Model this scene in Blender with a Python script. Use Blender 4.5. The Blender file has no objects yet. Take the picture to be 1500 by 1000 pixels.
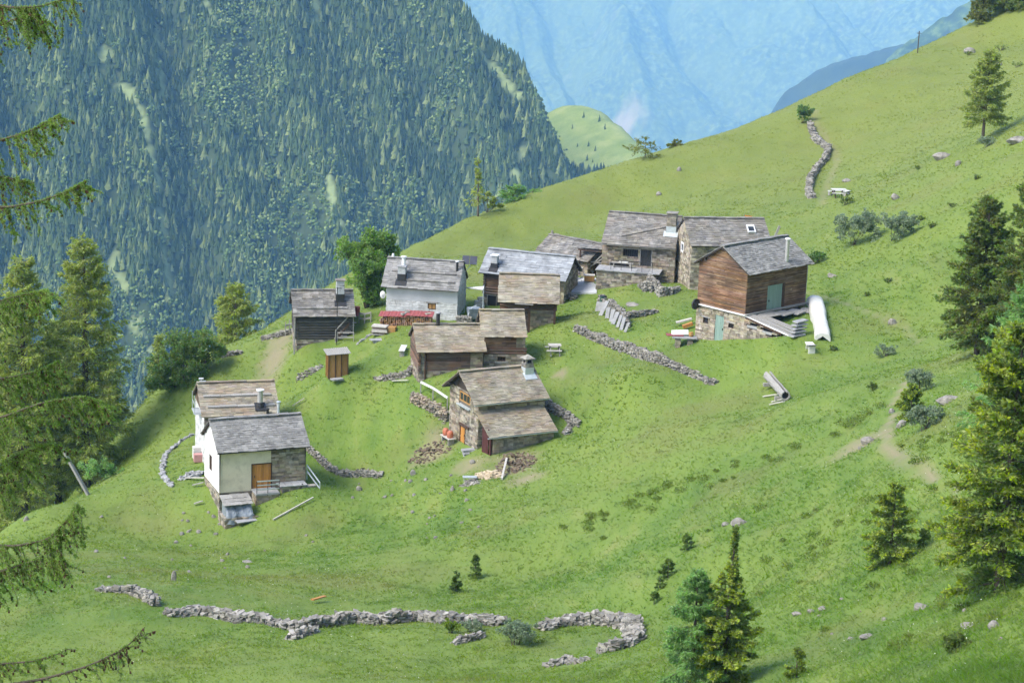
import bpy, math, random
import numpy as np
from mathutils import Matrix, Vector
R_ = math.radians
scene = bpy.context.scene
COL = scene.collection
rng = np.random.default_rng(11)

# ------------------------------------------------------------------ camera frame (eye at the origin, looking along +Y)
FPX, PITCH, ROLL = 3000.0, R_(13.8), R_(2.2)
_c, _s = math.cos(PITCH), math.sin(PITCH)
_F = np.array([0, _c, -_s]); _U0 = np.array([0, _s, _c]); _R0 = np.array([1.0, 0, 0])
_Rt = math.cos(ROLL)*_R0 + math.sin(ROLL)*_U0
_Up = math.cos(ROLL)*_U0 - math.sin(ROLL)*_R0
def ray(px, py):
    d = _F + (px-750)/FPX*_Rt + (500-py)/FPX*_Up
    return d/d[1]                                   # per metre of depth (y)

# ------------------------------------------------------------------ mesh builder
class MB:
    def __init__(self):
        self.V = []; self.n = 0; self.Q = []; self.T = []; self.A = []
    def raw(self, V, F, mi=0, attr=None):
        V = np.asarray(V, float).reshape(-1, 3); F = np.asarray(F, int)
        self.V.append(V)
        self.A.append(np.zeros(len(V)) if attr is None else np.broadcast_to(np.asarray(attr, float), (len(V),)))
        (self.Q if F.shape[1] == 4 else self.T).append((F+self.n, np.full(len(F), mi)))
        self.n += len(V)
    def quads(self, P, mi=0, attr=None):
        P = np.asarray(P, float).reshape(-1, 4, 3); N = len(P)
        if N: self.raw(P.reshape(-1, 3), np.arange(N*4).reshape(N, 4), mi, None if attr is None else np.repeat(attr, 4))
    def tris(self, P, mi=0, attr=None):
        P = np.asarray(P, float).reshape(-1, 3, 3); N = len(P)
        if N: self.raw(P.reshape(-1, 3), np.arange(N*3).reshape(N, 3), mi, None if attr is None else np.repeat(attr, 3))
    def boxes(self, c, X, Y, Z, mi=0, jit=0.0, r=rng):
        """c centres (N,3); X, Y, Z half axes (N,3)"""
        c = np.asarray(c, float).reshape(-1, 3); N = len(c)
        if N == 0: return
        X = np.broadcast_to(np.asarray(X, float), (N, 3)); Y = np.broadcast_to(np.asarray(Y, float), (N, 3)); Z = np.broadcast_to(np.asarray(Z, float), (N, 3))
        sg = [(-1,-1,-1),(1,-1,-1),(1,1,-1),(-1,1,-1),(-1,-1,1),(1,-1,1),(1,1,1),(-1,1,1)]
        V = np.stack([c+a*X+b*Y+d*Z for a, b, d in sg], 1)
        if jit: V = V + r.uniform(-jit, jit, V.shape)
        F = np.array([(0,3,2,1),(4,5,6,7),(0,1,5,4),(1,2,6,5),(2,3,7,6),(3,0,4,7)])
        F = (F[None]+np.arange(N)[:, None, None]*8).reshape(-1, 4)
        self.raw(V.reshape(-1, 3), F, mi)
    def box(self, c, size, rz=0.0, mi=0, jit=0.0, tilt=None):
        a = np.array([math.cos(rz), math.sin(rz), 0]); b = np.array([-math.sin(rz), math.cos(rz), 0]); u = np.array([0, 0, 1.0])
        self.boxes([c], a*size[0]/2, b*size[1]/2, u*size[2]/2, mi, jit)
    def bar(self, p, q, w, h=None, mi=0):
        """square bar from p to q"""
        p = np.asarray(p, float); q = np.asarray(q, float); h = w if h is None else h
        d = q-p; L = np.linalg.norm(d); d = d/L
        t = np.array([0, 0, 1.0]) if abs(d[2]) < .95 else np.array([0, 1.0, 0])
        s = np.cross(d, t); s /= np.linalg.norm(s); u = np.cross(s, d)
        self.boxes([(p+q)/2], d*L/2, s*w/2, u*h/2, mi)
    def tube(self, pts, rad, n=8, mi=0, caps=True):
        pts = np.asarray(pts, float); K = len(pts); rad = np.broadcast_to(np.asarray(rad, float), (K,))
        tg = np.gradient(pts, axis=0); tg /= np.linalg.norm(tg, axis=1)[:, None]+1e-9
        ref = np.array([0, 0, 1.0]) if abs(tg[0, 2]) < .9 else np.array([1.0, 0, 0])
        rings = []
        for k in range(K):
            s = np.cross(tg[k], ref); s /= np.linalg.norm(s)+1e-9; u = np.cross(s, tg[k])
            a = np.arange(n)/n*2*math.pi
            rings.append(pts[k]+rad[k]*(np.cos(a)[:, None]*s+np.sin(a)[:, None]*u))
        V = np.concatenate(rings)
        F = [(k*n+i, k*n+(i+1) % n, (k+1)*n+(i+1) % n, (k+1)*n+i) for k in range(K-1) for i in range(n)]
        if caps:
            V = np.concatenate([V, pts[:1], pts[-1:]])
            F += [(K*n, (i+1) % n, i, i) for i in range(0)]
        self.raw(V, F, mi)
        if caps:
            base = self.n-len(V)
            T = [(K*n, (i+1) % n, i) for i in range(n)]+[(K*n+1, (K-1)*n+i, (K-1)*n+(i+1) % n) for i in range(n)]
            self.T.append((np.array(T)+base, np.full(len(T), mi)))
    def build(self, name, mats, parent=None, smooth=False, attr=None):
        me = bpy.data.meshes.new(name)
        if self.n:
            V = np.concatenate(self.V)
            Q = np.concatenate([q for q, _ in self.Q]) if self.Q else np.zeros((0, 4), int)
            T = np.concatenate([t for t, _ in self.T]) if self.T else np.zeros((0, 3), int)
            M = np.concatenate([m for _, m in self.Q]+[m for _, m in self.T])
            me.vertices.add(len(V)); me.vertices.foreach_set('co', V.astype(np.float32).ravel())
            loops = np.concatenate([Q.ravel(), T.ravel()]); me.loops.add(len(loops)); me.loops.foreach_set('vertex_index', loops.astype(np.int32))
            st = np.concatenate([np.arange(len(Q))*4, len(Q)*4+np.arange(len(T))*3])
            me.polygons.add(len(st)); me.polygons.foreach_set('loop_start', st.astype(np.int32))
            me.polygons.foreach_set('material_index', M.astype(np.int32))
            me.polygons.foreach_set('use_smooth', np.full(len(st), smooth))
            if attr:
                at = me.attributes.new(attr, 'FLOAT', 'POINT'); at.data.foreach_set('value', np.concatenate(self.A).astype(np.float32))
            me.update(calc_edges=True)
        for m in (mats if isinstance(mats, (list, tuple)) else [mats]): me.materials.append(m)
        o = bpy.data.objects.new(name, me); COL.objects.link(o)
        if parent is not None: o.parent = parent
        return o

def tag(o, label=None, cat=None, group=None, kind=None):
    for k, v in (('label', label), ('category', cat), ('group', group), ('kind', kind)):
        if v: o[k] = v
    return o
def empty(name, loc, rz=0.0, label=None, cat=None, group=None):
    o = bpy.data.objects.new(name, None); COL.objects.link(o)
    o.location = loc; o.rotation_euler = (0, 0, rz); o.empty_display_size = .2
    return tag(o, label, cat, group)
def dup(root, loc, rz, label, group=None):
    c = root.copy(); COL.objects.link(c); c.location = loc; c.rotation_euler = (0, 0, rz); c['label'] = label
    if group: c['group'] = group
    for ch in root.children:
        k = ch.copy(); COL.objects.link(k); k.parent = c
        for g in ch.children:
            q = g.copy(); COL.objects.link(q); q.parent = k
    return c

# ------------------------------------------------------------------ materials
def mat(name, stops, scale=3.0, stretch=(1, 1, 1), rough=.9, island=0.0, hue=0.0, bump=0.0, bscale=None, detail=6, metal=0.0,
        trans=0.0, attr=None, big=None, spec=.25, rot=(0, 0, 0), distortion=0.0, extra=(), ypos=None):
    """noise -> colour ramp, with a random lightness / hue step per mesh island, a large-scale second noise (big=(scale, colour, amount)),
    and a mask attribute (attr=[(name, colour)])."""
    m = bpy.data.materials.new(name); m.use_nodes = True; nt = m.node_tree; N = nt.nodes; Lk = nt.links
    b = N['Principled BSDF']; out = N['Material Output']
    b.inputs['Roughness'].default_value = rough; b.inputs['Metallic'].default_value = metal
    b.inputs['Specular IOR Level'].default_value = spec
    tc = N.new('ShaderNodeTexCoord'); mp = N.new('ShaderNodeMapping'); Lk.new(tc.outputs['Object'], mp.inputs['Vector'])
    mp.inputs['Scale'].default_value = stretch; mp.inputs['Rotation'].default_value = rot
    nz = N.new('ShaderNodeTexNoise'); nz.inputs['Scale'].default_value = scale; nz.inputs['Detail'].default_value = detail
    nz.inputs['Roughness'].default_value = .62; nz.inputs['Distortion'].default_value = distortion; Lk.new(mp.outputs[0], nz.inputs['Vector'])
    cr = N.new('ShaderNodeValToRGB'); Lk.new(nz.outputs['Fac'], cr.inputs['Fac'])
    e = cr.color_ramp.elements
    n = len(stops); pos = [s[0] if len(s) == 2 else .3+.4*i/max(1, n-1) for i, s in enumerate(stops)]
    cols = [s[1] if len(s) == 2 else s for s in stops]
    while len(e) < n: e.new(.5)
    for i in range(n): e[i].position = pos[i]; e[i].color = (*cols[i], 1)
    c = cr.outputs['Color']
    if big:
        nb = N.new('ShaderNodeTexNoise'); nb.inputs['Scale'].default_value = big[0]; nb.inputs['Detail'].default_value = 4
        Lk.new(tc.outputs['Object'], nb.inputs['Vector'])
        rr = N.new('ShaderNodeMapRange'); rr.inputs[1].default_value = .42; rr.inputs[2].default_value = .62; rr.inputs[4].default_value = big[2]
        Lk.new(nb.outputs['Fac'], rr.inputs[0])
        mx = N.new('ShaderNodeMix'); mx.data_type = 'RGBA'; Lk.new(rr.outputs[0], mx.inputs[0]); Lk.new(c, mx.inputs[6]); mx.inputs[7].default_value = (*big[1], 1)
        c = mx.outputs[2]
    for sc_, lo_, hi_, col_, amt_ in extra:
        nb = N.new('ShaderNodeTexNoise'); nb.inputs['Scale'].default_value = sc_; nb.inputs['Detail'].default_value = 5; nb.inputs['Roughness'].default_value = .6
        Lk.new(tc.outputs['Object'], nb.inputs['Vector']); rr = N.new('ShaderNodeMapRange'); rr.inputs[1].default_value = lo_; rr.inputs[2].default_value = hi_; rr.inputs[4].default_value = amt_
        Lk.new(nb.outputs['Fac'], rr.inputs[0]); mx = N.new('ShaderNodeMix'); mx.data_type = 'RGBA'; Lk.new(rr.outputs[0], mx.inputs[0]); Lk.new(c, mx.inputs[6]); mx.inputs[7].default_value = (*col_, 1); c = mx.outputs[2]
    if ypos:
        sx = N.new('ShaderNodeSeparateXYZ'); Lk.new(tc.outputs['Object'], sx.inputs[0]); rr = N.new('ShaderNodeMapRange'); rr.inputs[1].default_value = ypos[0]; rr.inputs[2].default_value = ypos[1]; rr.inputs[4].default_value = ypos[3]
        Lk.new(sx.outputs['Y'], rr.inputs[0]); mx = N.new('ShaderNodeMix'); mx.data_type = 'RGBA'; Lk.new(rr.outputs[0], mx.inputs[0]); Lk.new(c, mx.inputs[6]); mx.inputs[7].default_value = (*ypos[2], 1); c = mx.outputs[2]
    for an, ac in (attr or []):
        at = N.new('ShaderNodeAttribute'); at.attribute_name = an
        mx = N.new('ShaderNodeMix'); mx.data_type = 'RGBA'; Lk.new(at.outputs['Fac'], mx.inputs[0]); Lk.new(c, mx.inputs[6]); mx.inputs[7].default_value = (*ac, 1)
        c = mx.outputs[2]
    if island or hue:
        g = N.new('ShaderNodeNewGeometry'); hs = N.new('ShaderNodeHueSaturation')
        v = N.new('ShaderNodeMapRange'); v.inputs[3].default_value = 1-island; v.inputs[4].default_value = 1+island
        Lk.new(g.outputs['Random Per Island'], v.inputs[0]); Lk.new(v.outputs[0], hs.inputs['Value'])
        if hue:
            w = N.new('ShaderNodeTexWhiteNoise'); w.noise_dimensions = '1D'; Lk.new(g.outputs['Random Per Island'], w.inputs['W'])
            h = N.new('ShaderNodeMapRange'); h.inputs[3].default_value = .5-hue; h.inputs[4].default_value = .5+hue
            Lk.new(w.outputs['Value'], h.inputs[0]); Lk.new(h.outputs[0], hs.inputs['Hue'])
            sa = N.new('ShaderNodeMapRange'); sa.inputs[3].default_value = .7; sa.inputs[4].default_value = 1.25
            Lk.new(w.outputs['Color'], sa.inputs[0]); Lk.new(sa.outputs[0], hs.inputs['Saturation'])
        Lk.new(c, hs.inputs['Color']); c = hs.outputs['Color']
    Lk.new(c, b.inputs['Base Color'])
    if bump:
        n2 = N.new('ShaderNodeTexNoise'); n2.inputs['Scale'].default_value = bscale or scale*3; n2.inputs['Detail'].default_value = 5
        Lk.new(mp.outputs[0], n2.inputs['Vector'])
        bp = N.new('ShaderNodeBump'); bp.inputs['Strength'].default_value = min(1, bump); bp.inputs['Distance'].default_value = .05*max(1, bump)
        Lk.new(n2.outputs['Fac'], bp.inputs['Height']); Lk.new(bp.outputs[0], b.inputs['Normal'])
    if trans:
        t = N.new('ShaderNodeBsdfTranslucent'); tg = N.new('ShaderNodeHueSaturation'); tg.inputs['Hue'].default_value = .485; tg.inputs['Value'].default_value = 1.7; Lk.new(c, tg.inputs['Color']); Lk.new(tg.outputs[0], t.inputs['Color']); ms = N.new('ShaderNodeMixShader'); ms.inputs[0].default_value = trans
        Lk.new(b.outputs[0], ms.inputs[1]); Lk.new(t.outputs[0], ms.inputs[2]); Lk.new(ms.outputs[0], out.inputs['Surface'])
    return m

M = {}
M['stone'] = mat('rubble_stone', [(.30, (.13, .115, .09)), (.5, (.24, .215, .17)), (.7, (.34, .31, .25))], 2.2, island=.48, hue=.03, bump=.6, bscale=14, big=(.5, (.30, .23, .14), .5))
M['mortar'] = mat('dark_mortar', [(.10, .09, .075), (.17, .155, .13)], 5)
M['white_stone'] = mat('limewashed_stone', [(.30, (.36, .36, .34)), (.45, (.53, .54, .52)), (.7, (.66, .67, .66))], 3.5, island=.10, bump=.6, bscale=12, big=(.8, (.40, .39, .36), .4))
M['grey_plaster'] = mat('grey_plaster', [(.45, .47, .48), (.54, .56, .57)], 1.6, bump=.2, bscale=20, big=(.5, (.40, .42, .42), .6))
M['cream_plaster'] = mat('cream_plaster', [(.62, .56, .40), (.70, .64, .48)], .8, bump=.15, bscale=25, big=(.6, (.57, .51, .37), .5), extra=[(1.4, .50, .66, (.45, .40, .29), .55), (5, .58, .7, (.36, .33, .26), .35)])
M['white_plaster'] = mat('white_plaster', [(.68, .68, .65), (.77, .77, .75)], .9, bump=.15, bscale=25, big=(.7, (.62, .61, .57), .4), extra=[(1.6, .52, .68, (.50, .49, .45), .5), (5, .6, .72, (.4, .39, .35), .35)])
M['roof'] = mat('grey_stone_slab', [(.30, (.14, .137, .128)), (.5, (.225, .22, .205)), (.7, (.285, .28, .262))], 1.6, stretch=(1, 1, 1), island=.22, hue=.015, bump=.6, bscale=16)
M['roof_brown'] = mat('brown_stone_slab', [(.28, (.15, .132, .10)), (.5, (.265, .24, .18)), (.7, (.36, .325, .255))], 1.2, island=.20, hue=.02, bump=.6, bscale=16, big=(.45, (.26, .19, .115), .5))
M['roof_dark'] = mat('dark_stone_slab', [(.28, (.105, .10, .092)), (.5, (.185, .178, .162)), (.72, (.31, .297, .27))], 1.5, island=.27, hue=.018, bump=.6, bscale=16, big=(.5, (.19, .165, .125), .5))
M['roof_pale'] = mat('silvery_stone_slab', [(.28, (.16, .17, .175)), (.5, (.25, .265, .275)), (.72, (.36, .38, .39))], 1.5, island=.20, hue=.01, bump=.5, bscale=16, rough=.6, spec=.5)
M['deck'] = mat('dark_roof_timber', [(.035, .028, .022), (.07, .055, .042)], 4, stretch=(1, 8, 8))
M['plank'] = mat('brown_board', [(.30, (.085, .048, .028)), (.5, (.19, .112, .064)), (.72, (.34, .235, .15))], 3, stretch=(.5, .5, 7), island=.42, hue=.012, bump=.4, bscale=10, big=(.6, (.06, .034, .022), .55))
M['old_plank'] = mat('weathered_board', [(.3, (.06, .042, .03)), (.55, (.135, .10, .075)), (.75, (.22, .18, .145))], 3, stretch=(.5, .5, 7), island=.42, hue=.015, bump=.4, bscale=10, big=(.7, (.15, .075, .04), .6))
M['log'] = mat('blackened_log', [(.3, (.035, .032, .028)), (.55, (.085, .08, .07)), (.75, (.17, .165, .15))], 3, stretch=(.4, .4, 7), island=.40, bump=.5, bscale=10)
M['orange_wood'] = mat('varnished_orange_wood', [(.33, .145, .035), (.48, .23, .06)], 4, stretch=(8, 8, .5), island=.22, rough=.55)
M['rust_wood'] = mat('ochre_wood', [(.27, .15, .05), (.42, .25, .09)], 4, stretch=(8, 8, .5), island=.22)
M['grey_wood'] = mat('silver_grey_wood', [(.20, .19, .17), (.36, .35, .32)], 5, stretch=(3, 3, 3), island=.2, bump=.3)
M['pale_wood'] = mat('bleached_wood', [(.34, .32, .28), (.52, .50, .45)], 5, island=.2)
M['dark_wood'] = mat('dark_brown_wood', [(.045, .026, .018), (.09, .055, .036)], 5, stretch=(2, 2, 2), island=.2)
M['black'] = mat('black_metal', [(.02, .02, .021), (.035, .035, .036)], 6, rough=.5, spec=.4)
M['dark_void'] = mat('dark_interior', [(.012, .012, .011), (.02, .019, .018)], 3)
M['glass'] = mat('dark_window_glass', [(.02, .024, .028), (.04, .045, .05)], 2, rough=.12, spec=.6)
M['green_paint'] = mat('grey_green_paint', [(.17, .25, .215), (.22, .31, .265)], 2, stretch=(6, 6, .6), island=.07, rough=.6)
M['zinc'] = mat('pale_zinc', [(.42, .47, .48), (.55, .6, .61)], 3, rough=.45, metal=.3)
M['white_metal'] = mat('white_painted_metal', [(.66, .67, .67), (.78, .79, .79)], 3, rough=.45)
M['steel'] = mat('stainless_pipe', [(.42, .42, .40), (.58, .58, .55)], 4, rough=.4, metal=.5)
M['white'] = mat('white_sheet', [(.48, .48, .43), (.68, .68, .64)], 2.5, rough=.6, bump=.9, bscale=5)
M['red_sheet'] = mat('red_corrugated_sheet', [(.22, .055, .055), (.33, .10, .10)], 2.5, rough=.55)
M['orange_tarp'] = mat('orange_tarpaulin', [(.36, .11, .06), (.48, .18, .11)], 4, rough=.5, bump=.4)
M['slate'] = mat('grey_slate_slab', [(.22, .222, .22), (.34, .345, .345)], 3, island=.25, bump=.3)
M['fieldstone'] = mat('lichen_field_stone', [(.28, (.115, .108, .092)), (.5, (.225, .213, .185)), (.72, (.36, .345, .31))], 2.6, island=.40, hue=.015, bump=.7, bscale=10, big=(1.0, (.27, .25, .20), .4))
M['firewood'] = mat('cut_firewood', [(.22, .11, .05), (.40, .25, .14)], 6, island=.38, hue=.02)
M['concrete'] = mat('pale_concrete', [(.36, .375, .38), (.48, .495, .50)], 1.2, bump=.2, bscale=20)
M['soil'] = mat('bare_soil', [(.11, .082, .055), (.21, .165, .115)], 4, island=.4, bump=.6)
M['blue_tarp'] = mat('grey_blue_tarpaulin', [(.13, .155, .18), (.25, .28, .31)], 3, rough=.4, bump=.5, bscale=6)
M['flag_orange'] = mat('orange_cloth', [(.62, .22, .02), (.72, .30, .04)], 3)
M['green_barrel'] = mat('dark_green_plastic', [(.03, .075, .055), (.05, .11, .085)], 3, rough=.5)
M['solar'] = mat('solar_cell', [(.015, .018, .03), (.03, .035, .055)], 3, rough=.25, spec=.6)
# foliage
def leaf(name, a, b, c=None, isl=.35, hue=.02, trans=.5, sc=1.2): 
    return mat(name, [(.33, a), (.52, b), (.70, c or b)], sc, island=isl, hue=hue, trans=trans, rough=.75, spec=.15)
M['spruce'] = leaf('spruce_needle', (.09, .155, .034), (.15, .225, .05), (.22, .29, .066))
M['spruce_tip'] = leaf('fresh_spruce_needle', (.16, .23, .032), (.28, .36, .048), (.40, .46, .07), isl=.40)
M['dark_spruce'] = leaf('dark_spruce_needle', (.10, .13, .030), (.17, .20, .046), (.25, .265, .065))
M['blue_spruce'] = leaf('bluish_fir_needle', (0.046, 0.111, 0.046), (0.085, 0.182, 0.065), (0.130, 0.247, 0.078))
M['larch'] = leaf('larch_needle', (.18, .245, .055), (.26, .325, .075), (.34, .39, .10))
M['fresh_larch'] = leaf('young_larch_needle', (0.111, 0.227, 0.065), (0.182, 0.325, 0.094), (0.260, 0.416, 0.124))
M['ash'] = leaf('ash_leaf', (0.115, 0.223, 0.047), (0.189, 0.317, 0.068), (0.284, 0.419, 0.095))
M['dark_leaf'] = leaf('hazel_leaf', (0.072, 0.150, 0.038), (0.120, 0.216, 0.054), (0.180, 0.276, 0.072))
M['willow'] = leaf('grey_willow_leaf', (.15, .205, .12), (.22, .28, .17), (.29, .34, .22), isl=.25)
M['yellow_leaf'] = leaf('yellow_green_leaf', (0.120, 0.192, 0.024), (0.192, 0.276, 0.036), (0.264, 0.336, 0.048))
M['heath'] = leaf('bilberry_leaf', (.10, .16, .035), (.155, .215, .05), (.22, .25, .065))
M['bark'] = mat('tree_bark', [(.055, .042, .032), (.13, .105, .085)], 8, stretch=(1, 1, .25), bump=.6)
M['grey_bark'] = mat('dead_grey_bark', [(.11, .09, .075), (.21, .175, .145)], 8, stretch=(1, 1, .25), bump=.6)
M['cone'] = mat('larch_cone', [(.045, .022, .014), (.10, .05, .03)], 20, island=.3)
M['wet_meadow'] = leaf('grass_blade', (0.085, 0.150, 0.024), (0.125, 0.195, 0.034), (0.185, 0.235, 0.055), isl=.30, hue=.02, trans=.35, sc=.35)
M['flower'] = mat('pale_flower', [(.6, .6, .5), (.75, .75, .65)], 4)

# ------------------------------------------------------------------ value noise
_tab = np.random.default_rng(5).random((256, 256))
def vn(x, y, seed=0):
    x = np.asarray(x, float)+seed*37.17; y = np.asarray(y, float)+seed*91.7
    xi = np.floor(x).astype(int); yi = np.floor(y).astype(int); fx = x-xi; fy = y-yi
    fx = fx*fx*(3-2*fx); fy = fy*fy*(3-2*fy)
    g = lambda i, j: _tab[i & 255, j & 255]
    return (g(xi, yi)*(1-fx)+g(xi+1, yi)*fx)*(1-fy)+(g(xi, yi+1)*(1-fx)+g(xi+1, yi+1)*fx)*fy
def fbm(x, y, o=4, seed=0):
    s = 0; a = .5
    for k in range(o): s = s+a*vn(x*2**k, y*2**k, seed+k*3); a *= .5
    return s/(1-.5**o)

# ------------------------------------------------------------------ the hillside: thin-plate surface through surveyed points
CP = [(0,1000,84),(200,1000,84),(400,1000,83),(750,1000,80),(1000,1000,72),(1250,1000,62),(1500,1000,52),
 (250,897,100),(430,925,97),(600,915,98),(740,910,97),(800,970,88),(930,930,93),(910,903,97),(1100,900,85),(1300,900,73),(1500,880,62),
 (0,864,104),(110,860,105),(205,866,104),(20,930,95),(150,930,95),(350,880,105),(500,870,110),
 (0,805,128),(100,790,134),(100,735,149),(30,760,141),(150,700,155),(200,760,141),(300,830,124),(200,660,166),
 (250,570,172),(300,520,183),(400,482,184),
 (322,760,139.5),(297,715,143.5),(450,714,141.5),(400,795,133),(500,760,138),(560,695,147),(450,655,151),(240,690,150),(296,676,151.5),
 (405,540,170),(495,548,157),(437,510,168.5),(495,492,169.5),(420,600,157),(480,640,152),(440,570,165),
 (560,580,155),(610,568,151.8),(600,520,160),(590,500,164),(565,468,170),(530,490,169),(690,545,152.5),(620,485,167.5),
 (700.7,659,143),(655,640,147.4),(678,650,145.5),(719,669,141.2),(810,637,144.5),(680,705,138),(625,662,146),(750,685,140),(860,630,145.5),(600,620,149),(560,640,150),
 (800,520,156),(772,490,162),(813.6,464,165),(850,482,160),(1050,562,146),(950,522,153),(900,560,147),(900,620,141),
 (1017,503,153.5),(1091,506,149),(1173,491,146.5),(1178,450,155.5),(1200,505,146),(1140,592,135),(1060,625,131),(1215,440,159),
 (1013,424,170),(986,410,176),(873,427,173),(935,412,173),(840,422,175),(800,470,168),(880,450,169),(960,450,165),(700,455,173),(690,420,180),(1100,400,178),(1150,360,186),
 (660,372,214),(620,380,200),(760,340,224),(900,300,233),(1000,300,224),(790,570,151),(760,560,152),(1060,260,235),
 (545,388,200),(600,362,218),(650,341,228),(700,325,235),(760,305,243),(840,280,250),(900,262,255),(960,245,260),(1040,212,265),(1110,185,272),(1180,150,280),(1260,115,286),(1330,80,292),(1420,40,300),(1490,10,305),
 (1228,284,212),(1200,210,245),(1190,290,210),(1300,300,190),(1250,350,178),(1320,200,235),(1440,197,205),(1400,110,262),(1500,150,215),(1480,60,280),
 (1330,400,160),(1430,515,128),(1300,480,150),(1310,640,105),(1500,480,134),(1250,560,130),(1370,660,95),(1310,590,117),(1480,640,93),
 (1200,680,110),(1050,740,110),(950,800,108),(850,830,112),(700,800,120),(560,800,127),(1170,760,100),(1300,820,82),(1450,860,68),(450,850,113),(800,720,130),(950,680,128),(1080,790,99)]
EX = [(-45,150,-70),(-70,150,-92),(-60,110,-62),(-90,110,-84),(-60,200,-104),(-20,240,-84),(-40,215,-84),(-25,290,-125),(0,270,-74),(20,310,-92),(50,345,-92),(90,350,-62),
 (95,220,-4),(70,120,-8),(45,60,-12),(25,20,-10.5),(0,0,-4),(15,0,-5),(32,-2,-4),(-20,0,-9),(22,40,-19.5),(0,30,-17.5),(-12,32,-19),(-40,50,-34),(0,60,-28.6),(-22,70,-35),(36,14,-6),(14,40,-20),(60,180,-16),(110,320,-20),
 (-300,150,-255),(-300,500,-430),(0,500,-235),(200,520,-165),(320,100,70),(320,350,40),(-150,-50,-80),(0,-80,16),(150,-60,60),(-150,0,-110)]
_P = []
for px, py, d in CP: _P.append(ray(px, py)*d)
_P = np.array(_P+[np.array(e, float) for e in EX]); _S = 60.0
def _phi(r2): return np.where(r2 > 0, .5*r2*np.log(r2+1e-12), 0.0)
_X = _P[:, :2]/_S; _n = len(_X)
_K = _phi(((_X[:, None]-_X[None])**2).sum(-1))+np.eye(_n)*2.0e-4
_A = np.zeros((_n+3, _n+3)); _A[:_n, :_n] = _K; _A[:_n, _n] = 1; _A[:_n, _n+1:] = _X; _A[_n, :_n] = 1; _A[_n+1:, :_n] = _X.T
_W = np.linalg.solve(_A, np.concatenate([_P[:, 2], np.zeros(3)]))
def T(x, y):
    x = np.asarray(x, float); y = np.asarray(y, float); sh = np.broadcast(x, y).shape
    x = np.broadcast_to(x, sh).ravel(); y = np.broadcast_to(y, sh).ravel(); z = np.empty(len(x))
    for i in range(0, len(x), 20000):
        q = np.stack([x[i:i+20000], y[i:i+20000]], 1)/_S
        z[i:i+20000] = _phi(((q[:, None]-_X[None])**2).sum(-1))@_W[:_n]+_W[_n]+q@_W[_n+1:]
    z = z+.55*(fbm(x/7, y/7, 3, 1)-.5)+.34*(fbm(x/1.7, y/2.2, 3, 2)-.5)
    return z.reshape(sh)
_TT = np.arange(28, 420, .5)
def ground(px, py):
    """point of the hillside seen at a place of the photograph"""
    d = ray(px, py); t = _TT; dz = d[2]*t-T(d[0]*t, t)
    k = np.nonzero(dz < 0)[0]
    if len(k) == 0: return np.array([*(d*_TT[-1])[:2], float(T(*(d*_TT[-1])[:2]))])
    k = k[0]; f = dz[k-1]/(dz[k-1]-dz[k]) if k else 0; tt = t[k-1]+f*.5
    return np.array([d[0]*tt, tt, float(T(d[0]*tt, tt))])
def crest(px):
    """topmost point of the hillside seen in a column of the photograph"""
    for py in range(-20, 800, 2):
        d = ray(px, py); t = _TT[_TT > 150]
        if (d[2]*t-T(d[0]*t, t) < 0).any(): return ground(px, py+1), py
def gpts(*pp): return np.array([ground(*p) for p in pp])
# ------------------------------------------------------------------ hillside mesh
def axis(fine0, fine1, step, lo, hi):
    a = list(np.arange(fine0, fine1+.01, step)); s = step; v = fine1
    while v < hi: s *= 1.25; v += s; a.append(v)
    s = step; v = fine0
    while v > lo: s *= 1.25; v -= s; a.insert(0, v)
    return np.array(a)
def grid(mb, xs, ys, zf, mi=0, attr=None):
    X, Y = np.meshgrid(xs, ys); Z = zf(X, Y); n = len(xs)
    V = np.stack([X, Y, Z], -1).reshape(-1, 3); i = np.arange((len(ys)-1)*n).reshape(-1, n)[:, :-1].ravel()
    mb.raw(V, np.stack([i, i+1, i+n+1, i+n], 1), mi, attr=None if attr is None else attr(X, Y, Z).ravel())
xs = axis(-62, 78, .55, -700, 700); ys = axis(50, 305, .6, -220, 760)
BARE = [((632,662),1.5,.8),((755,682),1.7,1.0),((768,703),1.3,.7),((640,642),.9,.5),((822,548),.5,.4),((405,520),1.3,3.2),((690,680),1.2,.6),((1262,650),1.6,.9),((640,655),.8,.5)]
_bare = [(ground(*p), rx, ry) for p, rx, ry in BARE]
def segd(x, y, q):
    d = np.full(np.shape(x), 1e9)
    for a, b in zip(q[:-1], q[1:]):
        ab = b-a; t = np.clip(((x-a[0])*ab[0]+(y-a[1])*ab[1])/(ab@ab), 0, 1); d = np.minimum(d, np.hypot(x-a[0]-t*ab[0], (y-a[1]-t*ab[1])))
    return d
PATHS = [[(1352, 692), (1325, 676), (1308, 664), (1300, 648), (1299, 634), (1303, 618), (1314, 604)], [(1308, 592), (1318, 576), (1330, 558)], [(1360, 694), (1400, 712), (1440, 720)], [(1206, 300), (1207, 285), (1216, 262), (1226, 238), (1224, 220), (1210, 202), (1200, 188), (1194, 175), (1193, 162)], [(1182, 428), (1210, 435), (1245, 447), (1290, 465), (1330, 480), (1350, 500)]]
_pq = [gpts(*pp)[:, :2] for pp in PATHS]
def baremask(x, y):
    m = np.zeros_like(x); w = (fbm(x/.6, y/.6, 3, 7)-.5)*1.2
    for g, rx, ry in _bare:
        k = 1 if rx < 5 else 1
        m = np.maximum(m, np.clip(1.35-np.hypot((x-g[0])/rx, (y-g[1])/(ry*2.2))+w, 0, 1))
    for q_, w_ in zip(_pq, (.30, .24, .15, .40, .28)): m = np.maximum(m, np.clip(1.35-(segd(x, y, q_)+w*.25)/w_, 0, 1)*(1 if q_[0, 1] < 130 else .45))
    return m
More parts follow.
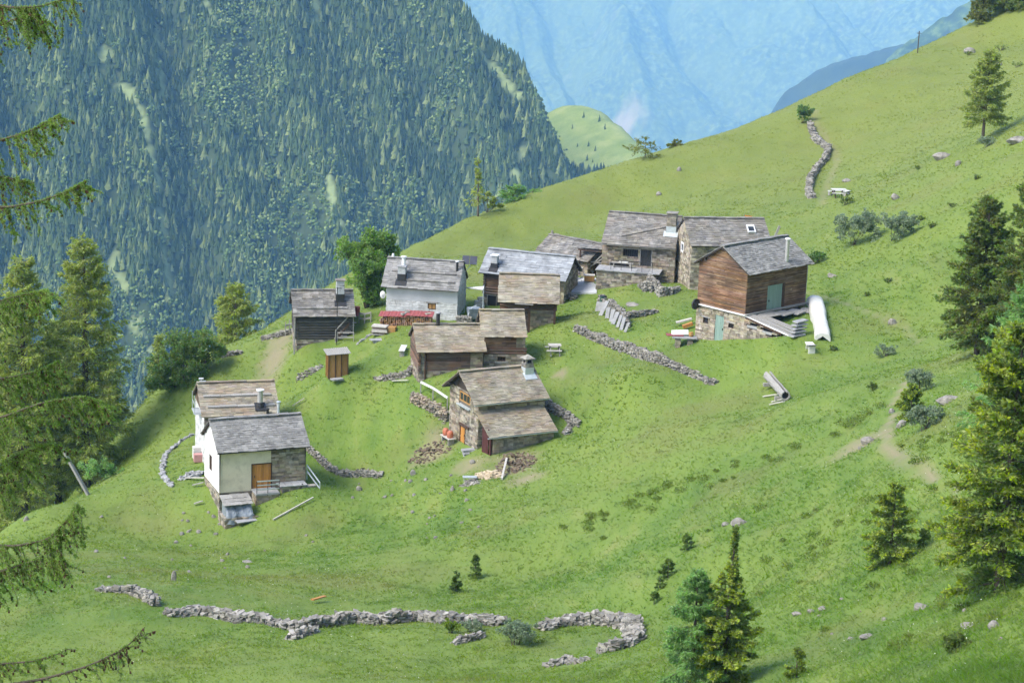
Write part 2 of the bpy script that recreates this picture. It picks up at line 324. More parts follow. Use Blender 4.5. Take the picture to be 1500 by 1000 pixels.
M['hill'] = mat('alpine_meadow', [(.26, (.070, .124, .019)), (.42, (.096, .160, .025)), (.58, (.130, .190, .034)), (.74, (.18, .208, .056))], .34, stretch=(1.2, .42, 1.2), detail=9,
                big=(.045, (.145, .20, .036), .7), extra=[(.11, .52, .68, (.155, .15, .055), .4), (.30, .56, .72, (.055, .10, .022), .4), (.9, .58, .75, (.18, .165, .075), .2)], ypos=(150, 235, (.16, .18, .042), .6), attr=[('bare', (.25, .20, .14))], bump=.9, bscale=3.5)
mb = MB(); grid(mb, xs, ys, lambda x, y: np.maximum(T(x, y), -640), attr=lambda x, y, z: baremask(x, y)*.72)
hill = mb.build('hillside', [M['hill']], smooth=True, attr='bare'); tag(hill, kind='structure')
# ------------------------------------------------------------------ valley floor, wooded mountain, pasture spur, far mountains
def sp(w, k): return k*np.logaddexp(0, w/k)
def forestz(x, y):
    z = -385+.80*(y-1450)
    w = ((x+112)*79+(y-1750)*106)/132.2; w2 = ((x-3)*64+(y-1671)*36)/73.4
    z = z-1.35*sp(w+12*(fbm(x/40, y/40, 2, 4)-.5), 12)-1.2*sp(w2+12*(fbm(x/40, y/40, 2, 14)-.5), 8)
    q = x+.30*(y-1500)+60*(fbm(x/210, y/210, 2, 9)-.5)
    z = np.where(z > 60, 60+60*(1-np.exp(-np.maximum(z-60, 0)/60)), z)
    z = z+88*np.abs(((q/150) % 1)-.5)*2*np.clip((fbm(q/300, y/900, 2, 3)), .2, 1)+24*np.abs(((q/62+.3) % 1)-.5)*2
    return np.maximum(z+22*(fbm(x/90, y/90, 4, 5)-.5), -720)
def rockmask(px, py): pass
# gullies of pale grass running down the wooded slope (pixel polylines turned into points of the slope)
def on(zf, px, py, lo, hi, st=2.0):
    d = ray(px, py); t = np.arange(lo, hi, st); k = np.nonzero(d[2]*t < zf(d[0]*t, t))[0]
    tt = t[k[0]] if len(k) else hi
    return np.array([d[0]*tt, tt, d[2]*tt])
GUL = [([(150,75),(190,140),(222,215),(232,290),(238,350),(252,430)], 3.5), ([(228,40),(235,110),(238,150)], 2.5), ([(140,85),(165,130)], 3), ([(462,0),(464,40)], 3.5), ([(478,225),(485,270),(492,310),(505,345)], 2.5),
       ([(160,380),(200,470),(220,520)], 4), ([(758,230),(756,265)], 3), ([(685,40),(730,110),(760,140)], 3.5), ([(300,0),(318,40)], 2.5)]
_gl = []
for pp, wd in GUL:
    q = np.array([on(forestz, *p, 1200, 2300) for p in pp])[:, :2]
    _gl.append((q, wd))
def gullymask(x, y):
    m = np.zeros(np.shape(x)); j = 16*(fbm(x/10, y/10, 4, 8)-.5)
    for q, wd in _gl: m = np.maximum(m, np.clip(1.6-(segd(x, y, q)+j)/(wd*.8), 0, 1))
    return m
M['forest_floor'] = mat('wooded_slope_ground', [(.35, (.018, .034, .012)), (.6, (.040, .064, .020))], .05, attr=[('gully', (.21, .27, .11))], detail=8, big=(.03, (.07, .095, .035), .3))
mb = MB(); grid(mb, axis(-520, 200, 4, -2600, 900), axis(1380, 1960, 4, 1000, 2900), forestz, attr=lambda x, y, z: gullymask(x, y))
fm = mb.build('wooded_mountain', [M['forest_floor']], smooth=True, attr='gully'); tag(fm, kind='structure')
def spurz(x, y):
    z = -280+.53*(x-105)+.30*(y-1750)
    z = -241-4*np.log1p(np.exp(np.clip((-241-z)/4, -40, 40)))-1.1*sp(y-1990+10*(fbm(x/30, y/30, 2, 6)-.5), 10)
    w = (200*(x-128)+47*(y-1750))/205.4
    z = z-1.9*sp(w+10*(fbm(x/30, y/30, 2, 6)-.5), 9)
    return np.maximum(z+5*(fbm(x/40, y/40, 3, 2)-.5)+.8*np.abs(((z/7) % 1)-.5), -720)
M['pasture'] = mat('far_pasture', [(.3, (.12, .18, .04)), (.5, (.19, .25, .06)), (.7, (.26, .30, .10))], .05, detail=10, big=(.02, (.13, .20, .04), .5))
mb = MB(); grid(mb, np.arange(-80, 300, 6.), np.arange(1560, 2260, 7.), spurz)
tag(mb.build('pasture_spur', [M['pasture']], smooth=True), kind='structure')
def farz(x, y):
    z = -1290+.62*(y-9600)+.10*x
    q = x+.25*(y-9700)+900*(fbm(x/900, y/900, 2, 14)-.5)
    z = z+190*np.abs(((q/640) % 1)-.5)*2+60*np.abs(((q/230+.4) % 1)-.5)*2
    z = z+330*(fbm(x/520, y/520, 5, 12)-.5)
    z = np.where(z > 60, 60+60*(1-np.exp(-np.maximum(z-60, 0)/60)), z)
    c = vn(x/17, y/17, 21)*13+vn(x/34, y/34, 22)*20+vn(x/70, y/70, 23)*14
    z = np.maximum(z, -1372+20*fbm(x/300, y/300, 3, 15))
    return z+c*np.clip((z+1345)/60, .15, 1)
_vc = on(farz, 912, 192, 7000, 11500, 4)
def farmask(x, y, z):
    a = _vc; m = np.clip(1.25-np.hypot((x-a[0])/110, (y-a[1])/90)+1.1*(fbm(x/40, y/60, 3, 17)-.5), 0, 1)
    r = np.clip((fbm(x/60, y/110, 4, 31)-.76)*6, 0, .12)*np.clip((z+1240)/40, 0, 1)
    return np.maximum(m, r)
M['far_wood'] = mat('far_wooded_slope', [(.37, (.004, .010, .005)), (.5, (.028, .060, .016)), (.62, (.095, .15, .04))], .04, detail=12, big=(.0026, (.070, .120, .03), .6), attr=[('scree', (.19, .185, .16))])
mb = MB(); grid(mb, axis(-560, 1500, 8.5, -5200, 5200), axis(9050, 10700, 9, 8300, 12400), farz, attr=farmask)
tag(mb.build('far_mountain', [M['far_wood']], smooth=True, attr='scree'), kind='structure')
def ridge(name, pp, depth, slope_r, slope_f, matl, step, ext, amp, seed):
    """a wooded spur whose crest passes through the photographed skyline points at a given distance"""
    q = np.array([ray(*p)*d for p, d in zip(pp, depth)])
    def zf(x, y):
        zc = np.interp(x, q[:, 0], q[:, 2]); yc = np.interp(x, q[:, 0], q[:, 1])
        dy = y-yc
        z = zc-np.where(dy < 0, -dy*slope_f, dy*slope_r)
        z = z+amp*6*(fbm(x/260, y/260, 4, seed)-.5)*np.clip(np.abs(dy)/200, 0, 1)+amp*(vn(x/9, y/9, seed)+vn(x/17, y/17, seed+1)-1)
        return np.maximum(z, -1385)
    mb = MB(); grid(mb, np.arange(q[0, 0], q[-1, 0]+ext, step), np.arange(q[:, 1].min()-1100, q[:, 1].max()+900, step*1.3), zf)
    return tag(mb.build(name, [matl], smooth=True), kind='structure')
M['shade_toned_slope'] = mat('shaded_spruce_slope', [(.35, (.012, .024, .014)), (.6, (.026, .044, .022))], .02, detail=8)  # cloud shadow over this spur is painted into its dark wood colour
ridge('shade_toned_spur', [(1098,240),(1112,190),(1150,135),(1200,100),(1300,70),(1420,45),(1500,30)], [5200]*7, .8, .75, M['shade_toned_slope'], 11, 900, 6, 41)
ridge('wooded_spur', [(1270,140),(1300,85),(1345,52),(1395,18),(1430,-5),(1500,-50)], [4300]*6, .7, .75, M['far_wood'], 9, 900, 10, 47)
M['valley'] = mat('valley_floor_meadow', [(.06, .10, .03), (.13, .18, .06)], .004, detail=8)
mb = MB(); mb.box((0, 5500, -1400), (18000, 15000, 12)); tag(mb.build('valley_floor', [M['valley']]), kind='structure')
# ------------------------------------------------------------------ houses
class House:
    """local frame: X along the ridge (to the right), Y away from the camera, Z up; fitted eave corner, turn, length, half width, rise"""
    def __init__(s, name, label, cat, fit, og=.28, oe=.38, ogr=None, seed=1):
        ex, ey, ez, th, L, r, h = fit
        s.a = np.array([math.cos(th), math.sin(th), 0]); s.b = np.array([-math.sin(th), math.cos(th), 0]); s.u = np.array([0, 0, 1.0])
        c = np.array([ex, ey, 0])+s.a*L/2+s.b*r
        fx = [c+s.a*i*(L/2)+s.b*j*r for i in (-1, 1) for j in (-1, 1)]
        gz = [float(T(p[0], p[1])) for p in fx]
        s.base = min(gz)-.7; c[2] = float(T(c[0], c[1])); s.c = c; s.th = th; s.L = L; s.r = r; s.h = h
        s.zb = s.base-c[2]; s.ze = ez-c[2]; s.k = h/r
        s.x0, s.x1 = -L/2+og, L/2-(og if ogr is None else ogr); s.y0, s.y1 = -r+oe, r-oe
        s.rg = np.random.default_rng(seed)
        s.root = empty(name, c, th, label, cat); s.mbs = {}
    def loc(s, P): d = np.asarray(P)-s.c; return np.array([d@s.a, d@s.b, d[..., 2] if d.ndim > 1 else d[2]])
    def _hit(s, px, py, p0, n):
        d = ray(px, py); p0w = s.c+p0[0]*s.a+p0[1]*s.b+p0[2]*s.u; nw = n[0]*s.a+n[1]*s.b+n[2]*s.u
        return s.loc(d*((p0w@nw)/(d@nw)))
    def F(s, px, py): q = s._hit(px, py, (0, s.y0, 0), (0, 1, 0)); return q[0], q[2]     # on the front wall: x, z
    def G(s, px, py): q = s._hit(px, py, (s.x0, 0, 0), (1, 0, 0)); return q[1], q[2]     # on the left gable: y, z
    def K(s, px, py): return s._hit(px, py, (0, 0, s.ze+s.h+.1), (0, -s.h, s.r))          # on the front roof slope
    def gz(s, x, y): p = s.c+x*s.a+y*s.b; return float(T(p[0], p[1]))-s.c[2]
    def top(s, y): return s.ze+(s.r-abs(y))*s.k-.07
    def mb(s, part):
        if part not in s.mbs: s.mbs[part] = MB()
        return s.mbs[part]
    def core(s, part='wall', mi=1):
        m = s.mb(part); x0, x1, y0, y1 = s.x0+.07, s.x1-.07, s.y0+.07, s.y1-.07; ze = s.top(y0)-.02; zr = s.top(0)-.02
        V = [(x, y, z) for x in (x0, x1) for y, z in ((y0, s.zb), (y0, ze), (0, zr), (y1, ze), (y1, s.zb))]
        m.raw(V, [(0, 1, 6, 5), (3, 4, 9, 8)], mi); P = np.array(V)
        m.tris([[P[0], P[2], P[1]], [P[0], P[4], P[2]], [P[4], P[3], P[2]], [P[5], P[6], P[7]], [P[5], P[7], P[9]], [P[9], P[7], P[8]]], mi)
    def face(s, f):
        """origin at s=0, direction, outward normal, length, top function"""
        if f == 'F': return np.array([s.x0, s.y0, 0]), np.array([1., 0, 0]), np.array([0, -1., 0]), s.x1-s.x0, lambda t: s.top(s.y0)+0*t
        if f == 'B': return np.array([s.x0, s.y1, 0]), np.array([1., 0, 0]), np.array([0, 1., 0]), s.x1-s.x0, lambda t: s.top(s.y1)+0*t
        if f == 'L': return np.array([s.x0, s.y0, 0]), np.array([0, 1., 0]), np.array([-1., 0, 0]), s.y1-s.y0, lambda t: s.top(0)-np.abs(t+s.y0)*s.k
        return np.array([s.x1, s.y0, 0]), np.array([0, 1., 0]), np.array([1., 0, 0]), s.y1-s.y0, lambda t: s.top(0)-np.abs(t+s.y0)*s.k
    def clad(s, f, style, mi=0, part='wall', s0=None, s1=None, z0=None, z1=None, holes=(), prot=None):
        """lay stones / boards / logs / plaster on a wall face, leaving the holes (s0,s1,z0,z1) open"""
        o, d, n, LL, tf = s.face(f); r = s.rg; m = s.mb(part)
        s0 = 0 if s0 is None else s0; s1 = LL if s1 is None else s1; z0 = s.zb if z0 is None else z0
        zt = s.top(0) if f in 'LR' else s.top(s.y0); z1 = zt if z1 is None else min(z1, zt)
        if style == 'plaster':
            ss = sorted({s0, s1, *[h for q in holes for h in q[:2] if s0 < h < s1], *([-s.y0] if f in 'LR' and s0 < -s.y0 < s1 else [])})
            zz = sorted({z0, z1, *[h for q in holes for h in q[2:] if z0 < h < z1]})
            for a, b in zip(ss[:-1], ss[1:]):
                for lo, hi in zip(zz[:-1], zz[1:]):
                    cx, cz = (a+b)/2, (lo+hi)/2
                    if any(q[0] < cx < q[1] and q[2] < cz < q[3] for q in holes): continue
                    ha, hb = min(hi, tf(a)), min(hi, tf(b))
                    if max(ha, hb) <= lo+.01: continue
                    V = [o+d*t+n*e+np.array([0, 0, z]) for e in (-.08, .03) for t, z in ((a, lo), (b, lo), (b, max(hb, lo+.005)), (a, max(ha, lo+.005)))]
                    m.raw(V, [(4, 5, 6, 7), (0, 1, 5, 4), (1, 2, 6, 5), (2, 3, 7, 6), (3, 0, 4, 7)], mi)
            return
        hh, wl, wh, jit, pr = {'stone': (.17, .22, .62, .016, .05), 'white': (.2, .25, .7, .016, .03), 'plank': (.15, 1.2, 3.6, .004, .018), 'log': (.235, 30, 31, .012, .03), 'thin': (.085, 1.0, 3.4, .004, .022)}[style]
        z = z0; C = []; X = []; Z = []; Pn = []
        while z < z1-.03:
            h = hh*(r.uniform(.7, 1.35) if style in ('stone', 'white') else r.uniform(.9, 1.1)); h = min(h, z1-z); zc = z+h/2
            lo, hi = s0, s1
            if f in 'LR':
                room = (s.top(0)-(zc+h*.3))/s.k; lo = max(lo, -s.y0-room); hi = min(hi, -s.y0+room)
            iv = [(lo, hi)]
            for q in holes:
                if q[2] < zc < q[3]:
                    nv = []
                    for a, b in iv:
                        if q[1] <= a or q[0] >= b: nv.append((a, b)); continue
                        if q[0] > a: nv.append((a, q[0]))
                        if q[1] < b: nv.append((q[1], b))
                    iv = nv
            for a, b in iv:
                if style == 'log' and len(iv) == 1 and prot is None and f in 'LR' : a -= .16; b += .16
                if style == 'log' and len(iv) == 1 and f in 'FB': a -= .16; b += .16
                t = a
                while t < b-.02:
                    w = min(r.uniform(wl, wh), b-t)
                    if b-t-w < .12: w = b-t
                    C.append((t+w/2, zc)); X.append(w/2*(.985 if style != 'stone' else .97)); Z.append(h/2*(.93 if style in ('stone', 'white') else .96)); Pn.append(r.uniform(0, pr)); t += w
            z += h
        if not C: return
        C = np.array(C); X = np.array(X); Z = np.array(Z); Pn = np.array(Pn)
        if style == 'log':
            for (t, zc), x, zz, p in zip(C, X, Z, Pn):
                aa = np.linspace(t-x, t+x, 4); pts = o+aa[:, None]*d-n*.03+np.array([0, 0, 1.])*zc+np.stack([np.zeros(4), np.zeros(4), r.uniform(-.012, .012, 4)], 1)
                m.tube(pts, zz*1.08, 7, mi)
            return
        cen = o+C[:, :1]*d+n*((Pn-.09)/2)[:, None]+np.array([0, 0, 1.])*C[:, 1:]
        m.boxes(cen, d*X[:, None], n*((Pn+.09)/2)[:, None], np.array([0, 0, 1.])*Z[:, None], mi, jit, r)
    def slope(s, m, x0, x1, yE, zE, yR, zR, mi=0, ex=.25, th=.045, wl=.28, wh=.7, jit=.014, deck=1):
        """courses of overlapping stone slabs from an eave line (yE,zE) up to (yR,zR)"""
        r = s.rg; up = np.array([0, yR-yE, zR-zE]); Ls = np.linalg.norm(up); up /= Ls; X = np.array([1., 0, 0])
        nn = np.cross(X, up); nn = nn if nn[2] > 0 else -nn
        o = np.array([0, yE, zE]); mid = o+up*Ls/2
        m.boxes([mid+X*(x0+x1)/2-nn*.05], X*((x1-x0)/2-.05), up*(Ls/2-.04), nn*.045, deck)
        K = max(2, int(round(Ls/ex))); e = Ls/K; C = []; A = []; B = []; Nn = []
        for k in range(K):
            t = x0+r.uniform(-.02, .02)
            while t < x1-.03:
                w = r.uniform(wl, wh)*(1.25 if k == 0 else 1)
                if x1-t-w < wl*.6: w = x1-t
                w = min(w, x1-t+.03)
                l = e*1.75; tilt = r.uniform(.4, 1.0)*th*1.3/l+r.normal(0, .012)
                dd = up*math.cos(tilt)-nn*math.sin(tilt); n2 = nn*math.cos(tilt)+up*math.sin(tilt); t2 = th*r.uniform(.7, 1.4)
                start = k*e-(.05 if k == 0 else 0)+r.uniform(-.035, .035)
                C.append(o+X*(t+w/2)+up*start+dd*l/2+nn*(.045+.5*th)); A.append(X*w/2*.985+dd*r.normal(0, .010)); B.append(dd*l/2); Nn.append(n2*t2/2); t += w
        m.boxes(C, np.array(A), np.array(B), np.array(Nn), mi, jit, r)
    def roof(s, matl, ex=.25, th=.045, wl=.28, wh=.7, cap='slab', capmat=None, jit=.014):
        m = MB(); L = s.L
        s.slope(m, -L/2, L/2, -s.r, s.ze, 0, s.ze+s.h, 0, ex, th, wl, wh, jit); s.slope(m, -L/2, L/2, s.r, s.ze, 0, s.ze+s.h, 0, ex, th, wl, wh, jit)
        zr = s.ze+s.h+.11; t = -L/2; C = []; A = []
        while t < L/2-.05:
            w = min(s.rg.uniform(.5, 1.1), L/2-t); C.append((t+w/2, s.rg.uniform(-.03, .03), zr+s.rg.uniform(-.015, .02))); A.append((w/2*.98, 0, 0)); t += w
        m.boxes(C, np.array(A), (0, .2, 0), (0, 0, .03), 0, .012, s.rg)
        for y in (0, -s.r*.62, s.r*.62, ):                        # purlin ends under the verge
            z = s.top(y)-.02; m.boxes([(0, y, z-.09)], (L/2-.08, 0, 0), (0, .07, 0), (0, 0, .08), 1)
        o = m.build('roof', [matl, M['deck']], s.root); s.roofo = o; return o
    def part(s, name, m, mats, parent=None, **kw): return m.build(name, mats, parent or s.root, **kw)
    def finish(s, mats): 
        for p, m in s.mbs.items(): m.build(p, mats[p], s.root)
    def hole(s, f, pA, pB):
        q = s.F if f == 'F' else s.G
        a, b = q(*pA), q(*pB); lo, hi = sorted((a[0], b[0])); z0, z1 = sorted((a[1], b[1])); off = s.x0 if f == 'F' else s.y0
        return (lo-off, hi-off, z0, z1)
    def hole2(s, f, px, py, w, hh):
        q = (s.F if f == 'F' else s.G)(px, py); off = s.x0 if f == 'F' else s.y0
        return (q[0]-off-w/2, q[0]-off+w/2, q[1]-hh/2, q[1]+hh/2)
    def window(s, f, h, frame, pane, fw=.055, depth=.0, bars=1, name='window', label=None):
        o, d, n, LL, tf = s.face(f); m = MB(); a, b, z0, z1 = h; u = np.array([0, 0, 1.])
        def bx(mm, sa, sb, za, zb, e0, e1, mi=0): mm.boxes([o+d*(sa+sb)/2+n*(e0+e1)/2+u*(za+zb)/2], d*(sb-sa)/2, n*(e1-e0)/2, u*(zb-za)/2, mi)
        e0, e1 = -.075+depth, -.005+depth
        bx(m, a, b, z0, z0+fw, e0, e1+.02); bx(m, a, b, z1-fw, z1, e0, e1); bx(m, a, a+fw, z0+fw, z1-fw, e0, e1); bx(m, b-fw, b, z0+fw, z1-fw, e0, e1)
        for i in range(bars): t = a+(b-a)*(i+1)/(bars+1); bx(m, t-fw/3, t+fw/3, z0+fw, z1-fw, e0, e1-.01)
        w = m.build(name, [frame], s.root); p = MB(); bx(p, a+fw*.5, b-fw*.5, z0+fw*.5, z1-fw*.5, -.069, -.045); p.build('pane', [pane], w)
        if label: w['label'] = label
        return w
    def door(s, f, h, matl, name='door', vertical=True, depth=-.02, n=None, label=None, fr=None):
        o, d, nn, LL, tf = s.face(f); m = MB(); a, b, z0, z1 = h; u = np.array([0, 0, 1.]); n = n or max(3, int((b-a)/.16))
        for i in range(n):
            t0 = a+(b-a)*i/n; t1 = a+(b-a)*(i+1)/n; e = s.rg.uniform(0, .008)
            m.boxes([o+d*(t0+t1)/2+nn*(depth-.02+e)+u*(z0+z1)/2], d*((t1-t0)/2-.004), nn*.028, u*(z1-z0)/2)
        w = m.build(name, [matl], s.root)
        if label: w['label'] = label
        k = MB(); k.boxes([o+d*(a+.12*(b-a))+nn*(depth+.045)+u*(z0+.5*(z1-z0))], d*.02, nn*.03, u*.07); k.build('handle', [M['black']], w)
        if fr is not None:
            g = MB()
            for (sa, sb, za, zb) in ((a-.07, a, z0, z1+.08), (b, b+.07, z0, z1+.08), (a, b, z1, z1+.08)):
                g.boxes([o+d*(sa+sb)/2+nn*.0+u*(za+zb)/2], d*(sb-sa)/2, nn*.06, u*(zb-za)/2)
            g.build('frame', [fr], w)
        return w
    def lintel(s, f, h, matl, name='lintel', over=.18, t=.12, out=.05, below=False):
        o, d, n, LL, tf = s.face(f); a, b, z0, z1 = h; m = MB(); z = z0-t/2 if below else z1+t/2
        m.boxes([o+d*(a+b)/2+n*(out-.04)+np.array([0, 0, z])], d*((b-a)/2+over), n*.06, np.array([0, 0, t/2]), 0, .008); return m.build(name, [matl], s.root)
    def chimney(s, px, pyb, pyt, w, matl, capm, style='stone', dark=0, capw=.1, pot=False, name='chimney'):
        p = s.K(px, pyb); dep = (s.c+p[0]*s.a+p[1]*s.b)[1]; hgt = (pyb-pyt)*dep/FPX*1.03
        m = MB(); zb = p[2]-.5; zt = p[2]+hgt; r = s.rg
        if style == 'pipe':
            m.tube([(p[0], p[1], zb), (p[0], p[1], zt)], w/2, 12)
            o = m.build(name, [matl], s.root, smooth=False); c = MB(); c.tube([(p[0], p[1], zt-.02), (p[0], p[1], zt+.05)], w*.75, 12); c.tube([(p[0], p[1], zt+.05), (p[0], p[1], zt+.12)], [w*.75, .02], 12)
            c.build('cap', [capm], o); return o
        m.box((p[0], p[1], (zb+zt)/2), (w-.06, w-.06, zt-zb), 0, 1)
        z = zb
        while z < zt-.02:
            h = min(r.uniform(.1, .2), zt-z)
            for sx, sy in ((1, 0), (-1, 0), (0, 1), (0, -1)):
                q = r.uniform(.35, .65)*w
                for aa, bb in ((0, q), (q, w)):
                    off = (aa+bb)/2-w/2; cx = (p[0]+sx*(w/2-.03)+(off if sx == 0 else 0), p[1]+sy*(w/2-.03)+(off if sy == 0 else 0), z+h/2)
                    e = (bb-aa)/2*.97; m.boxes([cx], (.045+r.uniform(0, .015) if sx else e, 0, 0), (0, .045+r.uniform(0, .015) if sy else e, 0), (0, 0, h/2*.94), 0, .006, r)
            z += h
        if dark: m.box((p[0], p[1], p[2]+dark/2-.15), (w+.1, w+.1, dark+.3), 0, 2); m.boxes([(p[0], p[1]-w*.75, s.K(px, pyb)[2]-.75*w*s.k+.02)], (w*.8, 0, 0), (0, .3, .3*s.k), (0, -.015*s.k, .015), 2)
        o = m.build(name, [matl, M['mortar'], M['zinc'] if dark == .31 else M['black']], s.root)
        c = MB()
        if pot:
            for sx in (-1, 1):
                for sy in (-1, 1): c.box((p[0]+sx*(w/2-.07), p[1]+sy*(w/2-.07), zt+.14), (.12, .12, .3), 0, 0)
            c.box((p[0], p[1], zt+.31), (w+2*capw, w+2*capw, .07), 0, 0, .01); c.raw([(p[0]+i*(w/2+capw), p[1]+j*(w/2+capw), zt+.34) for i, j in ((-1,-1),(1,-1),(1,1),(-1,1))]+[(p[0], p[1], zt+.62)], [(0,1,4),(1,2,4),(2,3,4),(3,0,4)], 0)
            c.box((p[0], p[1], zt+.12), (w-.2, w-.2, .2), 0, 1)
        else: c.box((p[0], p[1], zt+.04), (w+2*capw, w+2*capw, .08), 0, 0, .012)
        c.build('cap', [capm, M['dark_void']], o); return o
    def gutter(s, matl, x0=None, x1=None, y=None, z=None, name='gutter', rad=.075):
        y = -s.r-.03 if y is None else y; z = s.ze-.02 if z is None else z; x0 = -s.L/2 if x0 is None else x0; x1 = s.L/2 if x1 is None else x1
        m = MB(); n = 8; a = np.linspace(math.pi, 2*math.pi, n)
        for rr in (rad,):
            V = [(x, y+rr*math.cos(t), z+rr*math.sin(t)) for x in (x0, x1) for t in a]+[(x, y+(rr-.015)*math.cos(t), z+(rr-.015)*math.sin(t)+.004) for x in (x0, x1) for t in a]
            F = [(i, i+1, n+i+1, n+i) for i in range(n-1)]+[(2*n+i, 3*n+i, 3*n+i+1, 2*n+i+1) for i in range(n-1)]+[(0, n, 3*n, 2*n), (n-1, 3*n-1, 4*n-1, 2*n-1)]
            m.raw(V, F)
        return m.build(name, [matl], s.root)
    def downpipe(s, x, y, z0, z1, matl, r=.05, name='downpipe'):
        m = MB(); m.tube([(x, y+.1, z1), (x, y, z1-.2), (x, y, z0)], r, 8); return m.build(name, [matl], s.root)
    def ledge(s, rows, matl=None, name='snow_board'):
        for (xa, xb, f) in rows:           # raised rows of slabs across the front slope at a fraction f of its run
            y = -s.r*(1-f); z = s.ze+s.h*f+.14; m = MB(); t = xa
            while t < xb-.05:
                w = min(s.rg.uniform(.6, 1.4), xb-t); m.boxes([(t+w/2, y, z+s.rg.uniform(-.012, .012))], (w/2*.99, 0, s.rg.normal(0, .006)), (0, .10, .04), (0, -.02, .06), 0, .01, s.rg); t += w
            m.build(name, [matl or M['roof_dark']], s.root)
def railing(name, posts, matl, h=.95, rails=(.95, .5), w=.05, label=None, cat='railing', top=None, parent=None):
    """posts: foot points; rails run between the post tops"""
    P = np.array(posts, float); m = empty(name, P[0], 0, label, cat) if parent is None else empty(name, P[0], 0)
    if parent is not None: m.parent = parent
    o = P[0]
    for p in P:
        b = MB(); b.box(p-o+np.array([0, 0, h/2-.1]), (w, w, h+.2)); b.build('post', [matl], m)
    for z in rails:
        for p, q in zip(P[:-1], P[1:]):
            b = MB(); b.bar(p-o+np.array([0, 0, z]), q-o+np.array([0, 0, z]), w*1.1, w*1.6); b.build('rail', [top or matl], m)
    return m
def pipe_obj(name, a, b, w, matl, label, cat, h=None, group=None):
    a = np.array(a, float); b = np.array(b, float); m = MB(); m.bar(a-a, b-a, w, h); o = m.build(name, [matl]); o.location = a; return tag(o, label, cat, group)
ST = [M['stone'], M['mortar']]
# ---- near left house: cream and white plaster over a stone plinth
h = House('plastered_house', 'cream and white plastered house with orange wooden door, lowest and nearest of the hamlet', 'house', (-20.73,140.00,-43.46,.3953,6.91,2.52,1.74), .25, .35, seed=2)
h.core()
dr = h.hole('F', (369.5, 680.5), (396.5, 713)); zp = h.F(330, 721)[1]; xs_ = h.F(396.7, 690)[0]-h.x0
h.clad('F', 'stone', s0=xs_, holes=[dr]); h.clad('F', 'stone', s1=xs_, z1=zp, holes=[dr])
h.clad('F', 'plaster', part='plaster_front', s1=xs_, z0=zp, holes=[dr])
wl_ = h.hole2('G', 309, 677, .8, 1.15); dl = h.hole2('G', 307, 733, .6, 1.5)
h.clad('L', 'stone', z1=zp, holes=[dl]); h.clad('L', 'plaster', part='plaster_gable', z0=zp, holes=[wl_]); h.clad('R', 'stone'); h.clad('B', 'stone')
h.finish({'wall': ST, 'plaster_front': M['cream_plaster'], 'plaster_gable': M['white_plaster']})
h.roof(M['roof'], ex=.2, th=.035, wl=.25, wh=.5)
h.door('F', dr, M['orange_wood'], label='orange varnished double door', fr=M['dark_wood']); h.window('L', wl_, M['dark_wood'], M['dark_wood'], bars=2, name='shutter', label='tall brown shutter in the white gable')
h.door('L', dl, M['dark_void'], name='cellar_door', label='dark cellar door in the stone plinth', n=2)
h.downpipe(h.x0-.0, h.y0-.09, h.gz(h.x0, h.y0)-.1, h.ze-.05, M['black']); h.downpipe(h.x1-.05, h.y0-.09, h.F(447, 694)[1], h.ze-.05, M['black']); h.gutter(M['black'], rad=.055)
H1 = h
# ---- the house right behind it
h = House('stone_house', 'narrow grey walled house with two ridges across its roof, behind the cream plastered one', 'house', (-23.43,150.00,-43.71,.2693,6.06,3.3,1.75), .25, .35, seed=3)
h.core(); 
for f in 'FRB': h.clad(f, 'stone')
zg = h.ze-.2; h.clad('L', 'white', part='plaster_gable', z1=zg); h.clad('L', 'plank', part='gable_board', z0=zg)
h.finish({'wall': ST, 'plaster_gable': [M['white_stone'], M['mortar']], 'gable_board': M['old_plank']})
h.roof(M['roof_brown'], ex=.2, th=.035); h.ledge([(h.K(298, 583)[0], h.K(398, 583)[0], .56), (h.K(305, 602)[0], h.K(404, 602)[0], .24)], M['grey_wood'])
h.chimney(381, 595, 570, .42, M['steel'], M['white_metal'], 'pipe'); h.chimney(392, 606, 599, .2, M['black'], M['black'], 'pipe', name='vent_pipe'); h.chimney(408, 605, 588, .24, M['zinc'], M['zinc'], 'pipe', name='flue_pipe')
m = MB(); p = h.K(381, 596); m.boxes([p+np.array([0, -.05, .06])], (.42, 0, 0), (0, .38, .38*h.k), (0, -.03*h.k, .03)); m.tube([p+np.array([0, 0, 0]), p+np.array([0, 0, .38])], [.32, .24], 10); h.part('chimney_flashing', m, M['black'])
m = MB(); zt = h.top(-1)-1.0
for y in (-1.3, .2): m.bar((h.x0-.55, y, zt-.5), (h.x0-.55, y, zt+1.0), .05); m.bar((h.x0, y, zt-.45), (h.x0-.6, y, zt-.45), .06)
m.boxes([(h.x0-.28, -.55, zt-.45)], (.32, 0, 0), (0, .9, 0), (0, 0, .03)); m.bar((h.x0-.55, -1.4, zt+.3), (h.x0-.55, .3, zt+.3), .04); h.part('balcony', m, M['zinc'])
m = MB(); q = (h.x0+.1, 0, h.ze+h.h); m.tube([q, (q[0], q[1], q[2]+.35)], .03, 6); m.box((q[0], q[1], q[2]+.4), (.35, .12, .1)); m.box((q[0]+.12, q[1], q[2]+.2), (.5, .06, .06)); h.part('aerial', m, M['white_metal'])
H2 = h
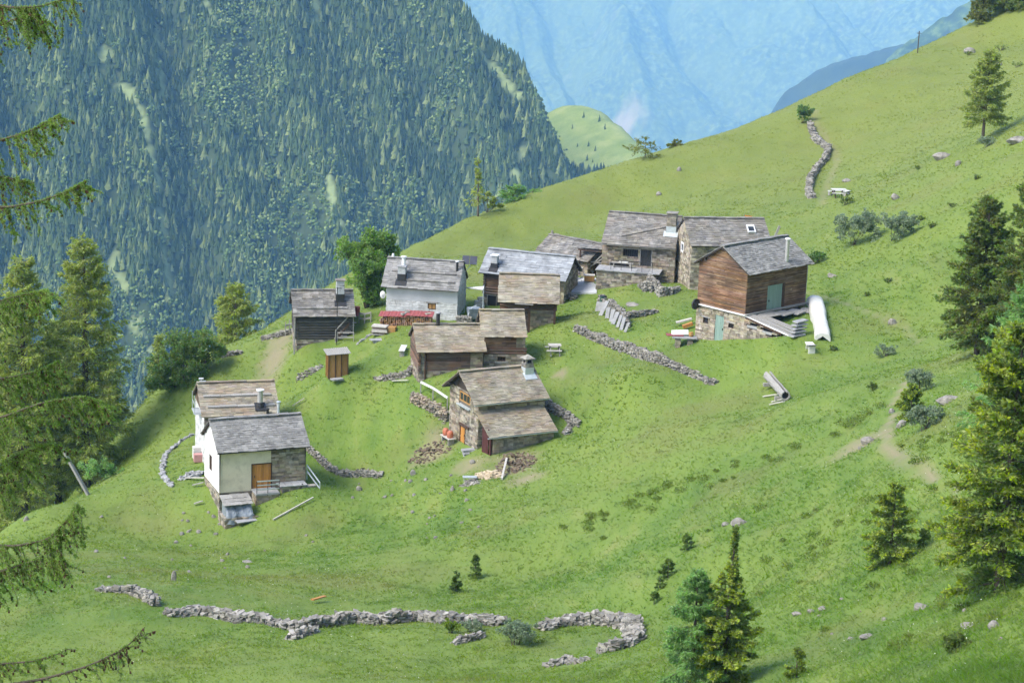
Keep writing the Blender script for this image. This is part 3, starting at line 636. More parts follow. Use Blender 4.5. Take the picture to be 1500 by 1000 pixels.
# ---- blackened log barn
h = House('log_barn', 'blackened log barn with a tall louvred chimney beside the leafy tree', 'barn', (-18.54,168.00,-39.87,.1833,5.32,2.67,1.67), .38, .45, seed=4)
zs = h.F(437, 497)[1]; h.core('wall')
h.clad('F', 'stone', z1=zs); h.clad('L', 'stone', z1=zs); h.clad('R', 'stone', z1=zs); h.clad('B', 'stone', z1=zs)
for f in 'FLRB': h.clad(f, 'log', part='log_wall', z0=zs)
h.finish({'wall': [M['stone'], M['deck']], 'log_wall': M['log']})
h.roof(M['roof_dark'], ex=.22, jit=.02); h.ledge([(h.K(436, 452)[0], h.K(510, 452)[0], .27)])
h.chimney(498, 438, 410, .62, M['concrete'], M['roof_dark'], dark=.5)
m = MB(); p = h.K(498, 438)
for z in (.82, 1.02, 1.22): m.box((p[0], p[1], p[2]+z), (.66, .66, .07))
h.part('louvre', m, M['black'])
m = MB(); m.box((h.x0-.2, h.y0-.1, (h.ze+h.zb)/2-.1), (.12, .12, h.ze-h.zb-.2)); h.part('corner_post', m, M['grey_wood'])
H3 = h
# ---- lime washed house
h = House('limewashed_house', 'tall lime washed house with one small orange shutter and firewood stacked along its front', 'house', (-11.31,170.00,-37.42,-.1195,6.66,2.87,1.95), .42, .45, ogr=.12, seed=5)
wn = h.hole('F', (626.8, 443.5), (638.5, 453.5)); zp = h.F(600, 440)[1]; h.core()
h.clad('F', 'white', z1=zp, holes=[wn]); h.clad('F', 'plaster', part='plaster_band', z0=zp)
h.clad('L', 'white'); h.clad('R', 'white'); h.clad('B', 'white')
h.finish({'wall': [M['white_stone'], M['mortar']], 'plaster_band': M['grey_plaster']})
h.roof(M['roof'], ex=.22, th=.04); h.ledge([(h.K(574, 399)[0], h.K(668, 402)[0], .52), (h.K(590, 412)[0], h.K(666, 416)[0], .24)], M['roof_dark'])
h.window('F', wn, M['dark_wood'], M['rust_wood'], bars=1, label='small window closed by an orange shutter'); h.lintel('F', wn, M['grey_wood'])
h.chimney(589, 407, 390, .62, M['concrete'], M['slate'], dark=.4, capw=.08); h.chimney(591, 402, 376, .34, M['white_metal'], M['white_metal'], 'pipe', name='flue_pipe'); h.chimney(669.5, 396, 383, .22, M['black'], M['white_metal'], 'pipe', name='vent_pipe')
m = MB(); b0 = h.loc(np.array(ray(688, 381))*172.5); g0 = np.array([h.x1+.05, b0[1], b0[2]-.5])
for i in (0, 1):
    m.boxes([b0+np.array([-.33+.66*i, 0, 0])], (.31, 0, 0), (0, .2, .33), (0, -.03, .02))
m.bar(g0, b0+np.array([-.3, 0, -.1]), .05, mi=1); m.bar(g0+np.array([0, 0, -.7]), b0+np.array([.3, .05, -.1]), .05, mi=1); h.part('solar_panel', m, [M['solar'], M['zinc']])
m = MB(); a = np.linspace(0, 2*math.pi, 17)[:-1]; cx = np.array([h.x0-.35, h.y0+.1, h.F(562, 432)[1]])
m.raw([cx+np.array([-.05, -.12, 0])]+[cx+np.array([.06*math.cos(t), 0, 0])+np.array([.17*math.cos(t), -.0, .34*math.sin(t)]) for t in a], [(0, 1+i, 1+(i+1) % 16) for i in range(16)]); m.bar(cx+np.array([.05, .05, 0]), cx+np.array([.4, .1, 0]), .05); h.part('satellite_dish', m, M['white_metal'])
m = MB(); q = (h.x0+.05, 0, h.ze+h.h+.1); m.tube([q, (q[0], q[1], q[2]+.3)], [.12, .09], 8); h.part('ridge_stone', m, M['white_metal'])
H4 = h
# ---- long silvery roof behind
h = House('silver_roofed_house', 'long house with silvery slab roof, white capped chimney and reddish boards at its left end', 'house', (-3.14,174.00,-36.72,-.3051,7.95,2.56,1.63), .4, .5, ogr=.3, seed=6)
h.core(); z1 = h.F(718, 420)[1]; z2 = h.F(718, 431)[1]; xe = 2.2
for f in 'RB': h.clad(f, 'stone')
h.clad('F', 'stone', s0=xe); h.clad('L', 'log', part='log_wall', z0=z2); h.clad('L', 'stone', z1=z2)
h.clad('F', 'plank', part='board_wall', s1=xe, z0=z1); h.clad('F', 'log', part='log_wall', s1=xe, z0=z2, z1=z1); dk = (.3, xe-.2, h.F(718, 452)[1], z2-.05); h.clad('F', 'stone', s1=xe, z1=z2, holes=[dk])
h.finish({'wall': ST, 'board_wall': M['plank'], 'log_wall': M['old_plank']})
h.window('F', dk, M['grey_wood'], M['dark_void'], bars=1, name='stable_opening')
h.roof(M['roof_pale'], ex=.3, th=.045, wl=.4, wh=1.0); h.chimney(725, 389, 374, .5, M['concrete'], M['white_metal'], dark=.25, capw=.1)
H5 = h
# ---- brown roofed barn in front of it
h = House('open_barn', 'square barn with brown slab roof over dark posts, in front of the silvery roofed house', 'barn', (-1.28,162.00,-36.57,-.0028,5.02,2.89,1.75), .3, .9, seed=7)
h.core(); xm = h.F(776, 470)[0]-h.x0
for f in 'RB': h.clad(f, 'stone')
h.clad('L', 'plank', part='board_wall', z0=h.ze-1.0); h.clad('L', 'stone', z1=h.ze-1.0)
zt = h.ze-.75; h.clad('F', 'stone', s0=xm, z1=zt); h.clad('F', 'log', part='beam_wall', z0=zt); h.clad('F', 'plank', part='beam_wall', s1=xm)
h.finish({'wall': ST, 'board_wall': M['old_plank'], 'beam_wall': M['old_plank']})
h.roof(M['roof_brown'], ex=.2, th=.035)
for px in (775.5, 812.5):
    m = MB(); x = h.F(px, 455)[0]; gzz = h.gz(x, -h.r+.25)-.3; m.box((x, -h.r+.3, (h.ze+gzz)/2), (.18, .18, h.ze-gzz)); h.part('post', m, M['dark_wood'])
m = MB(); m.box((0, -h.r+.3, h.ze-.05), (h.L-.5, .18, .2)); h.part('eave_beam', m, M['dark_wood'])
m = MB(); a = h.K(756, 443.5); m.boxes([(a[0]+.65, -h.r-.1, h.ze-.05)], (.75, 0, -.02), (0, .09, 0), (0, 0, .03)); h.part('loose_board', m, M['grey_wood'])
H6 = h
# ---- small barn and its long neighbour
h = House('small_barn', 'small square barn with reddish upper boards above stone, right of the long low barn', 'barn', (-2.39,153.50,-37.43,.1217,3.59,2.42,1.51), .3, .4, ogr=.1, seed=8)
h.core(); z1 = h.F(740, 509)[1]; z2 = h.F(740, 519)[1]; wn = h.hole('F', (728.5, 521), (740.5, 529))
for f in 'LRB': h.clad(f, 'stone')
h.clad('F', 'plank', part='board_wall', z0=z1, s1=2.5); h.clad('F', 'stone', z0=z1, s0=2.5); h.clad('F', 'log', part='beam_wall', z0=z2, z1=z1); h.clad('F', 'stone', z1=z2, holes=[wn])
h.finish({'wall': ST, 'board_wall': M['plank'], 'beam_wall': M['old_plank']})
h.roof(M['roof_brown'], ex=.17, th=.03); h.window('F', wn, M['dark_wood'], M['dark_void'], bars=2); h.lintel('F', wn, M['grey_wood'], below=True)
H7 = h
h = House('long_barn', 'long low barn with brown slab roof and dark boards, behind the house with pale gutters', 'barn', (-7.26,152.00,-38.50,.1806,5.46,2.79,1.50), .25, .4, seed=9)
h.core(); z1 = h.F(650, 543)[1]; xm = h.F(689, 530)[0]-h.x0; xc = h.F(624, 530)[0]-h.x0
for f in 'RB': h.clad(f, 'stone')
h.clad('L', 'log', part='log_wall', z0=h.ze-1.6); h.clad('L', 'stone', z1=h.ze-1.6); h.clad('F', 'stone', z1=z1); h.clad('F', 'stone', s1=xc-.1, z0=z1); h.clad('F', 'plank', part='board_wall', s0=xc, s1=xm, z0=z1); h.clad('F', 'stone', s0=xm, z0=z1)
h.finish({'wall': ST, 'board_wall': M['old_plank'], 'log_wall': M['old_plank']})
h.roof(M['roof_brown'], ex=.165, th=.03)
m = MB(); gzz = h.zb; m.tube([(h.x0+xc-.05, h.y0-.05, gzz), (h.x0+xc-.05, h.y0-.05, h.ze-.1)], .07, 8); h.part('corner_post', m, M['dark_wood'])
sh = (xm-1.15, xm-.75, h.F(670, 529)[1], h.F(670, 523)[1]); h.window('F', (sh[0], sh[1], *sorted(sh[2:])), M['dark_wood'], M['dark_void'], bars=0, depth=.06)
h.chimney(641.5, 475, 458, .3, M['black'], M['slate'], 'pipe', name='flue_pipe')
H8 = h
# ---- gabled house with gutters and a lean-to, in the middle
h = House('gabled_house', 'gabled stone house with pale gutters, lean-to roof and orange door, mid slope', 'house', (-2.54,143.00,-40.00,.4802,6.18,2.82,1.76), .55, .4, ogr=.2, seed=10)
h.core(); lo = h.hole2('G', 681, 585, 1.9, 1.05); dr = h.hole2('G', 678, 636, .8, 1.25); zg = h.G(680, 571)[1]
h.clad('L', 'stone', z1=zg, holes=[lo, dr]); h.clad('L', 'thin', part='gable_board', z0=zg)
for f in 'FRB': h.clad(f, 'stone')
h.finish({'wall': ST, 'gable_board': M['deck']})
h.roof(M['roof_brown'], ex=.16, th=.03)
o_, d_, n_, LL, tf = h.face('L')
lw = (lo[0]+.05, lo[1]-.05, lo[2]+.28, lo[3]-.05); h.window('L', lw, M['rust_wood'], M['glass'], bars=2, fw=.09, label='loft window with brown frames behind a pale sill')
m = MB(); m.boxes([o_+d_*(lo[0]+lo[1])/2+n_*.04+np.array([0, 0, lo[2]])], d_*((lo[1]-lo[0])/2+.1), n_*.16, (0, 0, .04)); h.part('sill', m, M['zinc'])
h.door('L', dr, M['orange_wood'], label='orange door under a dark lintel', fr=M['dark_wood']); h.lintel('L', (dr[0]-.5, dr[1], dr[2], dr[3]), M['dark_wood'], t=.2, out=.08)
h.gutter(M['zinc']); h.chimney(772.5, 543, 530, .62, M['fieldstone'], M['fieldstone'], dark=.31, capw=.12, pot=True)
# lean-to in front
yl = h.y0-1.75; p = h.loc(np.array(ray(716.8, 641.3))*141.3); zl = p[2]; pr = h.loc(np.array(ray(815.5, 630))*144.0); x0l, x1l = p[0]-.02, pr[0]; yE = min(p[1], h.y0-1.6); zR = h.F(716, 601)[1]; k = (zR-zl)/(h.y0-yE)
m = MB(); h.slope(m, x0l, x1l, yE, zl, h.y0-.03, zR, 0, .16, .03, .28, .6, .012); h.part('lean_to_roof', m, [M['roof_brown'], M['deck']])
m = MB(); q = House.__new__(House); zb = h.zb-.6; wx0, wx1, wy = x0l+.2, x1l-.15, yE+.3
m.raw([(wx0+.08, wy+.08, zb), (wx1-.08, wy+.08, zb), (wx1-.08, wy+.08, zl+.3*k-.1), (wx0+.08, wy+.08, zl+.3*k-.1), (wx1-.08, h.y0, zb), (wx1-.08, h.y0, zR-.15)], [(0, 1, 2, 3), (1, 4, 5, 2)], 1)
sv = (h.x0, h.x1, h.y0, h.y1, h.ze, h.h, h.r, h.zb); mbs = h.mbs; h.mbs = {'lean_to_wall': m}
h.x0, h.x1, h.y0, h.zb = wx0, wx1, wy, zb; tp = h.top; h.top = lambda y: zl+.3*k-.1
h.clad('F', 'stone', part='lean_to_wall', s0=.28); h.top = lambda y: zl+(y-yE)*k-.1
r = h.rg
for x, sg in ((wx1, 1),):
    z = zb
    while z < zR-.2:
        for y in np.arange(wy+.2, sv[2], .4):
            if z+.1 < zl+(y-yE)*k-.12: m.boxes([(x-.02, y, z+.09)], (.06, 0, 0), (0, .19, 0), (0, 0, .08), 0, .014, r)
        z += .18
m.build('lean_to_wall', ST, h.root); h.mbs = mbs
h.x0, h.x1, h.y0, h.y1, h.ze, h.h, h.r, h.zb = sv; del h.top
m = MB(); m.boxes([(wx0+.13, wy+.1, (zb+zl)/2)], (.05, 0, 0), (0, .1, 0), (0, 0, (zl-zb)/2)); m.boxes([(wx0+.05, wy+.75, (zb+zl)/2+.25)], (.03, 0, 0), (0, .5, 0), (0, 0, (zl-zb)/2+.2)); lv = m.build('lean_to_door', [mat('oxblood_paint', [(.05, .018, .016), (.085, .03, .026)], 3)], h.root); lv['label'] = 'dark red side door of the lean-to'
h.gutter(M['zinc'], x0l-.1, x1l, yE-.05, zl-.02, name='lean_to_gutter')
H9 = h
# ---- low roof at the back
h = House('ruined_barn', 'low barn with rough slab roof at the back, half hidden by the silvery roof', 'barn', (1.68,183.00,-36.53,-.6746,6.18,2.21,1.35), .25, .3, seed=11)
h.core(); 
for f in 'FLRB': h.clad(f, 'stone')
h.finish({'wall': ST}); h.roof(M['roof_dark'], ex=.28, th=.06, wl=.35, wh=.9, jit=.03)
m = MB(); q = (h.x0+.05, 0, h.ze+h.h+.1); m.tube([q, (q[0], q[1], q[2]+.35)], [.16, .08], 8); h.part('ridge_stone', m, M['fieldstone'])
H10 = h
# ---- terrace house
h = House('terrace_house', 'grey stone house with a dark doorway and barred window above a walled terrace', 'house', (7.43,175.00,-33.92,-.1951,6.50,3.66,2.15), .05, .45, seed=12)
h.core(); wn = h.hole('F', (913, 364), (934.5, 377.5)); dr = h.hole('F', (939, 364.5), (953.5, 390)); lo = h.hole('F', (893, 383.5), (922, 394))
h.clad('F', 'stone', holes=[wn, dr, lo])
for f in 'LRB': h.clad(f, 'stone')
h.finish({'wall': ST}); h.roof(M['roof_dark'], ex=.24, th=.045)
h.window('F', wn, M['black'], M['dark_void'], bars=6, fw=.04, label='wide barred window'); h.door('F', dr, M['black'], label='black doorway', fr=M['grey_wood']); h.window('F', lo, M['grey_wood'], M['dark_void'], bars=0, name='cellar_opening')
h.lintel('F', wn, M['grey_wood'], t=.1); h.gutter(M['grey_wood']); h.chimney(984, 336, 312, .78, M['stone'], M['fieldstone'], dark=.31, capw=.12)
m = MB(); a = h.K(910, 346); b = h.K(975, 333); 
for t in np.linspace(0, 1, 9)[:-1]:
    p = a+(b-a)*(t+.06); m.boxes([p+np.array([0, 0, .06])], ((b-a)[0]/17, (b-a)[1]/17, (b-a)[2]/17), (-.02, .10, .10*h.k), (0, -.02, .05), 0, .01, h.rg)
h.part('slab_ridge', m, M['roof_dark'])
H11 = h
# ---- rear right stone house with gable window
h = House('tall_stone_house', 'tall rubble stone house with a white framed gable window and a skylight', 'house', (14.80,170.00,-32.91,.1617,7.15,3.22,1.81), .15, .35, seed=13)
h.core(); wn = h.hole2('G', 1000, 362, .95, .85); h.clad('L', 'stone', holes=[wn])
for f in 'FRB': h.clad(f, 'stone')
h.finish({'wall': [mat('ochre_rubble', [(.3, (.16, .135, .10)), (.5, (.30, .26, .19)), (.7, (.42, .38, .30))], 2.2, island=.4, hue=.025, bump=.6, bscale=14), M['mortar']]}); h.roof(M['roof_dark'], ex=.24, th=.045)
w = h.window('L', wn, M['white_metal'], M['glass'], bars=0, fw=.13, depth=.05)
p = h.K(1100, 337); m = MB(); nn = np.array([0, -h.h, h.r])/math.hypot(h.h, h.r); up = np.array([0, h.r, h.h])/math.hypot(h.h, h.r)
for c, sx, su in ((up*.42, .34, .12), (-up*.36, .34, .04), (np.array([.3, 0, 0]), .04, .45), (np.array([-.3, 0, 0]), .04, .45)): m.boxes([p+c+nn*.1], (sx, 0, 0), up*su, nn*.07)
s_ = m.build('skylight', [M['white_metal']], h.root); m = MB(); m.boxes([p+nn*.1], (.28, 0, 0), up*.38, nn*.03); m.build('pane', [M['glass']], s_)
H12 = h
# ---- brown boarded house
h = House('boarded_house', 'brown boarded house with grey green doors on a tall stone base, rightmost of the hamlet', 'house', (17.52,150.00,-31.07,.7713,7.81,2.78,1.71), .3, .38, seed=14)
zb = h.F(1091, 461)[1]; h.core(); dr = h.hole('F', (1125, 418.5), (1143.5, 459)); 
h.clad('F', 'thin', part='board_wall', z0=zb, holes=[dr]); h.clad('L', 'thin', part='board_wall', z0=zb); h.clad('R', 'thin', part='board_wall', z0=zb); h.clad('B', 'thin', part='board_wall', z0=zb)
dg = h.hole2('G', 1053.5, 481, .85, 2.0); w1 = h.hole2('G', 1034, 468.5, .52, .42); w2 = h.hole2('G', 1071, 476.5, .52, .42)
h.clad('L', 'stone', z1=zb-.05, holes=[dg, w1, w2]); h.clad('F', 'stone', z1=zb-.05); h.clad('R', 'stone', z1=zb-.05); h.clad('B', 'stone', z1=zb-.05)
h.finish({'wall': [mat('warm_rubble', [(.3, (.16, .135, .10)), (.5, (.29, .25, .185)), (.7, (.40, .36, .29))], 2.2, island=.38, hue=.025, bump=.6, bscale=14), M['mortar']], 'board_wall': M['plank']}); h.roof(M['roof'], ex=.2, th=.035, wl=.25, wh=.5)
h.door('F', dr, M['green_paint'], label='grey green door in the boarded front'); h.door('L', dg, M['green_paint'], name='cellar_door', label='narrow grey green door in the stone base')
h.window('L', w1, M['dark_wood'], M['dark_void'], bars=0, fw=.03); h.window('L', w2, M['dark_wood'], M['dark_void'], bars=0, fw=.03)
for w_ in (w1, w2): h.lintel('L', w_, M['slate'], t=.06)
m = MB(); o_, d_, n_, LL, tf = h.face('F'); m.boxes([o_+d_*(dr[1]+.13)+n_*.03+np.array([0, 0, (dr[2]+dr[3])/2+.05])], d_*.11, n_*.04, (0, 0, (dr[3]-dr[2])/2-.05)); h.part('open_shutter', m, M['dark_wood'])
h.chimney(1152, 382, 350, .3, M['steel'], M['white_metal'], 'pipe')
m = MB(); m.boxes([o_+d_*(LL/2)+n_*.08+np.array([0, 0, zb+.0])], d_*(LL/2+.1), n_*.16, (0, 0, .05)); h.part('floor_beam', m, M['grey_wood'])
h.downpipe(h.x1-.06, h.y0-.07, h.gz(h.x1, h.y0)-.1, h.ze-.1, M['steel'], .035)
ol, dl_, nl, Ll, tl = h.face('L'); m = MB(); m.boxes([ol+dl_*(Ll/2)+nl*.06+np.array([0, 0, zb-.03])], dl_*(Ll/2+.1), nl*.12, (0, 0, .035)); h.part('sill_flashing', m, M['white_metal'])
H13 = h
# ---- outhouse
po = ground(493, 548); th = .30
hut = empty('outhouse', po, th, 'little ochre board outhouse with a sloping corrugated roof, alone on the grass', 'outhouse')
g1 = MB(); r = np.random.default_rng(15); Wd, Dp, Hh = 1.55, 1.2, 1.75
for f, (cx, cy, dx, dy, nn_) in {'F': (0, -Dp/2, 1, 0, Wd), 'B': (0, Dp/2, 1, 0, Wd), 'L': (-Wd/2, 0, 0, 1, Dp), 'R': (Wd/2, 0, 0, 1, Dp)}.items():
    n = int(nn_/.13)
    for i in range(n):
        t = -nn_/2+(i+.5)*nn_/n; g1.boxes([(cx+dx*t, cy+dy*t, Hh/2-.1)], (dx*nn_/n/2*.93+.012*dy, dy*nn_/n/2*.93+.012*dx, 0), (dy*.014, dx*.014, 0), (0, 0, Hh/2+.1))
g1.build('wall', [M['rust_wood']], hut)
g2 = MB()
for x in (-Wd/2, -.24, .24, Wd/2): g2.box((x, -Dp/2-.03, Hh/2-.1), (.07, .05, Hh+.2))
g2.build('post', [M['dark_wood']], hut)
g3 = MB(); xx = np.linspace(-Wd/2-.2, Wd/2+.2, 40); zz = Hh+.12+.02*np.sin(xx*42)-0*xx
V = [(x, y, z+(y)*.06+x*.05) for y in (-Dp/2-.25, Dp/2+.2) for x, z in zip(xx, zz)]+[(x, y, z+.03+(y)*.06+x*.05) for y in (-Dp/2-.25, Dp/2+.2) for x, z in zip(xx, zz)]
g3.raw(V, [(i, i+1, 41+i, 40+i) for i in range(39)]+[(80+i, 120+i, 121+i, 81+i) for i in range(39)]+[(i, 80+i, 81+i, i+1) for i in range(39)]); g3.box((0, 0, Hh+.03), (Wd+.1, Dp+.1, .06))
g3.build('roof', [M['grey_wood']], hut)
g4 = MB(); g4.box((-.2, -Dp/2-.5, -.12), (.9, .6, .16), .2, 0, .04); g4.build('door_step', [M['slate']], hut)
# ------------------------------------------------------------------ vegetation builders
def unit(v): return v/(np.linalg.norm(v, axis=-1, keepdims=True)+1e-9)
def leafquads(mb, P, D, L, W, r, mi=0, flat=0.0):
    """rhombic sprays at P pointing along D, length L, half width W, rolled at random"""
    N = len(P); D = unit(D); up = r.normal(size=(N, 3)); 
    if flat: up = up*(1-flat)+np.array([0, 0, 1.0])*flat*2
    S = unit(np.cross(D, up)); L = np.broadcast_to(L, (N,))[:, None]; W = np.broadcast_to(W, (N,))[:, None]
    mb.quads(np.stack([P, P+D*L*.45+S*W, P+D*L, P+D*L*.5-S*W], 1), mi)
def conifer(name, label, cat, base, H, R, crown, bark='bark', seed=1, kind='spruce', dens=1.0, h0=.06, leaf=.16, lean=(0, 0), group=None, tip=None, prof=None, gap=0.0, top=.98):
    r = np.random.default_rng(seed); base = np.array(base, float); root = empty(name, base, 0, label, cat, group)
    ax = lambda t: np.stack([lean[0]*t**1.6*H, lean[1]*t**1.6*H, t*H], -1)
    m = MB(); tt = np.linspace(0, .97, 9); pts = ax(tt); pts[0, 2] -= .5; m.tube(pts, .018*H*(1-tt)**.85+.012, 8); m.build('trunk', [M[bark]], root, smooth=True)
    nb = int(H*(16 if kind == 'spruce' else 13)*dens**.5); t = h0+(top-h0)*np.sort(r.random(nb))**(.9); az = r.random(nb)*2*math.pi
    u = (t-h0)/(1-h0)
    if prof is None: pr = (1-u)**(.8) if kind == 'spruce' else (1-u)**.75*np.clip((u+.12)/.3, .35, 1)
    else: pr = np.interp(u, prof[0], prof[1])
    Lb = R*pr*r.uniform(.62, 1.15, nb)+.05*R; keep = r.random(nb) > gap*(.5+.5*np.sin(az*2+t*9)); t, az, Lb, u = t[keep], az[keep], Lb[keep], u[keep]; nb = len(t)
    el = (R_(28)*u-R_(12)*(1-u)) if kind == 'spruce' else (R_(35)*u-R_(4))
    el = el+r.normal(0, .12, nb)
    dr = np.stack([np.cos(az)*np.cos(el), np.sin(az)*np.cos(el), np.sin(el)], -1); droop = (-.30 if kind == 'spruce' else -.18)*(1-u*.7)
    O = ax(t); m = MB(); bm = MB()
    bp = lambda i, s: O[i]+dr[i]*(s*Lb[i])[:, None]+np.stack([0*s, 0*s, droop[i]*Lb[i]*s**2+(.18 if kind == 'spruce' else .1)*Lb[i]*s**3], -1)
    for i in range(nb):
        if Lb[i] > .5:
            s = np.linspace(0, .9, 4); bm.tube(bp(np.full(4, i), s), (.010*Lb[i]+.008)*(1-s*.8), 4, caps=False)
    ns = np.maximum(3, (Lb/(leaf*1.0)*2.5*dens).astype(int)); i = np.repeat(np.arange(nb), ns); s = r.random(len(i))**.75*.97+.04; P = bp(i, s); T_ = unit(bp(i, np.minimum(s+.05, 1.05))-P)
    side = unit(np.cross(T_, np.array([0, 0, 1.0])))*r.choice([-1, 1], len(i))[:, None]
    # twigs either side of the bough, each carrying a few sprays
    tl = Lb[i]*(.34*(1-s)+.07)*r.uniform(.6, 1.2, len(i)); D = unit(T_*.75+side*r.uniform(.25, 1.0, len(i))[:, None]+np.array([0, 0, 1.])*r.normal(-.05 if kind == 'spruce' else -.35, .22, len(i))[:, None])
    k = 6; q = np.tile(np.linspace(.0, 1, k), len(i)); j = np.repeat(np.arange(len(i)), k)
    PP = P[j]+D[j]*(tl[j]*q)[:, None]+np.array([0, 0, 1.])*(-.12*tl[j]*q**2)[:, None]+r.normal(0, leaf*.12, (len(j), 3))
    DD = unit(D[j]+r.normal(0, .45, (len(j), 3))+np.array([0, 0, -.10 if kind == 'spruce' else -.25]))
    ll = leaf*r.uniform(.7, 1.3, len(j)); outer = (s[j] > .50) & (q > .2) if tip else np.zeros(len(j), bool)
    w = .22 if kind == 'spruce' else .14; ll = ll*1.05; DD = unit(DD)
    leafquads(m, PP[~outer], DD[~outer], ll[~outer], ll[~outer]*w, r, 0, .3)
    if tip: leafquads(m, PP[outer], DD[outer]+np.array([0, 0, .15]), ll[outer]*.95, ll[outer]*w*1.05, r, 1, .25)
    # leader
    z = np.linspace(.86, 1.0, 22); leafquads(m, ax(z), r.normal(size=(22, 3))*.6+np.array([0, 0, .9]), leaf*.8, leaf*.16, r, 1 if tip else 0)
    m.build('crown', [M[crown]]+([M[tip]] if tip else []), root)
    if bm.n: bm.build('limb', [M[bark]], root)
    return root
def leafy(name, label, cat, base, blobs, crown, seed=1, n=6000, leaf=.13, stems=((0, 0, .1),), bark='bark', group=None, hollow=.35, crown2=None):
    """broadleaved tree or shrub: stems forking to irregular leaf masses (dx,dy,dz,rx,ry,rz)"""
    r = np.random.default_rng(seed); base = np.array(base, float); root = empty(name, base, 0, label, cat, group); m = MB(); tr = MB(); B = np.array(blobs, float)
    vol = np.prod(B[:, 3:], 1)**.72; cnt = np.maximum(20, (n*vol/vol.sum()).astype(int))
    for b, c in zip(B, cnt):
        # each mass is made of sub-clumps so that its outline breaks up and gaps open
        nc = max(5, int(c/55)); cd = unit(r.normal(size=(nc, 3))); cc = b[:3]+cd*b[3:]*(r.random(nc)**.45)[:, None]*r.uniform(.75, 1.12, nc)[:, None]; cs = np.mean(b[3:])*r.uniform(.14, .34, nc)
        i = r.integers(0, nc, c); d = unit(r.normal(size=(c, 3))); P = cc[i]+d*(cs[i]*(r.random(c)**.4))[:, None]*np.array([1, 1, .75])
        D = unit(d*.7+r.normal(0, .6, (c, 3))+np.array([0, 0, -.15])); l = leaf*r.uniform(.6, 1.35, c)
        k = r.random(c) < (.35 if crown2 else 0)
        leafquads(m, P[~k], D[~k], l[~k], l[~k]*.33, r, 0)
        if crown2: leafquads(m, P[k], D[k], l[k], l[k]*.33, r, 1)
        s = stems[r.integers(0, len(stems))]; p0 = np.array([s[0], s[1], -.3]); mid = (p0*.45+b[:3]*.55)*np.array([.8, .8, 1]); rad = s[2]
        tr.tube([p0, p0*.6+mid*.4, mid, b[:3]], [rad, rad*.75, rad*.5, rad*.2], 7)
        for q in range(min(4, nc)): tr.tube([mid, (mid+cc[q])/2+r.normal(0, .05, 3), cc[q]], [rad*.42, rad*.25, rad*.08], 5, caps=False)
    tr.build('trunk', [M[bark]], root, smooth=True); m.build('crown', [M[crown]]+([M[crown2]] if crown2 else []), root)
    return root
def at(px, py, d=None):
    if d is None: return ground(px, py)
    q = ray(px, py)*d; return np.array([q[0], q[1], float(T(q[0], q[1]))])
def H_(base, px, pytop):            # height that reaches up to an image row
    return (ray(px, pytop)[2])*base[1]-base[2]
SC = lambda b: b[1]/FPX             # metres per pixel at a place

# right: the big spruces
b = at(1462, 868); g = conifer('spruce_tree', 'broad bushy spruce with bright yellow green tips, big in the right foreground', 'tree', b, H_(b, 1462, 470), 96*SC(b), 'spruce', seed=21, dens=2.0, leaf=.17, tip='spruce_tip', h0=.03, prof=([0, .1, .3, .6, .8, .92, 1], [.9, 1.0, 1.0, .88, .62, .35, .05]))
b = at(1492, 655); conifer('fir_tree', 'soft bluish green young larch between the yellow tipped spruce and the dark spruces', 'tree', b, H_(b, 1490, 405), 88*SC(b), 'fresh_larch', seed=22, kind='larch', dens=1.5, leaf=.2, h0=.04, prof=([0, .15, .5, .8, 1], [.9, 1, .75, .4, .04]))
b = at(1430, 522); conifer('spruce_tree', 'dark olive spruce showing its bare trunk foot, left of two dark ones', 'tree', b, H_(b, 1440, 290), 62*SC(b), 'dark_spruce', seed=23, dens=1.6, leaf=.24, h0=.10, tip='spruce', prof=([0, .08, .3, .6, .85, 1], [.75, 1.0, .92, .62, .40, .03]))
b = at(1508, 505); conifer('spruce_tree', 'dark olive spruce cut by the right picture edge, taller of two dark ones', 'tree', b, H_(b, 1508, 225), 62*SC(b), 'dark_spruce', seed=24, dens=1.6, leaf=.24, h0=.04, tip='spruce', prof=([0, .1, .3, .6, .85, 1], [.9, 1.0, .95, .72, .36, .03]))
b = at(1303, 826); conifer('spruce_tree', 'small dense spruce alone on the slope below the dirt path', 'tree', b, H_(b, 1300, 706), 40*SC(b), 'spruce', seed=25, dens=2.2, leaf=.13, h0=.02, tip='spruce_tip', prof=([0, .1, .35, .7, 1], [.8, 1, .85, .6, .1]))
b = at(1058, 1005); conifer('spruce_tree', 'slender spruce with yellowish tips in the bottom foreground, behind the soft young larch', 'tree', b, H_(b, 1070, 768), 52*SC(b), 'spruce', seed=26, dens=2.5, leaf=.13, h0=.02, tip='spruce_tip', prof=([0, .15, .4, .55, .66, .76, .86, 1], [.95, 1, .85, .58, .26, .07, .0, .0]), lean=(.02, 0))
b = at(1012, 1012); conifer('larch_tree', 'soft feathery young larch in the bottom foreground beside the slender spruce', 'tree', b, H_(b, 1018, 834), 58*SC(b), 'fresh_larch', seed=27, kind='larch', dens=3.2, leaf=.13, h0=.02, prof=([0, .2, .5, .8, 1], [1, .95, .72, .42, .05]))
b = at(1166, 992); conifer('spruce_tree', 'knee high spruce seedling right of the foreground larch and spruce pair', 'tree', b, H_(b, 1166, 950), 17*SC(b), 'spruce', seed=28, dens=3.5, leaf=.09, h0=.02, tip='spruce_tip', prof=([0, .3, .7, 1], [.9, 1, .6, .1]))
b = at(1395, 955); leafy('juniper_shrub', 'low yellowish bush among grass near the bottom right corner', 'shrub', b, [(0, 0, .35, .5, .45, .35), (.25, .1, .3, .4, .4, .28)], 'heath', seed=29, n=1500, leaf=.10, stems=((0, 0, .03),))
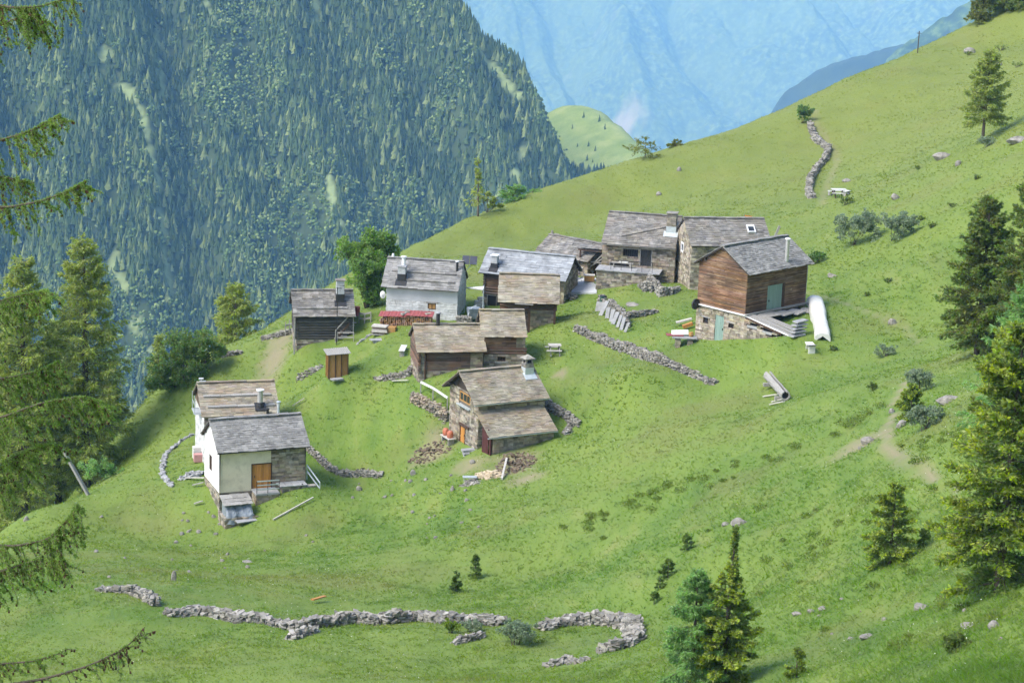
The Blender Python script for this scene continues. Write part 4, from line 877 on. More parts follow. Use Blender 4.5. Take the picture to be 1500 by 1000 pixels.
# seedlings on the slope
for k, (px, py, pt, w, lb) in enumerate([(668, 868, 836, 9, 'left of two dark seedlings above the foreground wall'), (696, 846, 812, 10, 'right and taller of two dark seedlings above the foreground wall'), (1006, 806, 783, 12, 'uppermost dark seedling on the slope above the foreground larch'), (978, 846, 820, 14, 'bushy dark seedling in the middle of the row above the foreground larch'),
        (966, 862, 846, 8, 'tiny seedling just left of the bushy one above the foreground larch'), (958, 884, 866, 8, 'lowest tiny seedling left of the foreground larch'), (1352, 800, 776, 14, 'dark stubby seedling beside the small dense spruce')]):
    b = at(px, py); conifer('spruce_seedling', lb, 'seedling', b, H_(b, px, pt), w*SC(b), 'spruce', seed=40+k, dens=3.0, leaf=.10, h0=.02, prof=([0, .3, .7, 1], [.8, 1, .6, .1]), group='seedlings on the open slope')
b = at(1333, 616); conifer('spruce_tree', 'little spruce at the bend of the dirt path beside grey willow bushes', 'tree', b, H_(b, 1333, 562), 22*SC(b), 'spruce', seed=48, dens=2.6, leaf=.14, h0=.02, tip='spruce_tip', prof=([0, .3, .7, 1], [.9, 1, .6, .1]))
b = at(1278, 572); leafy('juniper_shrub', 'tiny dark round bush on the grass left of the dirt path', 'shrub', b, [(0, 0, .25, .32, .3, .25)], 'heath', seed=49, n=500, leaf=.10, stems=((0, 0, .02),))
# willow shrubs
def shrub(px, py, pw, ph, lb, crown='willow', seed=1, n=2200, leaf=.14, cat='shrub', name='willow_shrub', group=None, d=None):
    b = at(px, py, d); s = SC(b); w, hh = pw*s, ph*s; r = np.random.default_rng(seed)
    bl = [(r.uniform(-.6, .6)*w*.5, r.uniform(-.4, .4)*w*.5, hh*r.uniform(.4, .62), w*r.uniform(.22, .34), w*r.uniform(.22, .32), hh*r.uniform(.28, .42)) for _ in range(6)]
    return leafy(name, lb, cat, b, bl, crown, seed, n, leaf, stems=((-.1*w, 0, .03), (.1*w, .05, .03), (0, -.05, .03)), group=group)
shrub(1255, 358, 74, 62, 'round grey green willow bush, left one of the pair below the picnic table', seed=51, n=3600, leaf=.2)
shrub(1312, 350, 60, 50, 'grey green willow bush with thin stems, right one of the pair below the picnic table', seed=52, n=2400, leaf=.2)
shrub(1357, 628, 58, 42, 'silvery willow bush beside the boulder at the dirt path', seed=53, n=2400, leaf=.13)
shrub(1352, 572, 56, 40, 'silvery willow bush above the bend of the dirt path', seed=54, n=1800, leaf=.14)
shrub(1297, 522, 30, 22, 'small faint grey bush high on the slope under the dark spruce', seed=55, n=700, leaf=.14)
shrub(752, 944, 70, 46, 'spreading grey green willow bush growing over the gap in the foreground wall', seed=56, n=3600, leaf=.11)
shrub(690, 926, 36, 22, 'low grey green bush in front of the foreground wall', seed=57, n=1000, leaf=.1)
shrub(660, 926, 27, 30, 'compact yellow green bush against the foreground wall', 'yellow_leaf', 58, 1600, .09, name='juniper_shrub')
shrub(1446, 215, 32, 20, 'low bluish bush at the foot of the lone larch', seed=59, n=800, leaf=.16)
shrub(1176, 180, 25, 34, 'dark rounded bush at the top end of the long dry wall', 'dark_leaf', 60, 1500, .2, name='hazel_shrub')
shrub(146, 700, 62, 44, 'fresh green bush beside the leaning grey post', 'fresh_larch', 61, 2600, .14, name='hazel_shrub', d=153)
shrub(1240, 300, 30, 16, 'dark low bush below the picnic table near the willows', 'heath', 62, 500, .15, name='juniper_shrub')
shrub(1195, 386, 40, 22, 'dark bush behind the boarded house at its right corner', 'dark_leaf', 63, 900, .16, name='hazel_shrub')
# broadleaved trees
b = at(545, 466, 176); s = SC(b)
leafy('ash_tree', 'big leafy green tree between the log barn and the lime washed house', 'tree', b, [((x-545)*s, dy, (466-y)*s*1.03, rx*s, 1.5, ry*s) for x, y, dy, rx, ry in ((512, 384, 0, 24, 18), (548, 372, .8, 30, 22), (536, 400, -.8, 32, 22), (558, 398, 1, 24, 24), (530, 428, -.5, 22, 20), (550, 430, .5, 26, 22), (498, 376, .3, 14, 10), (570, 378, 1.2, 14, 14), (540, 448, 0, 20, 12))], 'ash', seed=71, n=15000, leaf=.24, stems=((-.5, 0, .16), (.35, .2, .2)), crown2='dark_leaf')
b = at(262, 600, 172); s = SC(b)
leafy('hazel_tree', 'dense dark green bush as tall as a house, left of the two lowest houses', 'tree', b, [((x-262)*s, dy, (604-y)*s*1.03, rx*s, 2.0, ry*s) for x, y, dy, rx, ry in ((245, 575, 0, 30, 24), (285, 560, .5, 30, 24), (262, 548, 1, 32, 22), (300, 540, 1, 22, 18), (235, 595, -.5, 26, 16), (280, 590, -.5, 30, 18), (320, 555, 1.2, 14, 16))], 'dark_leaf', seed=72, n=13000, leaf=.22, stems=((0, 0, .15), (.8, .3, .12), (-.8, .2, .12)), crown2='heath')
# larches on the left flank
b = at(126, 640, 166); b[2] -= 1.0; conifer('larch_tree', 'tall broad larch with visible trunk, right of the two on the left edge', 'tree', b, H_(b, 122, 343), 66*SC(b), 'larch', seed=73, kind='larch', dens=1.15, leaf=.36, h0=.08, prof=([0, .1, .3, .55, .8, 1], [.6, 1, 1, .85, .55, .12]), gap=.2)
b = at(38, 735, 164); b[2] -= .5; conifer('larch_tree', 'tall larch at the left picture edge, left of the two', 'tree', b, H_(b, 33, 368), 74*SC(b), 'larch', seed=74, kind='larch', dens=1.15, leaf=.36, h0=.06, prof=([0, .1, .3, .55, .8, 1], [.8, 1, 1, .85, .5, .1]), gap=.15)
for k, (px, pb, d, pt, w, cr, lb) in enumerate([(85, 690, 182, 470, 60, 'larch', 'lower larch standing behind the two tall ones on the left'), (-15, 740, 175, 400, 70, 'larch', 'larch half outside the left picture edge'), (165, 640, 190, 560, 34, 'dark_spruce', 'small dark spruce right of the broad larch on the left'),
        (345, 505, 196, 415, 38, 'larch', 'yellowish larch on the skyline left of the log barn'), (233, 545, 205, 487, 22, 'larch', 'faint small larch behind the dense dark bush')]):
    b = at(px, pb, d); b[2] = min(b[2], ray(px, pb)[2]*d); conifer('larch_tree', lb, 'tree', b, H_(b, px, pt), w*SC(b), cr, seed=80+k, kind='larch', dens=1.3, leaf=.38, h0=.05, prof=([0, .1, .35, .6, .85, 1], [.8, 1, .95, .75, .4, .08]))
# skyline and upper slope
b = at(1439, 208); conifer('larch_tree', 'lone tall larch with a bare trunk foot high on the right slope', 'tree', b, H_(b, 1446, 73), 33*SC(b), 'larch', seed=91, kind='larch', dens=1.5, leaf=.3, h0=.2, prof=([0, .12, .3, .6, .85, 1], [.75, 1, .95, .7, .42, .08]))
b = at(1438, 40, 292); conifer('larch_tree', 'leftmost conifer of the dark stand at the top right corner', 'tree', b, 7.5, 2.4, 'dark_spruce', seed=92, dens=1.2, leaf=.35, h0=.05)
for k, (px, d, R) in enumerate([(1456, 300, 2.6), (1474, 292, 2.8), (1492, 300, 2.6), (1508, 290, 2.8)]): 
    b = at(px, 30, d); conifer('spruce_tree', ['second conifer from the left in the dark stand at the top right corner', 'middle conifer of the dark stand at the top right corner', 'fourth conifer of the dark stand at the top right corner', 'conifer of the top right stand cut by the picture edge'][k], 'tree', b, 8.5+k*.4, R, 'dark_spruce', seed=93+k, dens=1.2, leaf=.36, h0=.02, tip='spruce')
b = crest(945)[0]; conifer('pine_tree', 'wide open pine on the skyline with gaps in its crown', 'tree', b, H_(b, 945, 203), 27*SC(b), 'dark_spruce', seed=97, kind='larch', dens=.62, leaf=.34, h0=.1, prof=([0, .2, .5, .8, 1], [.9, 1, .95, .8, .3]), gap=.45)
b = crest(990)[0]; conifer('spruce_tree', 'small pointed spruce on the skyline right of the pine', 'tree', b, H_(b, 990, 206), 14*SC(b), 'dark_spruce', seed=98, dens=2, leaf=.26, h0=.02)
b = crest(700)[0]; conifer('dead_larch', 'half dead larch on the skyline with a bare reddish top and few low boughs', 'tree', b, H_(b, 693, 232), 20*SC(b), 'larch', bark='grey_bark', seed=99, kind='larch', dens=.6, leaf=.34, h0=.2, lean=(-.03, 0), prof=([0, .25, .32, 1], [1.0, .8, .16, .05]), gap=.5)
b2 = b
m = MB(); r = np.random.default_rng(5)
bb = leafy('larch_sapling', 'drooping green larch boughs right against the half dead larch', 'sapling', crest(714)[0], [(.4, 0, 1.3, .9, .6, .28), (.9, 0, .8, .9, .6, .25), (-.1, 0, 2.1, .6, .5, .25), (-.8, 0, 1.7, .5, .5, .2)], 'larch', seed=100, n=900, leaf=.26, stems=((0, 0, .06),))
b = crest(752)[0]; conifer('larch_tree', 'small bright green larch on the skyline, nearer the half dead larch', 'tree', b, H_(b, 753, 273), 21*SC(b), 'fresh_larch', seed=101, kind='larch', dens=1.8, leaf=.3, h0=.02, prof=([0, .3, .7, 1], [.9, 1, .7, .1]))
b = crest(780)[0]; conifer('larch_tree', 'smallest pale larch on the skyline right of the bright green one', 'tree', b, H_(b, 779, 278), 14*SC(b), 'fresh_larch', seed=102, kind='larch', dens=1.5, leaf=.28, h0=.02, prof=([0, .3, .7, 1], [.9, 1, .7, .1]))
for k, (px, py, w, hh) in enumerate([(1420, 78, 14, 8), (1465, 72, 22, 12), (1490, 96, 20, 10), (1345, 245, 9, 6), (1430, 260, 12, 8), (1300, 410, 14, 8), (1365, 330, 12, 8), (1395, 300, 12, 7), (1270, 430, 10, 6), (1220, 510, 12, 7), (1350, 320, 12, 7)]):
    shrub(px, py+3, w, hh, 'small dark shrub among many dotting the steep upper right pasture', 'heath', 110+k, 160, .16, name='juniper_shrub', group='small dark shrubs dotting the upper right pasture')

# foreground larch whose boughs hang in from the left
M['near_needle'] = leaf('near_larch_needle', (.11, .20, .04), (.165, .27, .055), (.22, .33, .075), isl=.3, trans=.5)
lx, ly = -9.6, 30.0; lz = float(T(lx, ly)); root = empty('larch_tree', (lx, ly, lz), 0, 'nearest larch, only its drooping boughs with cones reach in from the left edge', 'tree')
m = MB(); zz = np.linspace(-.6, 26, 14); m.tube(np.stack([.15*np.sin(zz/4), .1*np.cos(zz/5), zz], 1), .30*(1-zz/27)**.8+.02, 12); m.build('trunk', [M['bark']], root, smooth=True)
def bough(pts, depth, seed, hang=1.0, bare=0.0, side=1.0, nt=30, reach=.5, free=None):
    r = np.random.default_rng(seed); W = free if free is not None else np.array([ray(*p)*d for p, d in zip(pts, depth)])-np.array([lx, ly, lz]); start = np.array([.2, 0, W[0][2]+.35])
    W = np.concatenate([[start], W]); tt = np.linspace(0, len(W)-1, 26); 
    ax = np.stack([np.interp(tt, np.arange(len(W)), W[:, k]) for k in range(3)], 1); ax = (ax+np.roll(ax, 1, 0)+np.roll(ax, -1, 0))/3; ax[0] = W[0]; ax[-1] = W[-1]
    m = MB(); m.tube(ax, np.linspace(.030, .005, 26), 6); P = []; D = []; Cn = []
    twigs = [(ax, .0)]
    for q in range(nt):
        f = r.uniform(.1, 1)*24.9; i = int(f); p = ax[i]+(ax[i+1]-ax[i])*(f-i); t = unit(ax[i+1]-ax[i])
        L = r.uniform(.3, 1)*reach*(1-.5*f/25); d = unit(t*.55+np.array([0, 1, 0])*r.normal(0, .45)*side+np.array([0, 0, -1.0])*r.uniform(.1, 1.3)*hang+np.array([0, 0, 1])*.45*(1-hang)*r.random())
        s = np.linspace(0, 1, 6)[:, None]; tw = p+d*L*s+np.array([r.normal(0, .12)*L, r.normal(0, .12)*L, -r.uniform(0, .34)*L*hang])*s**2+r.normal(0, .03, (6, 3))*s
        m.tube(tw, np.linspace(.007, .003, 6), 4, 0, False); twigs.append((tw, 1))
    for tw, k in twigs:
        n = int(np.linalg.norm(np.diff(tw, axis=0), axis=1).sum()/.016)
        for q in range(n):
            f = r.uniform(.25 if k == 0 else .0, 1)*(len(tw)-1.01); i = int(f); p = tw[i]+(tw[i+1]-tw[i])*(f-i)
            if r.random() > bare: P.append(p); D.append(unit(tw[i+1]-tw[i]))
            if r.random() < .07: Cn.append(p)
    P = np.array(P); D = np.array(D); k = 8; j = np.repeat(np.arange(len(P)), k)
    leafquads(m, P[j], D[j]*.5+r.normal(0, .8, (len(j), 3)), .042*r.uniform(.6, 1.3, len(j)), .0055, r, 1)
    Cn = np.array(Cn); m.boxes(Cn+np.array([0, 0, -.012]), (.012, .004, 0), (-.004, .012, 0), (0, .003, .016), 2, .004, r)
    m.build('bough', [M['bark'], M['near_needle'], M['cone']], root)
bough([(-30, 2), (20, 12), (60, 10), (108, -6)], [30, 29.6, 29.5, 29.4], 201, 1.5, .25, .8, 46, .85)
bough([(-60, 30), (-10, 40), (50, 18), (80, 40)], [30.5, 30.2, 30, 29.8], 202, 1.4, .3, .8, 36, .7)
bough([(-40, 212), (0, 206), (45, 192), (70, 178), (88, 168)], [30, 29.8, 29.5, 29.4, 29.3], 203, 1.1, .15, .8, 42, .75)
bough([(-40, 300), (10, 304), (60, 295), (100, 280), (128, 264)], [29.6, 29.4, 29.2, 29, 29], 204, 1.2, .1, .8, 52, .6)
bough([(-60, 250), (-20, 255), (20, 262), (50, 268)], [30.4, 30.2, 30, 30], 205, 1.3, .25, .8, 36, .7)
bough([(-60, 470), (0, 440), (40, 430), (70, 425)], [29.8, 29.6, 29.5, 29.4], 206, .9, .05, 1, 80, .8)
bough([(-60, 625), (0, 612), (60, 590), (120, 580), (150, 590)], [29.5, 29.2, 29, 28.8, 28.8], 207, .9, .03, 1, 110, .9)
bough([(-60, 560), (0, 555), (50, 545), (85, 530)], [30, 29.8, 29.6, 29.6], 208, 1.0, .03, 1, 90, .85)
bough([(-60, 700), (0, 680), (40, 660), (80, 650)], [29.8, 29.5, 29.3, 29.2], 212, .9, .03, 1, 90, .85)
bough([(-50, 795), (20, 800), (70, 790), (100, 760), (113, 738)], [29.2, 29, 28.8, 28.6, 28.5], 209, 1.2, .15, 1, 90, .8)
bough([(-40, 850), (20, 830), (60, 818), (95, 822)], [29.2, 29, 28.8, 28.6], 213, 1.0, .15, 1, 80, .75)
bough([(-40, 1010), (60, 995), (130, 975), (185, 948), (212, 918)], [28.6, 28.4, 28.2, 28, 27.9], 210, 1.3, .72, 1, 50, .55)
bough([(-60, 960), (0, 972), (50, 968), (90, 955)], [28.8, 28.6, 28.4, 28.2], 211, .8, .35, 1, 34, .6)

_r = np.random.default_rng(55)
for k in range(14):      # the other sides of the same larch
    a = _r.uniform(1.9, 4.6); z = 5.5+k*1.35; L = 3.2*(1-z/30)+.6; e = np.array([math.cos(a), math.sin(a), 0])
    bough(None, None, 240+k, 1.1, .2, .8, 26, .6, np.array([e*L*f+np.array([0, 0, z-.35-.5*f*f*L*.3]) for f in (.3, .6, .85, 1.0)]))
# ------------------------------------------------------------------ far wood on the mountain slope: one mass
def scatter(zf, x0, x1, y0, y1, n, r, keep):
    x = r.uniform(x0, x1, n); y = r.uniform(y0, y1, n); k = keep(x, y, r); x, y = x[k], y[k]; return x, y, zf(x, y)
def inview(x, y, z, mg=110):
    P = np.stack([x, y, z], -1); d = P@_F; u = 750+FPX*(P@_Rt)/d; v = 500-FPX*(P@_Up)/d
    return (u > -mg-60) & (u < 1500+mg) & (v > -mg-60) & (v < 760)
def needle_mass(x, y, z, Hh, Rr, r, sides=6, tiers=4):
    m = MB(); N = len(x); tint = r.random(N)
    for k in range(tiers):
        f = k/tiers; zb = (.04+.80*f)*Hh; zt = (.04+.80*f+.48*(1-.35*f))*Hh; zt = np.minimum(zt, Hh) if k < tiers-1 else Hh
        rad = Rr*(1-f)**.85; a = (np.arange(sides)/sides*2*math.pi)[None]+r.random(N)[:, None]*6; rr = rad[:, None]*r.uniform(.55, 1.2, (N, sides))
        ring = np.stack([x[:, None]+rr*np.cos(a), y[:, None]+rr*np.sin(a), z[:, None]+zb[:, None]+r.uniform(-.10, .07, (N, sides))*Hh[:, None]], -1)
        tip = np.stack([x+r.normal(0, .1, N), y, z+zt], -1)[:, None]
        V = np.concatenate([ring, tip], 1).reshape(-1, 3); F = np.array([(i, (i+1) % sides, sides) for i in range(sides)]); F = (F[None]+np.arange(N)[:, None, None]*(sides+1)).reshape(-1, 3)
        m.raw(V, F, 0, np.repeat(tint, sides+1))
    return m
def tintmat(name, a, b, c, trans=0):
    m = mat(name, [(.3, a), (.6, b)], .03, rough=.9, spec=.1, attr=None); nt = m.node_tree; N = nt.nodes; L = nt.links; b_ = N['Principled BSDF']; old = b_.inputs['Base Color'].links[0].from_socket
    at_ = N.new('ShaderNodeAttribute'); at_.attribute_name = 'tint'; cr = N.new('ShaderNodeMapRange'); cr.inputs[1].default_value = .66; cr.inputs[2].default_value = 1; L.new(at_.outputs['Fac'], cr.inputs[0])
    mx = N.new('ShaderNodeMix'); mx.data_type = 'RGBA'; L.new(cr.outputs[0], mx.inputs[0]); L.new(old, mx.inputs[6]); mx.inputs[7].default_value = (*c, 1)
    L.new(mx.outputs[2], b_.inputs['Base Color']); return m
r = np.random.default_rng(77)
def leafzone(x, y):
    z = forestz(x, y); P = np.stack([x, y, z], -1); d = P@_F; u = 750+FPX*(P@_Rt)/d; v = 500-FPX*(P@_Up)/d
    w = fbm(x/45, y/45, 4, 61)
    for (cx, cy, rx, ry, a) in [(_g[0], _g[1], _g[2], _g[3], _g[4]) for _g in GROVE]: w = w+a*np.exp(-((x-cx)/rx)**2-((y-cy)/ry)**2)
    return w
GROVE = []
for px, py, rx, ry, a in [(425, 350, 45, 45, .30), (455, 400, 40, 30, .25), (350, 60, 40, 40, .2), (360, 130, 36, 40, .2), (330, 110, 30, 40, .14), (180, 70, 30, 40, .14), (800, 190, 30, 50, .22), (560, 40, 30, 30, .10), (390, 330, 40, 30, .2), (700, 70, 22, 60, .2), (100, 560, 60, 50, .2), (200, 470, 40, 30, .18), (205, 520, 40, 30, .2)]:
    q = on(forestz, px, py, 1200, 2300); GROVE.append((q[0], q[1], rx, ry, a))
x, y, z = scatter(forestz, -640, 330, 1290, 2260, 90000, r, lambda x, y, r: (r.random(len(x)) > gullymask(x, y)*1.5))
k = inview(x, y, z) & (leafzone(x, y) < .90) & (z > -700) & ~((fbm(x/26, y/60, 3, 66) > .92))
x, y, z = x[k], y[k], z[k]; N = len(x); Hh = r.uniform(7, 13.5, N)*np.where(r.random(N) < .2, .6, 1); Rr = Hh*r.uniform(.23, .35, N)
M['far_spruce'] = tintmat('far_spruce_wood', (.024, .046, .014), (.058, .092, .026), (.18, .225, .08))
o = needle_mass(x, y, z-.5, Hh, Rr, r).build('spruce_wood', [M['far_spruce']], attr='tint'); tag(o, kind='stuff')
x, y, z = scatter(forestz, -640, 330, 1290, 2260, 34000, r, lambda x, y, r: (r.random(len(x)) > gullymask(x, y)*.80))
k = inview(x, y, z) & ((leafzone(x, y) > .69) | ((gullymask(x, y) > .1) & (r.random(len(x)) < .30)) | (r.random(len(x)) < .05)) & (z > -700); x, y, z = x[k], y[k], z[k]; N = len(x)
ico = MB(); V0 = np.array([(0, 0, 1), *[(math.cos(a)*.9, math.sin(a)*.9, .45) for a in np.arange(6)*math.pi/3], *[(math.cos(a+.5), math.sin(a+.5), -.25) for a in np.arange(6)*math.pi/3], (0, 0, -.8)])
F0 = [(0, 1+i, 1+(i+1) % 6) for i in range(6)]+[(1+i, 7+i, 1+(i+1) % 6) for i in range(6)]+[(7+i, 7+(i+1) % 6, 1+(i+1) % 6) for i in range(6)]+[(13, 7+(i+1) % 6, 7+i) for i in range(6)]
m = MB()
for q in range(7):      # seven offset leaf masses a tree
    s = r.uniform(.7, 1.45, N); off = r.normal(0, 1.7, (N, 3))*np.array([1, 1, .9]); V = V0[None]*(s[:, None, None]*r.uniform(.65, 1.25, (N, 14, 1)))*np.array([1, 1, 1.1])+np.stack([x, y, z+3+q*.9], -1)[:, None]+off[:, None]
    F = (np.array(F0)[None]+np.arange(N)[:, None, None]*14).reshape(-1, 3); m.raw(V.reshape(-1, 3), F, 0, np.repeat(np.clip(r.random(N)*.7+.07*q, 0, 1), 14))
M['far_leaf'] = tintmat('far_leaf_wood', (.060, .105, .028), (.105, .165, .044), (.22, .285, .10))
tag(m.build('broadleaf_wood', [M['far_leaf']], attr='tint'), kind='stuff')
# scattered trees along the pasture spur
pts = [(855, 172), (862, 176), (878, 178), (886, 190), (892, 200), (862, 215), (872, 222), (878, 226), (860, 235), (868, 238), (888, 236), (898, 250), (905, 252), (842, 205), (846, 215), (838, 190), (830, 178), (850, 244), (880, 262), (892, 262)]
for i, (px, py) in enumerate(pts):
    q = on(spurz, px, py, 1500, 2150)
    if q[1] > 2090: continue
    if i % 3 == 1: continue
    hh = r.uniform(4, 8)
    o = needle_mass(np.array([q[0]]), np.array([q[1]]), np.array([q[2]-.4]), np.array([hh]), np.array([hh*.24]), r, 7, 5).build('spruce_tree', [M['far_spruce']], attr='tint'); tag(o, 'tiny spruce among those scattered over the distant sunny pasture spur', 'tree', 'spruces scattered on the distant pasture spur')
    mw = o.data; c = np.array([q[0], q[1], q[2]]); mw.transform(Matrix.Translation(-Vector(c))); o.location = c
# ------------------------------------------------------------------ grass: countless tufts over the whole meadow
r = np.random.default_rng(9)
n = 310000
d = 52+(300-52)*r.random(n)**1.55; u = r.uniform(-.38, .40, n); x = u*d; y = d.copy(); 
z = T(x, y)
P = np.stack([x, y, z], -1); dd = P@_F; pu = 750+FPX*(P@_Rt)/dd; pv = 500-FPX*(P@_Up)/dd
k = np.ones(n, bool)
for q_, w_ in zip(_pq, (.42, .3, .2, .30, .2)): k &= segd(x, y, q_)+.5*(fbm(x/.7, y/.7, 2, 77)-.5) > w_
k &= (pv < 1050) & (r.random(n) > baremask(x, y)*1.1)
for hh in (H1, H2, H3, H4, H5, H6, H7, H8, H9, H10, H11, H12, H13):
    q = P-hh.c; lx_ = q@hh.a; ly_ = q@hh.b; k &= ~((np.abs(lx_) < hh.L/2-.3) & (ly_ > hh.y0-.05) & (ly_ < hh.y1+.1))
x, y, z = x[k], y[k], z[k]; N = len(x)
hgt = (.04+.10*np.clip(fbm(x/5, y/5, 3, 71)*1.6-.35, 0, 1))*r.uniform(.6, 1.35, N)*np.clip(1.25-y/400, .7, 1.1)
tall = fbm(x/2.2, y/3.2, 3, 73) > .63; hgt = np.where(tall, hgt*1.25, hgt)
mb = MB()
for b in range(4):
    a = r.random(N)*2*math.pi; w = .035*np.clip(y/90, .7, 2.0)*r.uniform(.7, 1.4, N); ln = r.uniform(.6, 2.2, N)*hgt; az = r.random(N)*2*math.pi
    o = np.stack([x+r.normal(0, .13, N), y+r.normal(0, .13, N), z-.03], -1); s = np.stack([np.cos(a)*w, np.sin(a)*w, 0*w], -1)
    h2 = hgt*r.uniform(.6, 1.2, N); tip = o+np.stack([np.cos(az)*ln, np.sin(az)*ln, h2], -1)
    mb.tris(np.stack([o-s, o+s, tip], 1), 0)
M['grass'] = mat('meadow_grass', [(.28, (.100, .20, .026)), (.45, (.130, .232, .034)), (.60, (.168, .255, .044)), (.76, (.225, .27, .078))], .34, stretch=(1.2, .42, 1.2), detail=9, island=.14, hue=.012,
                 big=(.045, (.175, .24, .038), .7), extra=[(.11, .52, .68, (.24, .235, .08), .5), (.30, .56, .70, (.10, .175, .04), .5), (.9, .58, .72, (.28, .26, .12), .2)], ypos=(150, 235, (.215, .24, .05), .6), trans=.62, spec=.1)
g = mb.build('meadow_grass', [M['grass']]); tag(g, kind='stuff')
# small pale flowers in the near meadow
mb = MB(); n = 5000; d = 55+(190-55)*r.random(n)**1.2; x = r.uniform(-.28, .28, n)*d; y = d; kk = fbm(x/6, y/6, 3, 81) > .55; x, y = x[kk], y[kk]; z = T(x, y)+r.uniform(.1, .3, len(x)); P = np.stack([x, y, z], -1)
leafquads(mb, P, r.normal(size=(len(x), 3)), .05*np.clip(y/90, .8, 1.6), .018, r)
tag(mb.build('meadow_flowers', [M['flower']]), kind='stuff')
# low bilberry and heath cover along the bank and on the right-hand slope
mb = MB(); C = []
def strip(pp, width, n):
    q = gpts(*pp)
    for i in range(n):
        f = r.random()*(len(q)-1.001); k = int(f); p = q[k]+(q[k+1]-q[k])*(f-k); C.append((p[0]+r.normal(0, width*1.3), p[1]+r.normal(0, width*1.8), r.uniform(.10, .40)))
strip([(820, 785), (870, 765), (920, 740), (990, 712)], .7, 20); strip([(990, 712), (1060, 690), (1130, 668), (1195, 648)], .7, 16); strip([(1210, 630), (1240, 625), (1265, 615)], .5, 10)
strip([(1340, 650), (1400, 655), (1450, 640)], .8, 18); strip([(1080, 900), (1200, 760), (1330, 730)], 3.0, 26); strip([(1350, 780), (1400, 870), (1460, 930)], 1.8, 20); 

for cx, cy, s in C:
    n = int(60+170*s); s *= max(1, cy/150); d_ = unit(r.normal(size=(n, 3))); d_[:, 2] = np.abs(d_[:, 2]); P = np.array([cx, cy, float(T(cx, cy))])+d_*np.array([s*1.3, s*1.3, s*.75])*(r.random((n, 1))**.35)
    leafquads(mb, P, d_+r.normal(0, .6, (n, 3))+np.array([0, 0, .4]), .12*max(1, cy/110), .035*max(1, cy/110), r)
tag(mb.build('bilberry_cover', [leaf('low_cover_leaf', (.11, .175, .03), (.16, .225, .04), (.21, .25, .055), isl=.2)]), kind='stuff')
# ------------------------------------------------------------------ dry stone walls
def drywall(name, label, pp, hgt, wid=.55, seed=1, size=.34, matl='fieldstone', flat=.55, sink=.15, loose=.25, tile=1.0, cat='wall'):
    r = np.random.default_rng(seed); q = gpts(*pp); o0 = q[0].copy(); seg = np.linalg.norm(np.diff(q[:, :2], axis=0), axis=1); L = np.concatenate([[0], np.cumsum(seg)]); hgt = np.broadcast_to(np.asarray(hgt, float), (len(q),))*.68; wid *= .72; size *= .80; loose *= .8
    m = MB(); C = []; A = []; B = []; D = []; s = 0
    while s < L[-1]:
        x = np.interp(s, L, q[:, 0]); y = np.interp(s, L, q[:, 1]); k = min(np.searchsorted(L, s, 'right')-1, len(seg)-1); t = (q[k+1]-q[k])[:2]; t /= np.linalg.norm(t)+1e-9; nn = np.array([-t[1], t[0]])
        h = np.interp(s, L, hgt)*(.72+.56*vn(s/1.1, seed*3.3, seed)); z = -sink; a0 = math.atan2(t[1], t[0])
        while z < h:
            th = size*r.uniform(.28, .62)*flat*1.3
            for side in np.arange(-wid/2, wid/2+.01, max(.2, size*.85)):
                off = side*(1-.35*max(0, z)/max(h, .1))+r.normal(0, .05*loose*4*.5); px_, py_ = x+nn[0]*off+r.normal(0, .06), y+nn[1]*off+r.normal(0, .06)
                a = a0+r.normal(0, .35+loose*.6); ll = size*r.uniform(.55, 1.35); w = size*r.uniform(.4, .8); ti = r.normal(0, .08+loose*.35); tj = r.normal(0, .08+loose*.25)
                C.append((px_-o0[0], py_-o0[1], float(z)+th/2)); ca, sa = math.cos(a), math.sin(a)
                A.append((ca*ll/2, sa*ll/2, ti*ll/2)); B.append((-sa*w/2, ca*w/2, tj*w/2)); D.append((-ti*ca*th/2, -ti*sa*th/2, th/2))
            z += th*.92
        s += size*r.uniform(.6, .95)
    C = np.array(C); C[:, 2] += T(C[:, 0]+o0[0], C[:, 1]+o0[1])-o0[2]
    m.boxes(C, np.array(A), np.array(B), np.array(D), 0, size*.11, r)
    o = m.build(name, [M[matl]]); o.location = o0; return tag(o, label, cat)
drywall('dry_stone_wall', 'longest grey dry stone wall, ruinous, crossing the foreground meadow', [(248, 901), (298, 898), (345, 908), (400, 914), (432, 922), (470, 917), (520, 912), (560, 914), (610, 908), (655, 911), (735, 913)], [.35, .5, .5, .5, .62, .72, .72, .72, .75, .7, .45], .8, 1, .42, loose=.5)
drywall('dry_stone_wall', 'tumbled lower stones spilled from the long foreground wall below its middle', [(424, 936), (440, 930), (462, 924)], [.25, .4, .4], .6, 2, .36, loose=.6)
drywall('dry_stone_wall', 'short tumbled wall end curving round at the right of the foreground wall', [(792, 921), (830, 912), (880, 910), (912, 912), (928, 922), (932, 938), (912, 950), (880, 956)], [.3, .55, .5, .6, .75, .6, .55, .4], .9, 3, .42, loose=.6)
drywall('rubble_heap', 'low heap of fallen stones below the curved wall end', [(803, 976), (830, 970), (858, 968)], [.2, .35, .2], .6, 4, .36, loose=.7, cat='rubble')
drywall('dry_stone_wall', 'few stones half lost in grass between foreground willow and wall', [(668, 942), (690, 936), (706, 930)], [.25, .3, .25], .4, 5, .34, loose=.6)
drywall('dry_stone_wall', 'short foreground wall piece at the far left, ending above the meadow dip', [(150, 864), (172, 866), (200, 869), (216, 877), (230, 888)], [.1, .25, .6, .75, .6], .7, 6, .40, loose=.5)
drywall('dry_stone_wall', 'long curved dry wall on the bank below the terrace house', [(845, 483), (868, 496), (900, 508), (925, 516), (960, 530), (1000, 545), (1048, 562)], [.5, .75, .8, .8, .95, .85, .35], .5, 7, .34, loose=.2)
